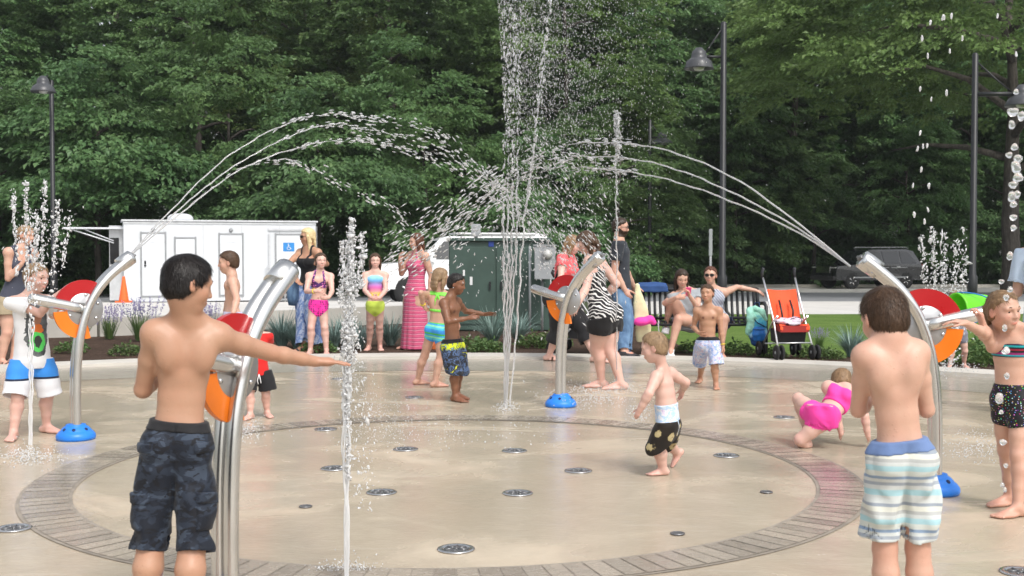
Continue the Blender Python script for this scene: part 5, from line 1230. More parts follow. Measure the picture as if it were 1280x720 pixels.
# ------------------------------------------------------------------ trailer, vehicles, furniture
M['white_metal'] = simple('white_metal', (.60,.62,.645), .38, var=.035, scale=2.5); M['door_white'] = simple('door_white', (.68,.70,.73), .35, var=.02, scale=2)
M['trim_grey'] = simple('trim_grey', (.27,.28,.29), .45); M['sign_blue'] = simple('sign_blue', (.03,.22,.55), .5); M['tyre'] = simple('tyre', (.018,.018,.019), .85); M['glass_dark'] = simple('glass_dark', (.012,.014,.016), .06, spec=.8)
M['black_metal'] = simple('black_metal', (.016,.017,.019), .42, var=.2); M['dark_green_metal'] = simple('dark_green_metal', (.050,.085,.070), .45, var=.15, scale=2.5); M['meter_grey'] = simple('meter_grey', (.33,.345,.36), .42, .2)
M['chrome'] = simple('chrome', (.7,.7,.7), .15, 1); M['lamp_glass'] = simple('lamp_glass', (.5,.5,.48), .2)
def trailer():
    Y = 33.7; z0 = terrain(Y) - .02; u = Y/1460.0
    X = lambda px: (px-640)*u/ (math.cos(PITCH))
    Zp = lambda py: CAMZ + (312-py)*u
    x0, x1 = X(157), X(386); zb, zt = Zp(378), Zp(279); D = 2.3
    e = empty('restroom_trailer', ((x0+x1)/2, Y, z0), 'white restroom trailer with several doors at the forest edge', 'trailer'); L = V((x0+x1)/2, Y, z0)
    P = lambda px, py, dy=0: (X(px)-L[0], dy, Zp(py)-L[2])
    m = MB(); m.box(((0), D/2, (zb+zt)/2 - z0), (x1-x0, D, zt-zb), bev=.03); m.build('body', M['white_metal'], e)
    m = MB(); m.box((0, D/2, zt - z0 + .035), (x1-x0+.10, D+.10, .05), bev=.012); m.box((0, -.012, zt-z0-.03), (x1-x0, .02, .05)); m.build('roof', simple('roof_white', (.55,.565,.58), .45), e)
    m = MB()
    for k in range(5): px = 203 + k*46; q = P(px, 330); m.box((q[0], -.004, q[2]), (.012, .006, zt-zb-.12))
    m.build('panel_seam', simple('seam_grey', (.45,.46,.48), .45), e)
    for a, b, c, d in ((177,205,293,371),(216,240,299,371),(268,296,294,371),(336,370,294,374)):
        p, q = P(a, c), P(b, d); f = MB(); w = .055 if a != 216 else .035
        cx, cz, ww, hh = (p[0]+q[0])/2, (p[2]+q[2])/2, q[0]-p[0], p[2]-q[2]
        f.box((p[0], -.012, cz), (.05,.03,hh+.08)); f.box((q[0], -.012, cz), (.05,.03,hh+.08)); f.box((cx, -.012, p[2]), (ww-.052,.03,.05)); f.box((cx,-.012,q[2]), (ww-.052,.03,.05))
        dr = MB(); dr.box((cx, -.006, cz), (ww-.03, .022, hh-.03)); 
        dd = dr.build('door' if a != 216 else 'panel', M['door_white'], e); f.build('frame', M['trim_grey'], dd)
        if a in (177, 268):
            h = MB(); hp = P(a+4.5, 333); h.lathe([(.0,-.05),(.03,-.045),(.032,-.02),(.018,0)], c=(hp[0],-.02,hp[2]), axis=(0,1,0), n=14); h.box((hp[0],-.022,hp[2]+.09),(.05,.012,.10)); h.build('handle', M['black_metal'], dd)
            s = MB(); sp_ = P((a+b)/2, 304); s.box((sp_[0],-.021,sp_[2]),(.30,.006,.035)); s.build('door_plate', simple('plate_grey', (.55,.57,.60), .5), dd)
            lp = MB(); q2 = P((a+b)/2, 289); lp.lathe([(.0,.05),(.05,.04),(.06,0)], c=(q2[0],-.003,q2[2]), axis=(0,-1,0), n=12); lp.build('lamp', M['trim_grey'], e)
        if a == 336:
            s = MB(); sp_ = P(352, 310); s.box((sp_[0],-.022,sp_[2]),(.32,.008,.26)); sg = s.build('accessible_sign', M['sign_blue'], dd)
            w_ = MB(); c = V(sp_[0], -.0285, sp_[2]); w_.lathe([(.0,-.002),(.018,-.002),(.018,.002),(0,.002)], c=tuple(c+V(-.012,0,.082)), axis=(0,1,0), n=12)
            w_.tube([c + V(-.012,0,.06), c + V(-.008,0,-.01), c + V(.035,0,-.012), c + V(.055,0,-.06), c + V(.075,0,-.055)], .009, 6); w_.tube([c + V(-.010,0,.03), c + V(.03,0,.03)], .007, 6)
            w_.tube([c + V(.0,0,-.035) + V(math.cos(an)*.05, 0, math.sin(an)*.05) for an in np.linspace(2.2, 6.1, 12)], .008, 6); w_.build('wheelchair_symbol', M['lace_white'], sg)
            fr = MB(); 
            for px in (328, 374): q3 = P(px, 335); fr.box((q3[0], -.02, q3[2]), (.05,.05,zt-zb-.35))
            q3 = P(351, 290); fr.box((q3[0],-.02,q3[2]+.05),(1.12,.05,.06)); fr.build('door_surround', simple('surround', (.50,.51,.53), .45), e)
    r = MB(); 
    for px in (325, 342): q = P(px, 336); r.tube([(q[0],-.9,0.02),(q[0],-.9,q[2]),(q[0],-.05,q[2])], .022, 8); 
    for py in (352,): q = P(325, py); q2 = P(342, py); r.tube([(q[0],-.9,q[2]),(q2[0],-.9,q2[2])], .018, 8); q = P(325,337); q2 = P(342,337); r.tube([(q[0],-.9,q[2]),(q2[0],-.9,q2[2])], .02, 8)
    r.build('railing', simple('rail_grey', (.6,.61,.62), .4, .5), e)
    st = MB(); q = P(351, 380); 
    for k in range(3): st.box((q[0], -.25 - .28*k, .36 - .12*k), (.95,.27,.05)); st.box((q[0], -.25-.28*k, (.36-.12*k)/2-.02), (.9,.03,.36-.12*k))
    st.build('steps', M['trim_grey'], e)
    a = MB(); q = P(224, 279); a.lathe([(.36,.0),(.36,.06),(.34,.11),(.27,.17),(.14,.20),(.0,.205)], c=(q[0], .7, zt-z0+.06), n=26); a.build('roof_vent', M['door_white'], e)
    nose = MB(); q0, q1 = P(141, 283), P(157, 378); nose.box(((q0[0]+x0-L[0])/2, D*.55, (zb+zt)/2-z0-.03), (x0-L[0]-q0[0], D*.8, zt-zb-.16)); nose.build('front_end', simple('front_grey', (.50,.51,.52), .5), e)
    wn = MB(); wn.box((q0[0]-.012+.15, D*.15-.014, P(150,315)[2]), (.24,.03,.75)); wn.build('front_window', M['glass_dark'], e)
    aw = MB(); q = P(90, 287); aw.box(((q[0] + x0-L[0])/2, .9, q[2]), (x0-L[0]-q[0], 1.5, .04)); aw.tube([(q[0]+.15,.25,q[2]-.02),(x0-L[0]-.25,.25,q[2]-.42)], .018, 6); aw.tube([(q[0]+.5,.3,q[2]-.02),(x0-L[0]-.25,.3,q[2]-.36)], .018, 6); aw.build('awning', M['door_white'], e)
    sk = MB(); sk.box((0, .35, (zb-z0)/2-.02), (x1-x0-.3, .04, zb-z0-.02)); 
    for sx in (-1.6,-.6): sk.tube([(sx,.28,.32),(sx,.10,.32)], [.32,.32], 24)
    sk.build('undercarriage', M['black_metal'], e)
    a_ = R(19); k_ = 1.05; w2 = (x1-x0)/2; e.rotation_euler = (0,0,a_); e.scale = (k_,1,1.02); e.location = (x0 + w2*k_*math.cos(a_) - .05, Y + w2*k_*math.sin(a_), z0); return e
trailer()
def cone():
    p = at(155, 382, 30.5); z0 = terrain(30.5); p[2] = -.02; e = empty('traffic_cone', tuple(p), 'orange traffic cone standing in front of the white trailer', 'cone')
    o = simple('cone_orange', (.85,.13,.02), .5); m = MB(); m.box((0,0,.02),(.36,.36,.04),bev=.01); m.build('base', o, e); m = MB(); m.lathe([(.13,.04),(.125,.06),(.035,.66),(.03,.68),(.0,.68)], n=20); m.build('body', o, e)
    return e
cone()
def side_profile(name, prof, width, mat, parent, inset=.10, zmid=.95):
    """car body: a side outline (x along, z up) swept across with tumblehome"""
    n = len(prof); ysec = [(-1,.0),(-.97,.5),(-.90,.9),(0,1.0),(.90,.9),(.97,.5),(1,0)]
    vs = []; m = MB()
    for f, g in ((-1.0,0),(-.93,1),(.93,1),(1.0,0)):
        for x, z in prof:
            tum = max(0, z - zmid)*inset/.6; y = f*(width/2 - tum); s = 1 if g else .985; vs.append((x*s, y, .55 + (z-.55)*s))
    fs = []
    for i in range(3):
        for k in range(n): fs.append((i*n+k, i*n+(k+1)%n, (i+1)*n+(k+1)%n, (i+1)*n+k))
    fs.append(tuple(range(n))); fs.append(tuple(3*n+k for k in reversed(range(n)))); m.add(vs, fs); o = m.build(name, mat, parent); return o
def wheel(parent, x, y, r, sg, w=.25):
    m = MB(); m.lathe([(r*.62,-w/2),(r*.93,-w/2),(r,-w*.32),(r,w*.32),(r*.93,w/2),(r*.62,w/2)], c=(x,y,r), axis=(0,1,0), n=28); t = m.build('wheel', M['tyre'], parent)
    m = MB(); m.lathe([(r*.62,sg*-.02),(r*.63,sg*w*.46),(r*.55,sg*w*.40),(r*.15,sg*w*.25),(.0,sg*w*.3)], c=(x,y,r), axis=(0,1,0), n=20)
    for k in range(5):
        a = k*1.2566; m.tube([(x+.1*math.cos(a)*r, y+sg*w*.36, r+.1*math.sin(a)*r), (x+.55*math.cos(a)*r, y+sg*w*.42, r+.55*math.sin(a)*r)], .035, 6)
    m.build('rim', M['steel'], t)
def suv():
    Y = 57.8; p = at(1084, 360, Y); z0 = terrain(Y) - .02
    e = empty('suv', (p[0], Y, z0), 'black sport utility vehicle parked across the road before the forest', 'car', rz=R(20)); e.scale = (1.04,1.04,1.04); k = simple('car_black', (.012,.013,.016), .28, coat=1.0, var=.1)
    body = [(-2.45,.42),(-2.50,.62),(-2.46,.98),(-2.36,1.08),(-1.25,1.16),(2.36,1.16),(2.46,1.02),(2.48,.60),(2.40,.40)]
    side_profile('body', body, 1.98, k, e, .06)
    cab = [(-1.30,1.155),(-.62,1.78),(-.35,1.86),(1.70,1.88),(2.10,1.78),(2.40,1.155)]; cb = side_profile('cabin', cab, 1.86, k, e, .22, 1.15)
    for sg in (-1,1):
        for poly in ([(-.98,1.20),(-.52,1.70),(.15,1.76),(.15,1.20)], [(.25,1.20),(.25,1.76),(1.15,1.77),(1.15,1.20)], [(1.25,1.20),(1.25,1.77),(1.72,1.74),(2.12,1.20)]):
            m = MB(); vs = [(x, sg*(.93 - (z-1.15)*.22/.6 + .012), z) for x, z in poly]; m.add(vs, [tuple(range(len(vs)))]); m.build('window', M['glass_dark'], e)
        m = MB(); m.box((-.05, sg*1.0, 1.0), (1.0,.03,.03)); m.box((1.05, sg*1.0, 1.0), (.9,.03,.03)); m.box((0,sg*1.0,.55),(3.0,.03,.06)); m.build('door_trim', M['trim_grey'], e)
        for x in (.0, 1.0): m = MB(); m.box((x, sg*1.005, 1.03), (.20,.03,.035), bev=.008); m.build('door_handle', M['chrome'], e)
        m = MB(); m.box((-.88, sg*1.10, 1.22), (.14,.22,.17), bev=.03); m.build('mirror', k, e)
        m = MB(); m.box((-2.40, sg*.72, .93), (.12,.42,.20), bev=.03); m.build('headlight', M['lamp_glass'], e)
        m = MB(); m.box((2.44, sg*.80, .98), (.07,.22,.34), bev=.02); m.build('tail_light', simple('tail_red', (.3,.01,.01), .2), e)
        for x in (-1.55, 1.48): wheel(e, x, sg*.88, .39, sg)
        m = MB(); m.tube([(-.3,sg*.66,1.90),(-.2,sg*.66,1.945),(1.6,sg*.66,1.955),(1.8,sg*.66,1.90)], .022, 8); m.build('roof_rail', M['trim_grey'], e)
    m = MB(); vs = [(-1.28 - .02, -.78, 1.19), (-1.28-.02, .78, 1.19), (-.63-.02, .66, 1.76), (-.63-.02, -.66, 1.76)]; m.add(vs, [(0,1,2,3)]); m.build('windscreen', M['glass_dark'], e)
    m = MB()
    for z in (.80,.90,1.0): m.box((-2.475, 0, z), (.06,1.06,.055))
    m.box((-2.47,0,.90),(.03,1.1,.34)); m.build('grille', M['chrome'], e)
    m = MB(); m.box((-2.50,0,.52),(.16,1.86,.20),bev=.04); m.box((2.48,0,.52),(.14,1.86,.20),bev=.04); m.build('bumper', simple('bumper_dark', (.03,.03,.033), .5), e); return e
suv()
def van():
    Y = 35.0; z0 = terrain(Y) - .03; p = at(574, 360, Y)
    e = empty('pickup_truck', (p[0], Y, z0), 'white crew cab truck with a canopy parked behind the green cabinet', 'truck', rz=R(12)); e.scale = (1.0,1.0,1.07); k = simple('car_white', (.78,.79,.80), .25, coat=.5, var=.03)
    body = [(-2.60,.45),(-2.66,.70),(-2.58,1.02),(-2.42,1.12),(-1.35,1.20),(2.55,1.20),(2.62,1.0),(2.62,.55),(2.52,.42)]; side_profile('body', body, 1.95, k, e, .06)
    cab = [(-1.35,1.195),(-.70,1.80),(-.45,1.88),(2.30,1.97),(2.55,1.90),(2.60,1.195)]; side_profile('cabin', cab, 1.84, k, e, .20, 1.2)
    for sg in (-1,1):
        for poly in ([(-1.02,1.25),(-.58,1.74),(-.02,1.78),(-.02,1.25)], [(.08,1.25),(.08,1.78),(.95,1.80),(.95,1.25)], [(1.15,1.28),(1.15,1.80),(2.30,1.84),(2.40,1.28)]):
            m = MB(); vs = [(x, sg*(.92 - (z-1.2)*.2/.6 + .012), z) for x, z in poly]; m.add(vs, [tuple(range(len(vs)))]); m.build('window', M['glass_dark'], e)
        for x in (-1.65, 1.60): wheel(e, x, sg*.87, .40, sg)
        m = MB(); m.box((-2.52, sg*.70, .97), (.14,.40,.20), bev=.03); m.build('headlight', M['lamp_glass'], e)
        m = MB(); m.box((-.95, sg*1.10, 1.28), (.16,.24,.20), bev=.03); m.build('mirror', k, e)
        m = MB(); m.box((-2.55, sg*.78, .80), (.12,.24,.10), bev=.02); m.build('indicator', simple('indicator_amber', (.7,.22,.02), .3), e)
    m = MB(); m.add([(-1.35,-.76,1.23),(-1.35,.76,1.23),(-.72,.66,1.78),(-.72,-.66,1.78)], [(0,1,2,3)]); m.build('windscreen', M['glass_dark'], e)
    m = MB(); m.box((-2.62,0,.88),(.08,1.05,.30),bev=.02); m.build('grille', M['black_metal'], e); m = MB(); m.box((-2.66,0,.56),(.18,1.9,.22),bev=.04); m.build('bumper', M['chrome'], e)
    m = MB(); m.box((1.0,0,1.955),(2.4,1.5,.05),bev=.02); m.build('roof_rack', k, e); return e
van()
def cabinet():
    Y = 20.0; u = Y/1460; X = lambda px: (px-640)*u; Z = lambda py: CAMZ + (312-py)*u; z0 = -.02; cx = (X(561)+X(688))/2
    e = empty('transformer_cabinet', (cx, Y, z0), 'dark green metal utility cabinet standing among the grasses', 'utility cabinet'); W = X(688)-X(561); H_ = Z(301)-z0
    m = MB(); m.box((0,.55,H_/2),(W,1.1,H_),bev=.015); m.build('body', M['dark_green_metal'], e); m = MB(); m.prism([(-W/2-.03,-.06),(W/2+.03,-.06),(W/2+.03,1.16),(-W/2-.03,1.16)], H_, H_+.05, 'xy'); m.build('lid', M['dark_green_metal'], e)
    for sx, w in ((-W*.27, W*.44), (W*.20, W*.46)):
        m = MB(); m.box((sx,-.012,H_*.5),(w,.024,H_*.86),bev=.006); d = m.build('door', M['dark_green_metal'], e)
        h = MB(); h.box((sx+w*.40 if sx < 0 else sx-w*.40,-.04,H_*.5),(.03,.04,.14),bev=.006); h.build('handle', M['black_metal'], d)
    for px, py, w, h_, mt in ((580,341,.035,.10,M['lace_white']),(589,351,.045,.14,M['lace_white']),(614,305,.09,.09,simple('label_blue',(.02,.05,.25),.5)),(613,299,.13,.02,M['lace_white'])):
        m = MB(); m.box((X(px)-cx,-.028,Z(py)-z0),(w,.004,h_)); m.build('warning_label', mt, e)
    v = MB(); 
    return e
cabinet()
def meter():
    Y = 19.6; u = Y/1460; X = lambda px: (px-640)*u; Z = lambda py: CAMZ + (312-py)*u; z0 = -.02; cx = X(681)
    e = empty('electric_meter', (cx, Y, z0), 'grey electric meter box on posts beside the green cabinet', 'meter box')
    m = MB(); m.box((0,0,Z(328)-z0),(X(694)-X(668),.22,Z(307)-Z(349)),bev=.012); m.box((0,0,Z(306.5)-z0),(X(696)-X(667),.26,.02)); m.build('box', M['meter_grey'], e)
    m = MB(); m.lathe([(.085,0),(.085,.03),(.07,.08),(.05,.11),(.0,.115)], c=(X(684)-cx,-.11,Z(318)-z0), axis=(0,-1,0), n=22); m.build('dial', M['lamp_glass'], e)
    m = MB(); m.box((X(683)-cx,-.113,Z(329)-z0),(.07,.01,.05)); m.build('plate', M['lace_white'], e)
    for px in (662.5, 678): m = MB(); m.tube([(X(px)-cx,.09,0),(X(px)-cx,.09,Z(308 if px < 670 else 348)-z0)], .022, 10); m.build('post', M['meter_grey'], e)
    return e
meter()
def flue():
    Y = 30; p = at(595, 296, Y); e = empty('vent_pipe', (p[0], Y, terrain(Y)), 'grey square-topped vent post rising behind the green cabinet', 'post'); h = at(595,281,Y)[2] - terrain(Y)
    m = MB(); m.tube([(0,0,0),(0,0,h-.25)], .05, 10); m.build('pole', M['trim_grey'], e); m = MB(); m.box((0,0,h-.14),(.24,.24,.32),bev=.02); m.box((.05,-.122,h-.14),(.08,.01,.22)); m.build('head', M['meter_grey'], e); return e
flue()
# street lamps
def lamp(px, ytop, Y, armdx, armdy, yarm, label, shade_r=.36):
    zt = at(px, ytop, Y)[2]; za = at(px, yarm, Y)[2]; x = at(px, 312, Y)[0]; z0 = terrain(Y) - .03
    e = empty('street_lamp', (x, Y, z0), label, 'street lamp', 'black street lamps along the path'); b = M['black_metal']; h = zt - z0; a = za - z0
    m = MB(); m.tube([(0,0,0),(0,0,.9),(0,0,.95),(0,0,h-.03),(0,0,h)], [.11,.11,.075,.065,.03], 14); m.lathe([(.20,0),(.20,.05),(.14,.12),(.12,.3)], n=18); m.build('post', b, e)
    d = nrm(V(armdx, armdy, 0)); L = math.hypot(armdx, armdy); m = MB(); p1 = d*L + V(0,0,a)
    m.tube([V(0,0,a), p1], .05 if L > .9 else .03, 8); m.tube([V(0,0,min(h-.1, a+.75)), d*L*.5 + V(0,0,a+.28), d*L*.78 + V(0,0,a+.05)], .018, 8); m.build('arm', b, e)
    m = MB(); r = shade_r; c = tuple(p1 + V(0,0,.10))
    m.lathe([(.0,.10),(.07,.10),(.10,.06),(.15,.02),(.175,-.06),(.175,-.12),(.21,-.155),(.28,-.20),(.9*r,-.27),(r,-.35),(r,-.375),(r*.93,-.37),(.25,-.25),(.0,-.22)], c=c, n=28); sh = m.build('lamp_shade', simple('shade_grey', (.06,.062,.068), .35), e)
    m = MB(); m.lathe([(.0,-.42),(.10,-.40),(.13,-.34),(.10,-.24),(0,-.24)], c=c, n=16); m.build('bulb', M['lamp_glass'], sh); return e
lamp(903, 27, 26.3, -.55, 0, 71, 'black street lamp with its shade hanging left of the post, above the bench', .33)
lamp(1216, 66, 26.0, 1.0, -.1, 118, 'black street lamp on the right whose arm holds a shade over the bubbling water', .36)
lamp(67, 100, 35.0, .05, -.75, 108, 'black street lamp before the dark trees at the left', .36)
lamp(812, 150, 46.0, .45, -.2, 172, 'distant black street lamp seen through the spray', .42)
p = at(888, 345, 24.0); e = empty('marker_post', (p[0], 24.0, terrain(24)), 'thin grey marker post left of the tall street lamp', 'post'); m = MB(); m.tube([(0,0,0),(0,0,at(888,300,24)[2]-terrain(24)-.1)], .025, 8); m.build('pole', M['trim_grey'], e); m = MB(); m.box((0,0,at(888,303,24)[2]-terrain(24)),(.07,.05,.55),bev=.01); m.build('head', M['meter_grey'], e)
# bench
def bench():
    Y = 15.15; xl, xr = at(768,400,Y)[0], at(953,400,Y)[0]; cx = (xl+xr)/2; W = xr-xl; k = M['black_metal']
    e = empty('park_bench', (cx, Y, .0), 'black metal slatted bench at the edge of the pad where two women sit', 'bench')
    zt = at(0, 362, Y+.3)[2]; zs = .43
    m = MB(); n = 26
    for i in range(n):
        x = -W/2 + .05 + (W-.10)*i/(n-1); m.tube([(x,.20,zs-.01),(x,.27,zs+.1),(x,.345,zt-.02)], .019, 6)
    m.build('back_slats', k, e); m = MB(); m.tube([(-W/2,.35,zt),(W/2,.35,zt)], .028, 10); m.tube([(-W/2,.21,zs+.03),(W/2,.21,zs+.03)], .02, 8); m.build('top_rail', k, e)
    m = MB()
    for i in range(n): x = -W/2 + .05 + (W-.10)*i/(n-1); m.tube([(x,.20,zs-.01),(x,0,zs-.005),(x,-.22,zs+.004),(x,-.245,zs-.03)], .019, 6)
    m.tube([(-W/2,-.245,zs-.03),(W/2,-.245,zs-.03)], .018, 8); m.build('seat', k, e)
    for sx in (-1, 1):
        x = sx*(W/2-.0); m = MB(); m.tube([(x,.36,zt+.01),(x,.27,zs+.1),(x,.20,zs),(x,.27,0.01)], .026, 8); m.tube([(x,-.23,.01),(x,-.22,zs),(x,-.22,zs+.20),(x,-.12,zs+.24),(x,.28,zs+.22)], .024, 8); m.tube([(x,-.22,zs-.02),(x,.2,zs-.02)], .02, 8); m.box((x,-.23,.012),(.07,.12,.02)); m.box((x,.27,.012),(.07,.12,.02)); m.build('leg', k, e)
    return e
bench()
def stroller(px, py, Y, label, fab, rz, sc=1.0, tr=None):
    p = ground(px, py); e = empty('stroller', (p[0], p[1], .03), label, 'stroller', rz=rz); al = simple('stroller_alu', (.72,.72,.73), .3, .8); s = sc
    m = MB()
    for sx in (-1,1):
        x = sx*.20; m.tube([(x*1.12,-.30,.09),(x,-.06,.46),(x*1.02,.16,.78),(x*1.05,.30,.98)], .012, 8); m.tube([(x*1.12,.30,.09),(x,-.02,.44),(x*.95,-.16,.52)], .011, 8)
    m.tube([(-.21,-.24,.20),(.21,-.24,.20)], .009, 6); m.tube([(-.21,.22,.16),(.21,.22,.16)], .009, 6); m.build('frame', al, e)
    for sx in (-1,1): m = MB(); m.tube([(sx*.21,.30,.98),(sx*.212,.33,1.03),(sx*.205,.30,1.10)], .020, 10); m.build('handle', M['black_plastic'], e)
    # seat sling: curved sheet with thickness
    vs = []; prof = [(.20,.84),(.10,.62),(.02,.44),(-.08,.40),(-.20,.43),(-.25,.40),(-.25,.36)]; n = 9; th = .018
    for side in (0,1):
        for y, z in prof:
            for i in range(n):
                u = i/(n-1)*2-1; sag = (1-u*u)*.035; vs.append((u*(.185), y + sag*.8 + side*th*.9, z - sag*.5 - side*th*.5))
    fs = []; k = len(prof)
    for sd in (0,1):
        for j in range(k-1):
            for i in range(n-1): a = sd*k*n + j*n + i; q = (a,a+1,a+n+1,a+n); fs.append(q if sd else q[::-1])
    m = MB(); m.add(vs, fs, smooth=True); st = m.build('seat', fab, e)
    m = MB(); m.prism([(-.24,.405),(.03,.43),(.03,.36),(-.24,.33)], -.18, .18, 'yz'); m.build('seat_edge', simple('seat_dark_red', (.30,.02,.015), .7) if fab.name == 'stroller_orange' else fab, e)
    for sx in (-1,1): m = MB(); m.tube([(sx*.07,.105,.70),(sx*.075,.01,.58),(sx*.065,-.01,.48)], .013, 6); m.build('strap', M['black_plastic'], st)
    m = MB(); m.prism([(-.20,.34),(.16,.36),(.12,.20),(-.14,.18)], -.165, .165, 'yz'); m.build('basket', M['black_cloth'], e)
    for sx in (-1,1):
        for y in (-.31,.30):
            for o in (-.032,.032):
                m = MB(); c = (sx*.225+o, y, .092)
                m.lathe([(.055,-.014),(.082,-.016),(.092,-.007),(.092,.007),(.082,.016),(.055,.014)], c=c, axis=(1,0,0), n=20); w_ = m.build('wheel', M['tyre'], e)
                m = MB(); m.lathe([(.0,-.016),(.02,-.016),(.022,-.010),(.054,-.010),(.054,.010),(.022,.010),(.02,.016),(0,.016)], c=c, axis=(1,0,0), n=14); m.build('rim', M['meter_grey'], w_)
    return e, p
orange = cloth('stroller_orange', (.80,.085,.022), .6)
st, sp_ = stroller(984, 450, 14.2, 'orange stroller with a silver frame beside the bench', orange, R(8))
m = MB(); rg = np.random.RandomState(2)
bl = VOL(V(-.22,-.22,-.06), V(.22,.22,.14), .008); bl.u(EL((-.06,0,.0),(.12,.12,.040))).u(EL((.07,-.03,.015),(.09,.12,.04)), .02).u(EL((.02,-.10,-.02),(.10,.06,.03)), .02); X_, Y_, Z_ = bl.xyz(); v_, q_ = nets(bl, bl.F + wav(X_, Y_, Z_, 3, 60, 6)*.010)
t = NT('blanket'); c_ = t.ramp(t.noise(13, 2, .5, t.obj(), 1), [(.44,(.66,.62,.70)),(.5,(.70,.45,.55)),(.56,(.02,.02,.04))], 'CONSTANT'); t.pbr(c_, .9)
bo = mesh_np('blanket', relax(v_, q_, 1), q_, t.m, loc=(sp_[0]-.0, sp_[1]-.09, .03+.455)); tag(bo, 'white and black patterned blanket bundled on the orange stroller seat', 'blanket')
dk = cloth('stroller_grey', (.06,.06,.07), .7)
stroller(727, 444, 14.7, 'dark stroller mostly hidden behind the two women at the centre cannon', dk, R(70))
def backpack():
    Y = 14.85; c = at(947, 405, Y); e = empty('backpack', tuple(c), 'blue and aqua backpack hanging from the end of the bench', 'backpack'); e.scale = (.82,.82,.9)
    t = NT('pack_cloth'); o = t.obj(); p_ = t.sep(o); f = t.math('MULTIPLY_ADD', t.noise(14, 3, .6, o, 1), .35, t.math('MULTIPLY', p_[2], -1.4))
    cc = t.ramp(f, [(.0,(.30,.66,.52)),(.10,(.10,.50,.62)),(.22,(.04,.34,.62)),(.34,(.30,.55,.72)),(.45,(.015,.10,.38)),(.62,(.008,.05,.20))]); t.pbr(cc, .6)
    v = VOL(V(-.3,-.3,-.42), V(.3,.3,.42), .008); v.u(LOFT([(0,0,.16),(0,-.01,.02),(0,-.01,-.16),(0,0,-.25)], (1,0,0), [.10,.135,.14,.11], [.06,.08,.09,.07])); X, Y_, Z = v.xyz(); a, q = nets(v, v.F + wav(X, Y_, Z, 5, 46, 6)*.012); mesh_np('bag', relax(a, q, 1), q, t.m, e)
    v = VOL(V(-.3,-.3,-.42), V(.3,.3,.42), .008); v.u(LOFT([(-.01,-.085,-.06),(.0,-.095,-.14),(0,-.085,-.21)], (1,0,0), [.09,.105,.09], [.03,.05,.035])); X, Y_, Z = v.xyz(); a, q = nets(v, v.F + wav(X, Y_, Z, 8, 60, 6)*.008); mesh_np('front_pocket', relax(a, q, 1), q, simple('pocket_blue', (.02,.16,.50), .6, var=.3, scale=20), e)
    v = VOL(V(-.3,-.3,-.42), V(.3,.3,.42), .008); v.u(LOFT([(-.13,-.02,.19),(-.10,-.06,.10),(-.13,-.05,-.06),(-.16,-.03,-.14)], (1,0,0), [.06,.075,.06,.035], [.05,.04,.035,.02])); v.u(LOFT([(-.05,-.03,.22),(.06,-.05,.17),(.11,-.05,.06)], (0,0,1), [.04,.05,.03], [.04,.035,.02]), .02); X, Y_, Z = v.xyz(); a, q = nets(v, v.F + wav(X, Y_, Z, 9, 50, 6)*.013); mesh_np('flap', relax(a, q, 1), q, simple('flap_mint', (.30,.62,.50), .7, var=.3, scale=14), e)
    sn = simple('strap_navy', (.01,.03,.10), .7)
    m = MB(); m.tube([(-.05,.06,.16),(-.03,.05,.30),(.03,.05,.30),(.05,.06,.16)], .012, 8); m.build('strap', sn, e)
    m = MB(); m.tube([(-.10,-.075,.10),(-.02,-.10,.02),(.07,-.10,-.02),(.13,-.06,-.04)], .008, 6); m.tube([(-.09,-.12,-.07),(0,-.14,-.075),(.09,-.12,-.07)], .006, 6); m.build('zip', sn, e); return e
backpack()
def bucket():
    Y = 9.1; c = at(1215, 384, Y); g = simple('bucket_green', (.16,.72,.03), .35, var=.05)
    e = empty('bucket', tuple(c), 'lime green plastic bucket tipped over by the person in pale blue', 'bucket'); ax = nrm(V(-.93,-.30,-.06))
    m = MB(); m.lathe([(.0,-.13),(.085,-.13),(.09,-.125),(.118,.125),(.124,.128),(.124,.145),(.114,.145),(.112,.12),(.085,-.115),(.0,-.115)], axis=tuple(ax), n=32); m.build('pail', g, e)
    u = nrm(np.cross(ax, V(0,1,0))); w = np.cross(ax, u); m = MB(); m.tube([ax*.135 + (u*math.cos(a))*.125 + w*math.sin(a)*.05 - ax*.22*math.sin(a) - V(0,.02,0)*math.sin(a) + w*.10*math.sin(a) for a in np.linspace(0, math.pi, 14)], .006, 6); m.build('handle', simple('bucket_blue', (.02,.18,.5), .4), e); return e
bucket()
# bags and towels
def soft(name, c, parts, mat, seed, label, cat, vox=.009, amp=.008, fr=38):
    lo = np.min([p.lo for p in parts], 0) - .06; hi = np.max([p.hi for p in parts], 0) + .06; v = VOL(lo, hi, vox)
    for p in parts: v.u(p, .025)
    X, Y, Z = v.xyz(); a, q = nets(v, v.F + (wav(X, Y, Z, seed, fr, 6)*amp).astype(np.float32)); o = mesh_np(name, relax(a, q, 1), q, mat, loc=tuple(c)); return tag(o, label, cat)
soft('shoulder_bag', at(690,373,14.0), [EL((0,0,0),(.12,.07,.14)), RC((.0,0,.1),(.10,.02,.42),.014)], M['black_cloth'], 3, "black shoulder bag hanging at the coral shirt woman's back", 'bag')
soft('towel', at(801,390,14.9), [LOFT([(-.05,0,.34),(-.02,0,.12),(.02,0,-.12),(.05,0,-.36)], (1,0,0), [.035,.07,.105,.11], [.03,.026,.026,.024])], M['cream_cloth'], 5, 'cream towel hanging at the side of the man in black', 'towel', amp=.014, fr=30)
soft('swim_bag', at(805,401,14.75), [EL((-.03,0,-.01),(.11,.09,.058)), EL((.07,0,.015),(.07,.07,.055)), EL((.12,-.01,-.02),(.04,.04,.035))], M['hot_pink_cloth'], 7, 'hot pink bundle on the bench left of the woman in grey', 'bag')
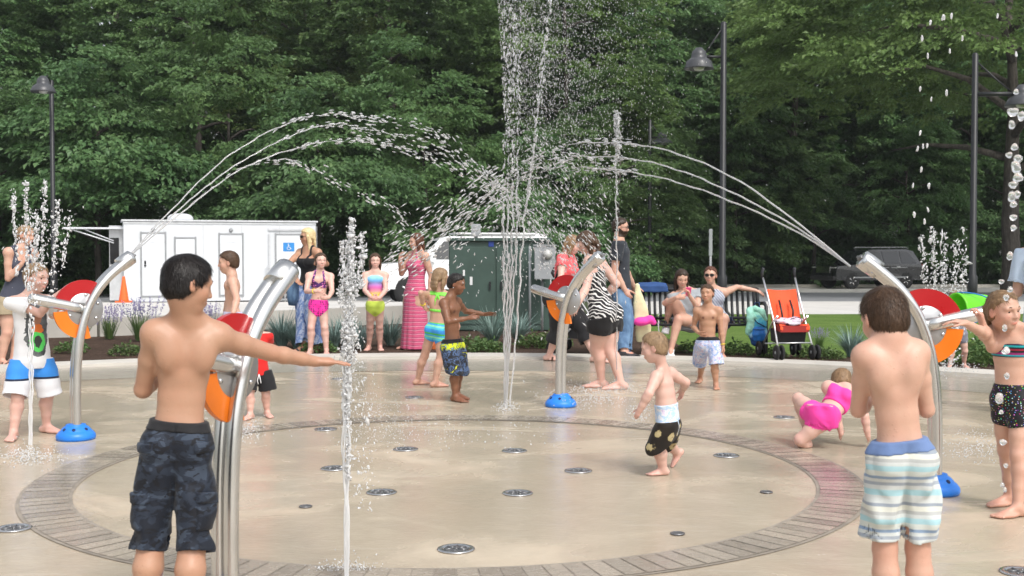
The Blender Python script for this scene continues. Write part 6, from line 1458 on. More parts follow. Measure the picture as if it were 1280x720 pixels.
soft('beach_towel', at(815,357,15.48), [LOFT([(0,.0,.03),(0,-.045,-.01),(0,-.055,-.075)], (1,0,0), [.20,.205,.20], [.020,.016,.014])], simple('towel_blue', (.03,.075,.21), .9), 9, 'blue towel draped over the left end of the bench back', 'towel')
soft('tote_bag', at(546,411,16.0)*np.array([1,1,0]) + V(0,0,.2), [LOFT([(0,0,.20),(0,0,0),(0,0,-.18)], (1,0,0), [.09,.11,.10], [.06,.07,.07]), RC((-.06,0,.2),(0,0,.36),.012), RC((.06,0,.2),(0,0,.36),.012)], simple('tote_orange', (.62,.17,.05), .8, var=.5, scale=16), 11, 'orange and yellow tote bag on the ground by the sundress woman', 'bag')
# ------------------------------------------------------------------ planting
def leafmat(name, dark, mid, light, rough=.45, trans=.38):
    t = NT(name); a = t.n('ShaderNodeAttribute', attribute_name='tint'); sp = t.sep(a.outputs['Vector']); oi = t.n('ShaderNodeObjectInfo')
    f = t.math('ADD', t.math('MULTIPLY', sp[0], .75), t.math('MULTIPLY', oi.outputs['Random'], .25))
    c = t.ramp(f, [(.12, dark), (.5, mid), (.92, light)])
    h = t.n('ShaderNodeHueSaturation'); t.l(c, h.inputs['Color']); t.l(t.math('MULTIPLY_ADD', oi.outputs['Random'], .035, .483), h.inputs['Hue'])
    p = t.n('ShaderNodeBsdfPrincipled', i_Roughness=rough); p.inputs['Specular IOR Level'].default_value = .35; t.l(h.outputs[0], p.inputs['Base Color'])
    tr = t.n('ShaderNodeBsdfTranslucent'); t.l(t.mix(.5, h.outputs[0], light), tr.inputs['Color'])
    mx = t.n('ShaderNodeMixShader'); mx.inputs[0].default_value = trans; t.l(p.outputs[0], mx.inputs[1]); t.l(tr.outputs[0], mx.inputs[2]); t.l(mx.outputs[0], t.out.inputs[0]); return t.m
LG = leafmat('leaf_green', (.060,.124,.044), (.120,.220,.078), (.200,.300,.112))
LD = leafmat('leaf_deep', (.052,.112,.046), (.102,.196,.074), (.176,.276,.108))
LY = leafmat('leaf_maple', (.082,.135,.038), (.150,.230,.066), (.235,.315,.105))
LB = leafmat('blade_blue', (.10,.17,.14), (.21,.31,.28), (.36,.46,.42), .5, .15)
LP = leafmat('blade_green', (.05,.10,.03), (.09,.16,.05), (.18,.24,.08), .5, .2)
LV = leafmat('lavender_bloom', (.17,.14,.29), (.27,.23,.42), (.42,.38,.56), .8, .2)
def bark():
    t = NT('bark'); o = t.obj(); n = t.noise(5, 5, .65, t.scale(o, (2.5,2.5,.5))); c = t.ramp(n, [(.3,(.035,.030,.026)),(.7,(.13,.115,.10))]); return t.pbr(c, .9, 0, t.bump(n, .8, .05), .2)
M['bark'] = bark()
def leaves(P, Nn, U, L, W, tint):
    """one bent pointed leaf (two quads) per row"""
    n = len(P); Sd = np.cross(Nn, U); Sd /= np.linalg.norm(Sd, axis=1, keepdims=True) + 1e-9
    L = L[:,None]; W = W[:,None]
    a = P; b = P + U*L*.5 + Sd*W*.5 + Nn*W*.12; c = P + U*L - Nn*L*.14; d = P + U*L*.5 - Sd*W*.5 + Nn*W*.12
    V4 = np.stack([a,b,c,d], 1).reshape(-1,3); F4 = np.arange(4*n).reshape(n,4); T = np.repeat(tint, 4)
    return V4, F4, np.stack([T, T*0, T*0], 1)
def crown_mesh(name, seed, rx, rz, nspray, per, leaf, mat, shape='oval', droop=.35, spread=1.0, low=-.9, puff=.10, nz=.34):
    """sprays of leaves carried on outward, drooping twigs: layered, open, uneven"""
    rg = np.random.RandomState(seed)
    lob = [(nrm(rg.normal(size=3)), rg.uniform(.10,.34), rg.uniform(4,9)) for _ in range(9)]
    P = []; D = []; B = []; nb = max(12, nspray//11)
    while len(P) < nspray:
        d = nrm(rg.normal(size=3)) if rg.uniform() < .8 else nrm(V(rg.normal(), rg.normal(), .2*rg.normal()))
        if d[2] < low: continue
        f = 1.0
        for l, am, k in lob: f += am*math.exp(-k*(1-np.dot(d,l)))*(1 if am > .2 else -1.2)
        r = rg.uniform(.35,1.0)**.5*f
        if shape == 'cone': w_ = np.clip(.70 - .46*d[2], .1, 1.1); q = V(d[0]*w_*rx*r, d[1]*w_*rx*r, d[2]*rz*r)
        else: q = V(d[0]*rx*r, d[1]*rx*r, d[2]*rz*r)
        # a bough: a flat, outward-drooping fan of sprays
        o = nrm(V(d[0], d[1], .02)); sd = V(-o[1], o[0], 0); bs = spread*rg.uniform(.8,1.5); n = rg.randint(7,15); tone = rg.normal(0,.12)
        for j in range(n):
            u = rg.uniform(-.6,1.0); w2 = rg.normal(0,.5)*(1 - .4*max(u,0)); P.append(q + o*u*bs + sd*w2*bs + V(0,0,rg.normal(0,puff) - droop*.55*max(u+.3,0)**2 - .10*w2*w2)*bs)
            D.append(nrm(o + sd*w2*.9 + V(0,0,.12 - droop*rg.uniform(.2,1.1)))); B.append(tone)
    P = np.array(P); D = np.array(D)
    pp = []; nn = []; uu = []; ll = []; tt = []
    for q, d, tone in zip(P, D, B):
        k = int(per*rg.uniform(.6,1.4)); Ls = spread*rg.uniform(.42,.80); sd = nrm(np.cross(d, V(0,0,1)) + 1e-6); up = np.cross(sd, d)
        s = rg.uniform(-.35,1,k); w_ = rg.normal(0,.36,k)*(1 - .45*np.clip(s,0,1)); th = rg.normal(0,.09,k)
        pos = q + d*(s*Ls)[:,None] + sd*(w_*Ls)[:,None] + up*(th*Ls - .18*Ls*s*s)[:,None]
        un = d + sd*(w_*1.4)[:,None] + rg.normal(0,.38,(k,3)) - V(0,0,.15); un /= np.linalg.norm(un,axis=1,keepdims=True)
        no = up + rg.normal(0,nz,(k,3)); no -= un*(no*un).sum(1,keepdims=True); no /= np.linalg.norm(no,axis=1,keepdims=True)
        pp.append(pos); nn.append(no); uu.append(un); ll.append(leaf*rg.uniform(.6,1.4,k)); tt.append(np.clip(rg.normal(.46 + tone + rg.normal(0,.06), .15, k), 0, 1))
    pp = np.concatenate(pp); ll = np.concatenate(ll)
    v, f, c = leaves(pp, np.concatenate(nn), np.concatenate(uu), ll, ll*.62, np.concatenate(tt))
    o = mesh_np(name, v, f, mat, smooth=False, cols=c); return o, P
def trunk_mesh(name, seed, h, r, top, rx, nl=9, lean=0, limbs_from=.3):
    rg = np.random.RandomState(seed); m = MB(); pts = []; x = y = 0
    for k in range(9): t = k/8; pts.append(V(x + lean*t, y, t*top)); x += rg.normal(0,.05)*top*.1; y += rg.normal(0,.05)*top*.1
    m.tube([pts[0] - V(0,0,.3)] + pts, [r*1.45] + [r*(1.25 if k == 0 else 1.0 - .085*k) for k in range(9)], 12)
    for k in range(nl):
        t = limbs_from + (1-limbs_from)*k/nl + rg.uniform(0,.05); i = min(int(t*8), 7); b = pts[i] + (pts[i+1]-pts[i])*(t*8-i); a = k*2.4 + rg.uniform(-.4,.4); L = rx*rg.uniform(.5,.9)
        d = V(math.cos(a), math.sin(a), rg.uniform(.25,.7)); m.tube([b, b + d*L*.35, b + V(d[0],d[1],d[2]*.7)*L*.7, b + V(d[0],d[1],d[2]*.4)*L], [r*.42,r*.30,r*.17,r*.05], 7)
    return m.build(name, M['bark'])
def make_tree(seed, h, cr, cz, zc, r, mat, nspray, per, leaf, **kw):
    e = empty('tree', (0,0,0)); c, _ = crown_mesh('crown', seed, cr, cz, nspray, per, leaf, mat, **kw); c.parent = e; c.location = (0,0,zc)
    t = trunk_mesh('trunk', seed+50, h, r, zc + cz*.55, cr*.8); t.parent = e; return e
protos = [make_tree(1, 19, 4.0, 8.6, 10.5, .24, LG, 980, 58, .20, shape='oval', droop=.40, spread=1.05, puff=.36, nz=.6),
          make_tree(2, 20, 4.4, 8.2, 11.6, .26, LG, 1000, 58, .205, shape='oval', droop=.25, spread=1.1, puff=.42, nz=.65),
          make_tree(3, 17, 3.8, 8.3, 8.8, .22, LD, 960, 58, .20, shape='cone', droop=.6, spread=1.2, puff=.18, nz=.42),
          make_tree(4, 18, 4.6, 7.4, 10.0, .25, LY, 960, 56, .21, shape='oval', droop=.35, spread=1.1, puff=.34, nz=.6),
          make_tree(5, 8, 3.2, 3.9, 4.0, .12, LG, 480, 62, .165, shape='oval', droop=.55, spread=1.0, low=-1, puff=.28, nz=.5),
          make_tree(6, 7, 3.6, 3.4, 3.2, .11, LD, 500, 62, .165, shape='cone', droop=.6, spread=1.15, low=-1)]
used = [False]*len(protos)
def plant(i, x, y, s, rz, label, group, sz=None):
    o = protos[i] if not used[i] else copy_tree(protos[i]); used[i] = True
    o.location = (x, y, terrain(y) - .05); o.rotation_euler = (0,0,rz); o.scale = (s, s, sz or s); return tag(o, label, 'tree', group)
rg = np.random.RandomState(21)
GB = 'tall trees at the back of the forest'; LBk = 'tall leafy forest tree standing in the back rows behind the others'
for k in range(17):
    x = -38 + k*4.9 + rg.uniform(-1,1); plant([0,1,2,1][k % 4], x, 74 + rg.uniform(-3,3), rg.uniform(1.05,1.28), rg.uniform(0,6), LBk, GB)
GM = 'trees of the forest edge'
mid = [(-29,57,2,1.05,'dark layered tree at the far left of the forest edge'),(-24.5,52,0,.95,'mid green tree rising behind the left street lamp'),(-19.5,58,1,1.08,'tall tree rising behind the left half of the white trailer'),(-14.6,54,0,.98,'leafy tree rising straight behind the roof vent of the trailer'),
       (-9.8,58,3,1.0,'lighter green tree rising behind the right end of the trailer'),(-5.6,55,1,1.0,'tall tree in line with the sundress woman'),(-1.6,60,0,1.12,'tall tree directly behind the tall central jet'),(2.6,56,3,.95,'pale green tree behind the spray right of the tall jet'),
       (6.4,62,0,1.05,'tall tree behind the man in black and the mist'),(11.2,63,2,1.06,'dark tree behind the street lamp above the bench'),(15.8,66,1,1.05,'shaded tree behind the black car'),(20.6,67,2,1.05,'dark layered tree right of the black car'),(26.0,66,0,1.1,'dark green tree behind the right street lamp'),(31.5,63,2,1.1,'dark tree at the far right of the forest edge')]
for x, y, i, s, lb in mid: plant(i, x, y, s, rg.uniform(0,6), lb, GM)
GU = 'low trees in front of the forest'
low = [(-25.0,43.5,4,1.15,'low bushy tree at the left edge below the street lamp'),(-20.0,45.5,5,1.25,'dark low tree with drooping layers beside the awning of the trailer'),(-15.6,44,5,1.35,'broad low tree with layered boughs above the trailer roof'),(-11.0,45.5,4,1.15,'low tree bulging over the middle of the trailer'),(-7.2,43.5,5,1.18,'low layered tree behind the blond woman'),
       (-3.4,45.5,4,1.0,'low tree behind the white truck'),(0.6,44.5,5,.95,'low dark tree behind the green cabinet'),(4.2,46.5,4,.92,'low tree behind the electric meter'),(7.6,60,5,1.1,'low tree beyond the road behind the bench'),(11.8,61.5,4,1.05,'low bushy tree beyond the road left of the black car'),(16.4,63.5,5,1.1,'low dark tree straight behind the black car'),(21.5,63.5,4,1.05,'low tree beyond the road right of the black car'),(26.5,63,5,1.1,'low tree beyond the road behind the girl with striped top')]
for x, y, i, s, lb in low: plant(i, x, y, s, rg.uniform(0,6), lb, GU)
# the big maple near the road at the right
def maple():
    Y = 47.0; p = at(1266, 355, Y); e = empty('maple_tree', (p[0], Y, terrain(Y)-.05), 'large yellow-green maple whose boughs overhang the road at the right', 'tree')
    c, _ = crown_mesh('crown', 31, 10.2, 5.6, 2500, 58, .19, LY, shape='oval', droop=.45, spread=1.25, low=-.55, puff=.26, nz=.5); c.parent = e; c.location = (-1.2,0,11.6)
    t = trunk_mesh('trunk', 77, 14, .40, 11.5, 8, 12, -.4, .42); t.parent = e; return e
maple()
def undergrowth():
    rg = np.random.RandomState(8); n = 46000; x = rg.uniform(-42,42,n); y = np.where(x > 5.5, rg.uniform(64,70,n), rg.uniform(46.5,56,n)); z = rg.uniform(0,1,n)**1.6*2.3
    P = np.stack([x, y, z + np.array([terrain(q) for q in y])], 1); u = rg.normal(size=(n,3)); u /= np.linalg.norm(u,axis=1,keepdims=True); no = rg.normal(size=(n,3)) + V(0,-.4,1); no -= u*(no*u).sum(1,keepdims=True); no /= np.linalg.norm(no,axis=1,keepdims=True)
    L = rg.uniform(.2,.42,n); v, f, c = leaves(P, no, u, L, L*.6, np.clip(rg.normal(.35,.2,n),0,1)); o = mesh_np('undergrowth', v, f, LD, smooth=False, cols=c); tag(o, 'dark leafy undergrowth along the foot of the forest', 'undergrowth', None, 'stuff')
    n = 60000; x = rg.uniform(-55,60,n); y = rg.uniform(80,90,n); z = rg.uniform(0,24,n); P = np.stack([x,y,z],1); u = rg.normal(size=(n,3)); u /= np.linalg.norm(u,axis=1,keepdims=True); no = rg.normal(size=(n,3)) + V(0,-.5,.8); no -= u*(no*u).sum(1,keepdims=True); no /= np.linalg.norm(no,axis=1,keepdims=True)
    L = rg.uniform(.5,.95,n); v, f, c = leaves(P, no, u, L, L*.6, np.clip(rg.normal(.3,.2,n),0,1)); o = mesh_np('woods', v, f, LD, smooth=False, cols=c); tag(o, 'deep woods closing the view behind the tall trees', 'woods', None, 'stuff')
undergrowth()
# bed plants
def blade_clump(seed, n, L, W, mat, arch=.5, spread=.9, name='grass_clump', flop=.25):
    rg = np.random.RandomState(seed); VV = []; FF = []; T = []
    for k in range(n):
        a = rg.uniform(0,6.283); el = rg.uniform(.35,1.25)*spread; l = L*rg.uniform(.55,1.1); w_ = W*rg.uniform(.7,1.2); d = V(math.cos(a),math.sin(a),0); sd = V(-d[1],d[0],0); p = d*rg.uniform(0,.07); p = V(p[0],p[1],0); b = len(VV); ang = math.pi/2 - el*.55
        for j in range(5):
            ww = w_*(1 - (j/4)**1.6)*.5 + .001; VV += [p + sd*ww, p - sd*ww]; p = p + (d*math.cos(ang) + V(0,0,math.sin(ang)))*l/4; ang -= arch*el*rg.uniform(.3,.8)
        for j in range(4): FF.append((b+2*j, b+2*j+1, b+2*j+3, b+2*j+2))
        T += [np.clip(rg.normal(.5,.22),0,1)]*10
    T = np.array(T); return mesh_np(name, np.array(VV), np.array(FF), mat, smooth=False, cols=np.stack([T,T*0,T*0],1))
def lavender(seed):
    e = empty('lavender', (0,0,0)); o = blade_clump(seed, 150, .42, .010, LP, .12, .8, 'foliage'); o.parent = e; rg = np.random.RandomState(seed)
    P = []; U = []
    for k in range(42):
        a = rg.uniform(0,6.283); r = rg.uniform(0,.30); z0 = rg.uniform(.28,.44); tilt = V(math.cos(a)*r*.7, math.sin(a)*r*.7, 1)
        for j in range(16): P.append(V(math.cos(a)*r, math.sin(a)*r, z0) + nrm(tilt)*j*.011 + rg.normal(0,.006,3)); U.append(rg.normal(size=3))
    P = np.array(P); U = np.array(U); U /= np.linalg.norm(U,axis=1,keepdims=True); no = rg.normal(size=P.shape); no -= U*(no*U).sum(1,keepdims=True); no /= np.linalg.norm(no,axis=1,keepdims=True); L = np.full(len(P),.022)
    v, f, c = leaves(P, no, U, L, L*.8, rg.uniform(.1,.9,len(P))); fs_ = mesh_np('flower_spikes', v, f, LV, e, smooth=False, cols=c); fs_['kind'] = 'stuff'; return e
def lowplant(seed):
    rg = np.random.RandomState(seed); n = 420; a = rg.uniform(0,6.283,n); r = .30*np.sqrt(rg.uniform(0,1,n)); z = rg.uniform(.02,1,n)*(.20*(1-(r/.32)**2)+.03)
    P = np.stack([r*np.cos(a), r*np.sin(a), z],1); U = np.stack([np.cos(a),np.sin(a),rg.uniform(-.2,.9,n)],1) + rg.normal(0,.4,(n,3)); U /= np.linalg.norm(U,axis=1,keepdims=True); no = V(0,0,1) + rg.normal(0,.4,(n,3)); no -= U*(no*U).sum(1,keepdims=True); no /= np.linalg.norm(no,axis=1,keepdims=True); L = rg.uniform(.04,.085,n)
    v, f, c = leaves(P, no, U, L, L*.6, np.clip(rg.normal(.55,.2,n),0,1)); return mesh_np('low_plant', v, f, LP, smooth=False, cols=c)
def place(o, px, py, sc=1, rz=0, label=None, cat=None, group=None, first=False):
    c = o if first else copy_tree(o); p = ground(px, py); c.location = (p[0], p[1], .005); c.rotation_euler = (0,0,rz); c.scale = (sc,)*3; return tag(c, label, cat, group)
lv = lavender(3)
for k, (px, py, s, lb) in enumerate([(100,430,.9,'lavender bush beside the pipe of the left cannon'),(137,424,.9,'lavender bush right of the left cannon before the low wall'),(176,426,1.1,'lavender bush left of the shoulder of the boy in camouflage shorts'),(262,422,.9,'lavender bush beyond the neck of the boy in camouflage shorts'),(1024,436,.5,'lavender bush right behind the orange stroller')]):
    place(lv, px, py, s, k*1.3, lb, 'lavender', 'lavender bushes in the beds', k == 0)
bc = blade_clump(11, 240, .62, .016, LB)
for k, (px, py, s, lb) in enumerate([(352,434,.9,'blue-grey grass clump behind the upper end of the nearest cannon'),(432,432,.8,'blue-grey grass clump between the girl in polka dots and the jet'),(450,436,.7,'blue-grey grass clump just left of the girl in rainbow stripes'),(488,432,.8,'blue-grey grass clump left of the sundress woman'),(616,431,.9,'blue-grey grass clump left of the foot of the green cabinet, largest of its kind'),(648,428,.8,'blue-grey grass clump right of the tall jet before the green cabinet'),(1064,446,.72,'blue-grey grass clump on the lawn edge left of the striped shorts boy'),(372,436,.8,'blue-grey grass clump beside the blond woman'),(418,436,.8,'blue-grey grass clump right behind the legs of the girl in polka dots')]):
    place(bc, px, py, s, k*1.9, lb, 'ornamental grass', 'blue-grey grass clumps in the bed', k == 0)
lp = lowplant(5)
for k, (px, py, s, lb) in enumerate([(158,444,.7,'low green plant in the mulch left of the nearest boy'),(90,440,.7,'low green plant at the foot of the left cannon pipe, in the mulch'),(590,438,.9,'low green plant in the mulch right of the boy in surf shorts'),(612,441,.8,'low green plant in front of the largest grey grass clump'),(668,434,.9,'low green plant below the electric meter'),(690,432,.9,'low green plant behind the coral shirt woman'),(866,440,.7,'low green plant under the bench'),(920,443,.8,'low green plant below the right end of the bench'),(1014,447,.75,'low green plant right of the orange stroller wheels'),(1034,449,.65,'low green plant between the stroller and the lawn clump'),(1228,456,1.2,'leafy plant behind the hands of the girl at the cannon'),(1242,450,1.5,'leafy plant left of the waist of the girl at the cannon'),(1160,454,.8,'low green plant behind the elbow of the striped shorts boy'),(966,447,.6,'low green plant behind the stroller wheels'),(396,440,.8,'low green plant behind the polka dot girl')]):
    place(lp, px, py, s, k*2.1, lb, 'plant', 'low green plants in the beds', k == 0)
# ------------------------------------------------------------------ water
def watermat(name, white, trans, rough=.12):
    t = NT(name); return t.pbr((white,white*1.01,white*1.02), rough, 0, None, .5, trans=trans, ior=1.33)
M['water_jet'] = watermat('water_jet', .88, .72); M['foam'] = watermat('foam', .92, .50, .15); M['drop'] = watermat('drop', .92, .55, .08); M['clear_water'] = watermat('clear_water', .97, .80, .03)
def ico():
    bm = bmesh.new(); bmesh.ops.create_icosphere(bm, subdivisions=1, radius=1); v = np.array([w.co[:] for w in bm.verts], np.float32); f = np.array([[q.index for q in p.verts] for p in bm.faces], np.int32); bm.free(); return v, f
ICO = ico(); OCT = (np.array([(1,0,0),(-1,0,0),(0,1,0),(0,-1,0),(0,0,1),(0,0,-1)], np.float32), np.array([(0,2,4),(2,1,4),(1,3,4),(3,0,4),(2,0,5),(1,2,5),(3,1,5),(0,3,5)], np.int32))
class Drops:
    def __init__(s, seed): s.rg = np.random.RandomState(seed); s.c = []; s.d = []; s.l = []; s.r = []; s.tv = []; s.tf = []; s.nb = 0
    def add(s, c, d, l, r):
        c = np.atleast_2d(c); n = len(c); s.c.append(c); s.d.append(np.broadcast_to(d, (n,3)).astype(float)); s.l.append(np.broadcast_to(l, n).astype(float)); s.r.append(np.broadcast_to(r, n).astype(float))
    def tube(s, pts, r, n=6):
        m = MB(); m.tube(pts, r, n); tf = []
        for f in m.f:
            if len(f) == 4: tf += [(f[0], f[1], f[2]), (f[0], f[2], f[3])]
        s.tv.append(m.v); s.tf.append(tf)
    def build(s, name, mat, base=ICO, label=None, cat=None, group=None, kind=None):
        if cat == 'water jet':
            al = np.concatenate(s.c + [np.array(q) for q in s.tv]); ctr = al.mean(0); ctr[2] = 0; e = empty(name, tuple(ctr), label, cat, group)
            for tv, tf in zip(s.tv, s.tf): mesh_np('stream', np.array(tv) - ctr, np.array(tf), mat, e)
            d_ = mesh_np('droplets', s.cloud(base) - ctr, s.cf, mat, e); d_['kind'] = 'stuff'; return e
        v = s.cloud(base); ctr = v.mean(0); ctr[2] = 0
        o = mesh_np(name, v - ctr, s.cf, mat, loc=tuple(ctr)); return tag(o, label, cat, group, kind)
    def cloud(s, base):
        c = np.concatenate(s.c); d = np.concatenate(s.d); l = np.concatenate(s.l); r = np.concatenate(s.r); n = len(c)
        d /= np.linalg.norm(d,axis=1,keepdims=True)+1e-9; a = np.cross(d, s.rg.normal(size=(n,3))); a /= np.linalg.norm(a,axis=1,keepdims=True)+1e-9; b = np.cross(d, a)
        bv, bf = base; j = 1 + s.rg.normal(0,.16,(n,len(bv),1))
        v = c[:,None,:] + j*(bv[None,:,0:1]*r[:,None,None]*a[:,None,:] + bv[None,:,1:2]*r[:,None,None]*b[:,None,:]*s.rg.uniform(.6,1.2,(n,1,1)) + bv[None,:,2:3]*l[:,None,None]*d[:,None,:])
        s.cf = (bf[None] + (np.arange(n)*len(bv))[:,None,None]).reshape(-1,3); return v.reshape(-1,3)
def spline(P, n):
    P = np.array(P, float); t = np.linspace(0, len(P)-1, n); out = []
    for q in t:
        i = min(int(q), len(P)-2); u = q-i; p = [P[max(0,min(len(P)-1,i+k))] for k in (-1,0,1,2)]
        out.append(.5*((2*p[1]) + (-p[0]+p[2])*u + (2*p[0]-5*p[1]+4*p[2]-p[3])*u*u + (-p[0]+3*p[1]-3*p[2]+p[3])*u**3))
    return np.array(out)
def stream(D, path, r0, brk=.5, spread=.05, dens=60, dl=.035, dr=.011, wob=.006, taper=.8):
    """smooth stream that thins, wobbles and tears into long drops after brk of its way"""
    rg = D.rg; n = max(24, int(len(path)*1)); path = spline(path, 110); seg = np.linalg.norm(np.diff(path,axis=0),axis=1); s = np.concatenate([[0],np.cumsum(seg)]); Lt = s[-1]; tt = s/Lt
    tang = np.gradient(path, axis=0); tang /= np.linalg.norm(tang,axis=1,keepdims=True)
    k = int((tt < brk).sum()); ph = rg.uniform(0,6,6)
    if k > 3:
        p = path[:k].copy(); w_ = np.linspace(0,1,k)
        for j in range(3): p[:,j] += wob*w_*(np.sin(s[:k]*17+ph[j]) + .6*np.sin(s[:k]*41+ph[j+3]))
        rr = r0*(1 - (1-taper)*w_)*(1 + .35*w_*np.sin(s[:k]*60+ph[0])*np.sin(s[:k]*23+ph[1])); rr[-3:] *= [.7,.4,.1]; D.tube(list(p), list(rr), 6)
    m = int(Lt*(1-brk*.75)*dens)
    if m > 0:
        q = rg.uniform(brk*.75, 1, m); i = np.clip((q*109).astype(int), 0, 108); g = np.clip((q-brk*.75)/(1-brk*.75+1e-6),0,1)
        P = path[i] + (path[np.minimum(i+1,109)]-path[i])*rg.uniform(0,1,(m,1)) + rg.normal(0,1,(m,3))*(spread*(.15+g**1.1))[:,None]
        dd = tang[i] + rg.normal(0,.10,(m,3)); D.add(P, dd, dl*rg.uniform(.35,1.25,m)*(1-.35*g), dr*rg.lognormal(-.25,.35,m))
def A(px, py, Y): return at(px, py, Y)
GJ = 'jets of the splash pad'
# tall jet in the middle
D = Drops(1); Yc = 10.13
for k, (x0, xt, xm) in enumerate([(631,633,631),(632,638,635),(633,643,640),(633,648,645)]):
    P_ = [A(x0,509,Yc+.02*k), A(x0+(xm-x0)*.4,420,Yc), A(xm+(k-2)*.8,300,Yc), A(xm + (xt-xm)*.35 + (k-2)*.8,180,Yc), A(xt+(k-2)*1.0,60,Yc+.05), A(xt+(k-2)*2.2,-70,Yc+.1)]
    stream(D, P_, .0075, .42 + .03*k, .016, 58, .026, .0064, .012)
for k in range(4): stream(D, [A(630+k*1.2,509,Yc), A(630+k*2.8,400,Yc+.03), A(629+k*4.6,290,Yc)], .0045, .85, .02, 30, .03, .005, .012)
D.build('water_jet', M['water_jet'], label='tall jet of water shooting up out of view at the centre of the pad', cat='water jet', group=GJ)
D = Drops(2); stream(D, [A(637,505,10.0), A(646,410,10.0), A(654,290,10.0), A(665,205,10.0), A(675,110,10.0), A(690,-10,10.0), A(704,-90,10)], .009, .50, .018, 85, .03, .0075, .014)
D.build('water_jet', M['water_jet'], label='slender slanting jet just right of the tall central jet', cat='water jet', group=GJ)
# arc from the left cannon
tipA = V(*(CANO[0].matrix_world @ Vector((0,0,0)))) if False else None
D = Drops(3); a0 = A(158,324,8.75)
for k, pts in enumerate([[(205,272,8.9),(290,192,9.2),(385,146,9.6),(470,148,9.9),(545,168,10.2),(600,214,10.4),(640,262,10.5),(690,330,10.6)],[(212,272,8.9),(300,203,9.2),(400,158,9.6),(480,166,9.9),(560,190,10.2),(620,230,10.4),(672,282,10.5),(720,345,10.6)],[(222,270,8.9),(310,207,9.2),(415,176,9.6),(490,182,9.9),(560,205,10.2),(625,246,10.4),(690,300,10.5),(735,350,10.6)],[(216,274,8.9),(296,214,9.15),(350,202,9.4),(395,214,9.6),(440,240,9.8),(485,258,9.9),(515,285,10.0)]]):
    stream(D, [a0] + [A(*q) for q in pts], .0058 if k < 3 else .0036, .42 if k != 3 else .30, .060 if k < 3 else .035, 78 if k < 3 else 52, .032, .0068, .005)
D.build('water_jet', M['water_jet'], label='arching spray of the left cannon rising over the white trailer', cat='water jet', group=GJ)
D = Drops(4); a0 = A(1063,333,6.5)
for k, pts in enumerate([[(1000,281,6.8),(920,224,7.1),(840,190,7.5),(765,178,7.9),(690,186,8.3),(620,224,8.6),(560,268,8.8),(500,318,9.0)],[(1000,287,6.8),(920,243,7.1),(840,210,7.5),(765,196,7.9),(690,202,8.3),(620,240,8.6),(565,282,8.8),(515,322,9.0)],[(1000,292,6.8),(920,254,7.1),(840,226,7.5),(765,212,7.9),(690,212,8.3),(630,240,8.6),(570,290,8.8),(530,330,9.0)]]):
    stream(D, [a0] + [A(*q) for q in pts], .0055, .60, .070, 75, .032, .0066, .004)
D.build('water_jet', M['water_jet'], label='arching spray of the right cannon, three streams falling to the centre', cat='water jet', group=GJ)
# slim near jet with a foaming head, touched by the boy
def foam_column(D, px, py0, pyt, Y, w0, w1, n, r=.012, lean=0, pow_=1.0):
    rg = D.rg; q = rg.uniform(0,1,n)**pow_; y = py0 + (pyt-py0)*q; sx = (w0 + (w1-w0)*q)*rg.normal(0,.42,n); x = px + lean*q + sx
    P = np.array([A(a, b, Y + rg.normal(0,1)*(w0+(w1-w0)*c)*Y/1460*.5) for a, b, c in zip(x, y, q)]); D.add(P, V(0,0,1) + rg.normal(0,.35,(n,3)), r*rg.lognormal(-.35,.62,n)*1.3, r*rg.lognormal(-.55,.6,n))
D = Drops(5); Yj = 4.75
for k in range(4): stream(D, [A(433+k*1.1-1.5,735,Yj), A(433+k*1.6-2,640,Yj), A(432+k*2.2-3,560,Yj), A(433+k*3-4,470,Yj), A(435+k*3-4,400,Yj)], .0052, .80, .008, 160, .018, .0045, .006)
foam_column(D, 434, 600, 330, Yj, 5, 10, 900, .0045); foam_column(D, 437, 450, 272, Yj, 16, 4, 900, .0055, 2); foam_column(D, 450, 360, 288, Yj, 7, 5, 170, .0052, 3); foam_column(D, 428, 380, 300, Yj, 7, 4, 170, .0052); foam_column(D, 452, 450, 640, Yj+.1, 18, 26, 200, .0040)
D.build('water_jet', M['foam'], label="slim jet with a foaming head at the nearest boy's fingertips", cat='water jet', group=GJ)
D = Drops(6); Yk = 8.1
for k in range(3): stream(D, [A(36+k*1.6,572,Yk), A(37+k*1.8,480,Yk), A(36+k*2.6,400,Yk), A(34+k*4,330,Yk), A(30+k*8,280,Yk)], .0055, .6, .03, 60, .02, .006, .008)
for px, pt, n in ((16,236,230),(32,226,260),(56,226,300),(74,250,220),(88,268,120),(46,262,200)): foam_column(D, px*.75+40*.25, 350, pt, Yk, 3, 4, int(n*.55), .0080, px*.25-10, .7)
foam_column(D, 52, 380, 258, Yk, 30, 42, 260, .0062, 0, .8)
D.build('water_jet', M['foam'], label='bursting jet in front of the boy in the printed shirt', cat='water jet', group=GJ)
D = Drops(7); Yr = 12.2
for px, pt, n in ((1152,292,150),(1165,284,210),(1180,290,190),(1196,300,150),(1205,284,60),(1208,320,130)): foam_column(D, px*.6+1182*.4, 450, pt, Yr, 8, 6, n, .0105, (px-1182)*.4, .55)
foam_column(D, 1186, 462, 330, Yr, 26, 20, 380, .0085)
D.build('water_jet', M['foam'], label='bubbling fountain behind the disc of the right cannon', cat='water jet', group=GJ)
D = Drops(8); stream(D, [A(771,490,11.3), A(771,400,11.3), A(771,300,11.3), A(770,210,11.3), A(772,142,11.3)], .0075, .97, .012, 60, .03, .007, .010); foam_column(D, 771, 200, 138, 11.3, 4, 5, 140, .012); foam_column(D, 771, 300, 190, 11.3, 3, 5, 90, .008)
D.build('water_jet', M['water_jet'], label='thin straight jet rising in front of the man in black', cat='water jet', group=GJ)
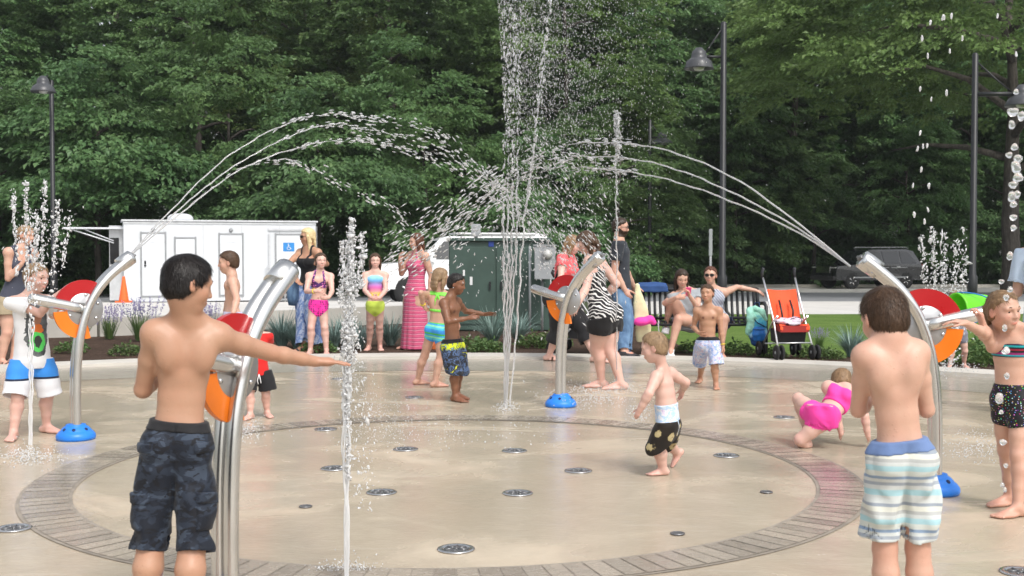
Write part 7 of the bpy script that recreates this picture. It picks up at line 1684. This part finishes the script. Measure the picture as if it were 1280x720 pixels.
D = Drops(9); stream(D, [A(824,476,12.3), A(824,430,12.3), A(823,392,12.3)], .008, .9, .01, 40, .02, .006, .006); D.build('water_jet', M['water_jet'], label='short thin jet behind the head of the toddler', cat='water jet', group=GJ)
# falling drops
def dropmesh(seed, l, r):
    bm = bmesh.new(); bmesh.ops.create_icosphere(bm, subdivisions=2, radius=1); rg = np.random.RandomState(seed); ph = rg.uniform(0,6,3)
    for v in bm.verts: k = 1 + .14*math.sin(3*v.co.x+ph[0]) + .12*math.sin(4*v.co.z+ph[1]) + .1*math.sin(3*v.co.y+ph[2]); v.co = Vector((v.co.x*r*k, v.co.y*r*k, v.co.z*l*k))
    me = bpy.data.meshes.new('water_drop'); bm.to_mesh(me); bm.free(); me.polygons.foreach_set('use_smooth', [True]*len(me.polygons)); return me
def drops(meshes, mat, lst, Y, label, group):
    for me in meshes: me.materials.append(mat)
    rg = np.random.RandomState(3)
    for k, q in enumerate(lst):
        o = bpy.data.objects.new('water_drop', meshes[k % len(meshes)]); COL.objects.link(o); o.location = at(q[0], q[1], Y + rg.normal(0,.05)); o.rotation_euler = (rg.normal(0,.1), rg.normal(0,.1), rg.uniform(0,6)); o.scale = (q[2]*.88 if len(q) > 2 else rg.uniform(.8,1.15),)*3; tag(o, label, 'water drop', group)
drops([dropmesh(k, .0145, .0060) for k in range(3)], M['drop'], [(1153,48),(1160,70),(1163,28),(1180,22),(1178,22),(1189,20),(1187,64),(1203,48),(1150,111),(1164,124),(1183,116),(1150,166),(1147,186),(1154,183),(1159,182),(1152,212),(1141,232),(1143,268),(1156,277),(1160,262),(1161,232),(1270,68),(1247,20)], 6.0, 'long pale water drop falling above the bubbling fountain at the right', 'long drops falling at the right')
drops([dropmesh(9+k, .0031, .0029) for k in range(4)], watermat('bead', .97, .82, .04), [(1270,115,4),(1266,140,7),(1276,145,6),(1265,156,5),(1269,184,5),(1261,194,5),(1273,199,6),(1270,209,7),(1273,222,7),(1266,231,6),(1272,243,5),(1265,246,6),(1267,255,5),(1267,272,5),(1267,285,4),(1262,320,5),(1263,362,4),(1252,352,4),(1258,372,4),(1256,410,4),(1258,438,5),(1256,440,4),(1258,470,4),(1249,498,6),(1252,515,3),(1254,553,5),(1257,582,3),(1256,612,3),(1253,606,3)], 4.3, 'round glassy bead of water falling past the girl in the striped top', 'round beads falling past the girl')
# spray hanging in the air right of the tall jet
D = Drops(12); rg = D.rg; n = 10500; x = 640 + np.abs(rg.normal(0,1,n))*95 - 12; y = rg.uniform(-60,430,n)*rg.uniform(.25,1,n); Yd = rg.normal(10.2,.7,n); x = x + (y-100)*.06
keep = rg.uniform(0,1,n) < np.clip(1.15 - (x-640)/300 - np.clip((y-240)/260,0,.8), .05, 1); P = np.array([A(a,b,c) for a,b,c in zip(x[keep],y[keep],Yd[keep])]); m_ = len(P)
D.add(P, V(-.12,0,1)+rg.normal(0,.12,(m_,3)), .0068*rg.lognormal(0,.4,m_), .0021*rg.lognormal(0,.3,m_))
n = 330; x = rg.uniform(655,770,n); y = 225 + (x-655)*.9 + rg.normal(0,45,n); P = np.array([A(a,b,10.4) for a,b in zip(x,y)]); D.add(P, V(.62,0,-.72)+rg.normal(0,.10,(n,3)), .030*rg.uniform(.5,1.2,n), .0055)
n = 230; x = rg.uniform(480,630,n); y = 330 - (x-480)*.62 + rg.normal(0,22,n); P = np.array([A(a,b,9.4) for a,b in zip(x,y)]); D.add(P, V(-.78,0,-.52)+rg.normal(0,.10,(n,3)), .034*rg.uniform(.5,1.2,n), .0058)
n = 260; x = rg.uniform(560,740,n); y = rg.normal(300,50,n); P = np.array([A(a,b,10.2) for a,b in zip(x,y)]); D.add(P, V(.3,0,-.9)+rg.normal(0,.5,(n,3)), .018*rg.uniform(.5,1.2,n), .0045)
D.build('spray', M['drop'], OCT, 'fine spray drifting right of the tall jet', 'spray', None, 'stuff')
# splashes thrown up from the wet paving
D = Drops(13); rg = D.rg
def splash(px, py, rx, ry, n, hgt=.08, r=.0045):
    a = rg.normal(0,.5,n)*rx + px; b = rg.normal(0,.5,n)*ry + py; P = np.array([ground(u, min(w_, 715)) for u, w_ in zip(a,b)]); P[:,2] = np.abs(rg.normal(0,.45,n))*hgt + .002; D.add(P, V(0,0,1)+rg.normal(0,.4,(n,3)), r*rg.lognormal(0,.4,n), r*rg.lognormal(-.1,.3,n))
for q in [(738,500,60,14,900,.13,.0045),(300,540,34,14,500,.07),(36,575,40,9,500,.08),(480,520,60,40,600,.05,.004),(633,512,14,5,260,.07),(1220,560,45,22,380,.05),(771,490,30,7,300,.09),(800,520,16,10,220,.08),(433,716,40,10,260,.05,.003),(1190,466,40,8,420,.12,.006),(560,540,160,20,300,.03),(430,475,25,10,240,.06)]: splash(*q)
D.build('splash', M['foam'], OCT, 'splashing droplets scattered low over the wet paving', 'splash', None, 'stuff')
HAZE = .0004
# ------------------------------------------------------------------ light
w = bpy.data.worlds.new('World'); S.world = w; w.use_nodes = True; nt = w.node_tree; bgn = nt.nodes['Background']
SUN_EL, SUN_AZ = R(52), R(150)                # high hazy sun behind the camera's right shoulder
sky = nt.nodes.new('ShaderNodeTexSky'); sky.sky_type = 'NISHITA'; sky.sun_disc = False; sky.sun_elevation = SUN_EL; sky.sun_rotation = SUN_AZ; sky.air_density = 1.2; sky.dust_density = 3.5; sky.ozone_density = 1.0
hsv = nt.nodes.new('ShaderNodeHueSaturation'); hsv.inputs['Saturation'].default_value = .28; hsv.inputs['Value'].default_value = 1.0
nt.links.new(sky.outputs[0], hsv.inputs['Color']); nt.links.new(hsv.outputs[0], bgn.inputs['Color']); bgn.inputs['Strength'].default_value = .15
sl = bpy.data.lights.new('sun', 'SUN'); sl.energy = 1.3; sl.angle = R(13); sl.color = (1, .965, .91)
so = bpy.data.objects.new('sun', sl); COL.objects.link(so)
sdir = Vector((math.sin(SUN_AZ)*math.cos(SUN_EL), math.cos(SUN_AZ)*math.cos(SUN_EL), math.sin(SUN_EL)))
so.rotation_euler = sdir.to_track_quat('Z', 'Y').to_euler(); so.location = (0, 0, 30)
# thin spray haze, added over the whole place to lift the dark tree gaps
hz = MB(); hz.box((0, 55, 14.2), (240, 130, 34)); hz = hz.build('haze', []); tag(hz, kind='stuff')
tn = NT('haze_air'); pv = tn.n('ShaderNodeVolumePrincipled'); pv.inputs['Color'].default_value = (.92,.96,1,1); pv.inputs['Density'].default_value = HAZE; pv.inputs['Anisotropy'].default_value = .2; tn.l(pv.outputs[0], tn.out.inputs['Volume']); hz.data.materials.append(tn.m)
S.view_settings.view_transform = 'Standard'; S.view_settings.look = 'None'; S.view_settings.exposure = .56; S.view_settings.gamma = 1; S.view_settings.use_curve_mapping = False
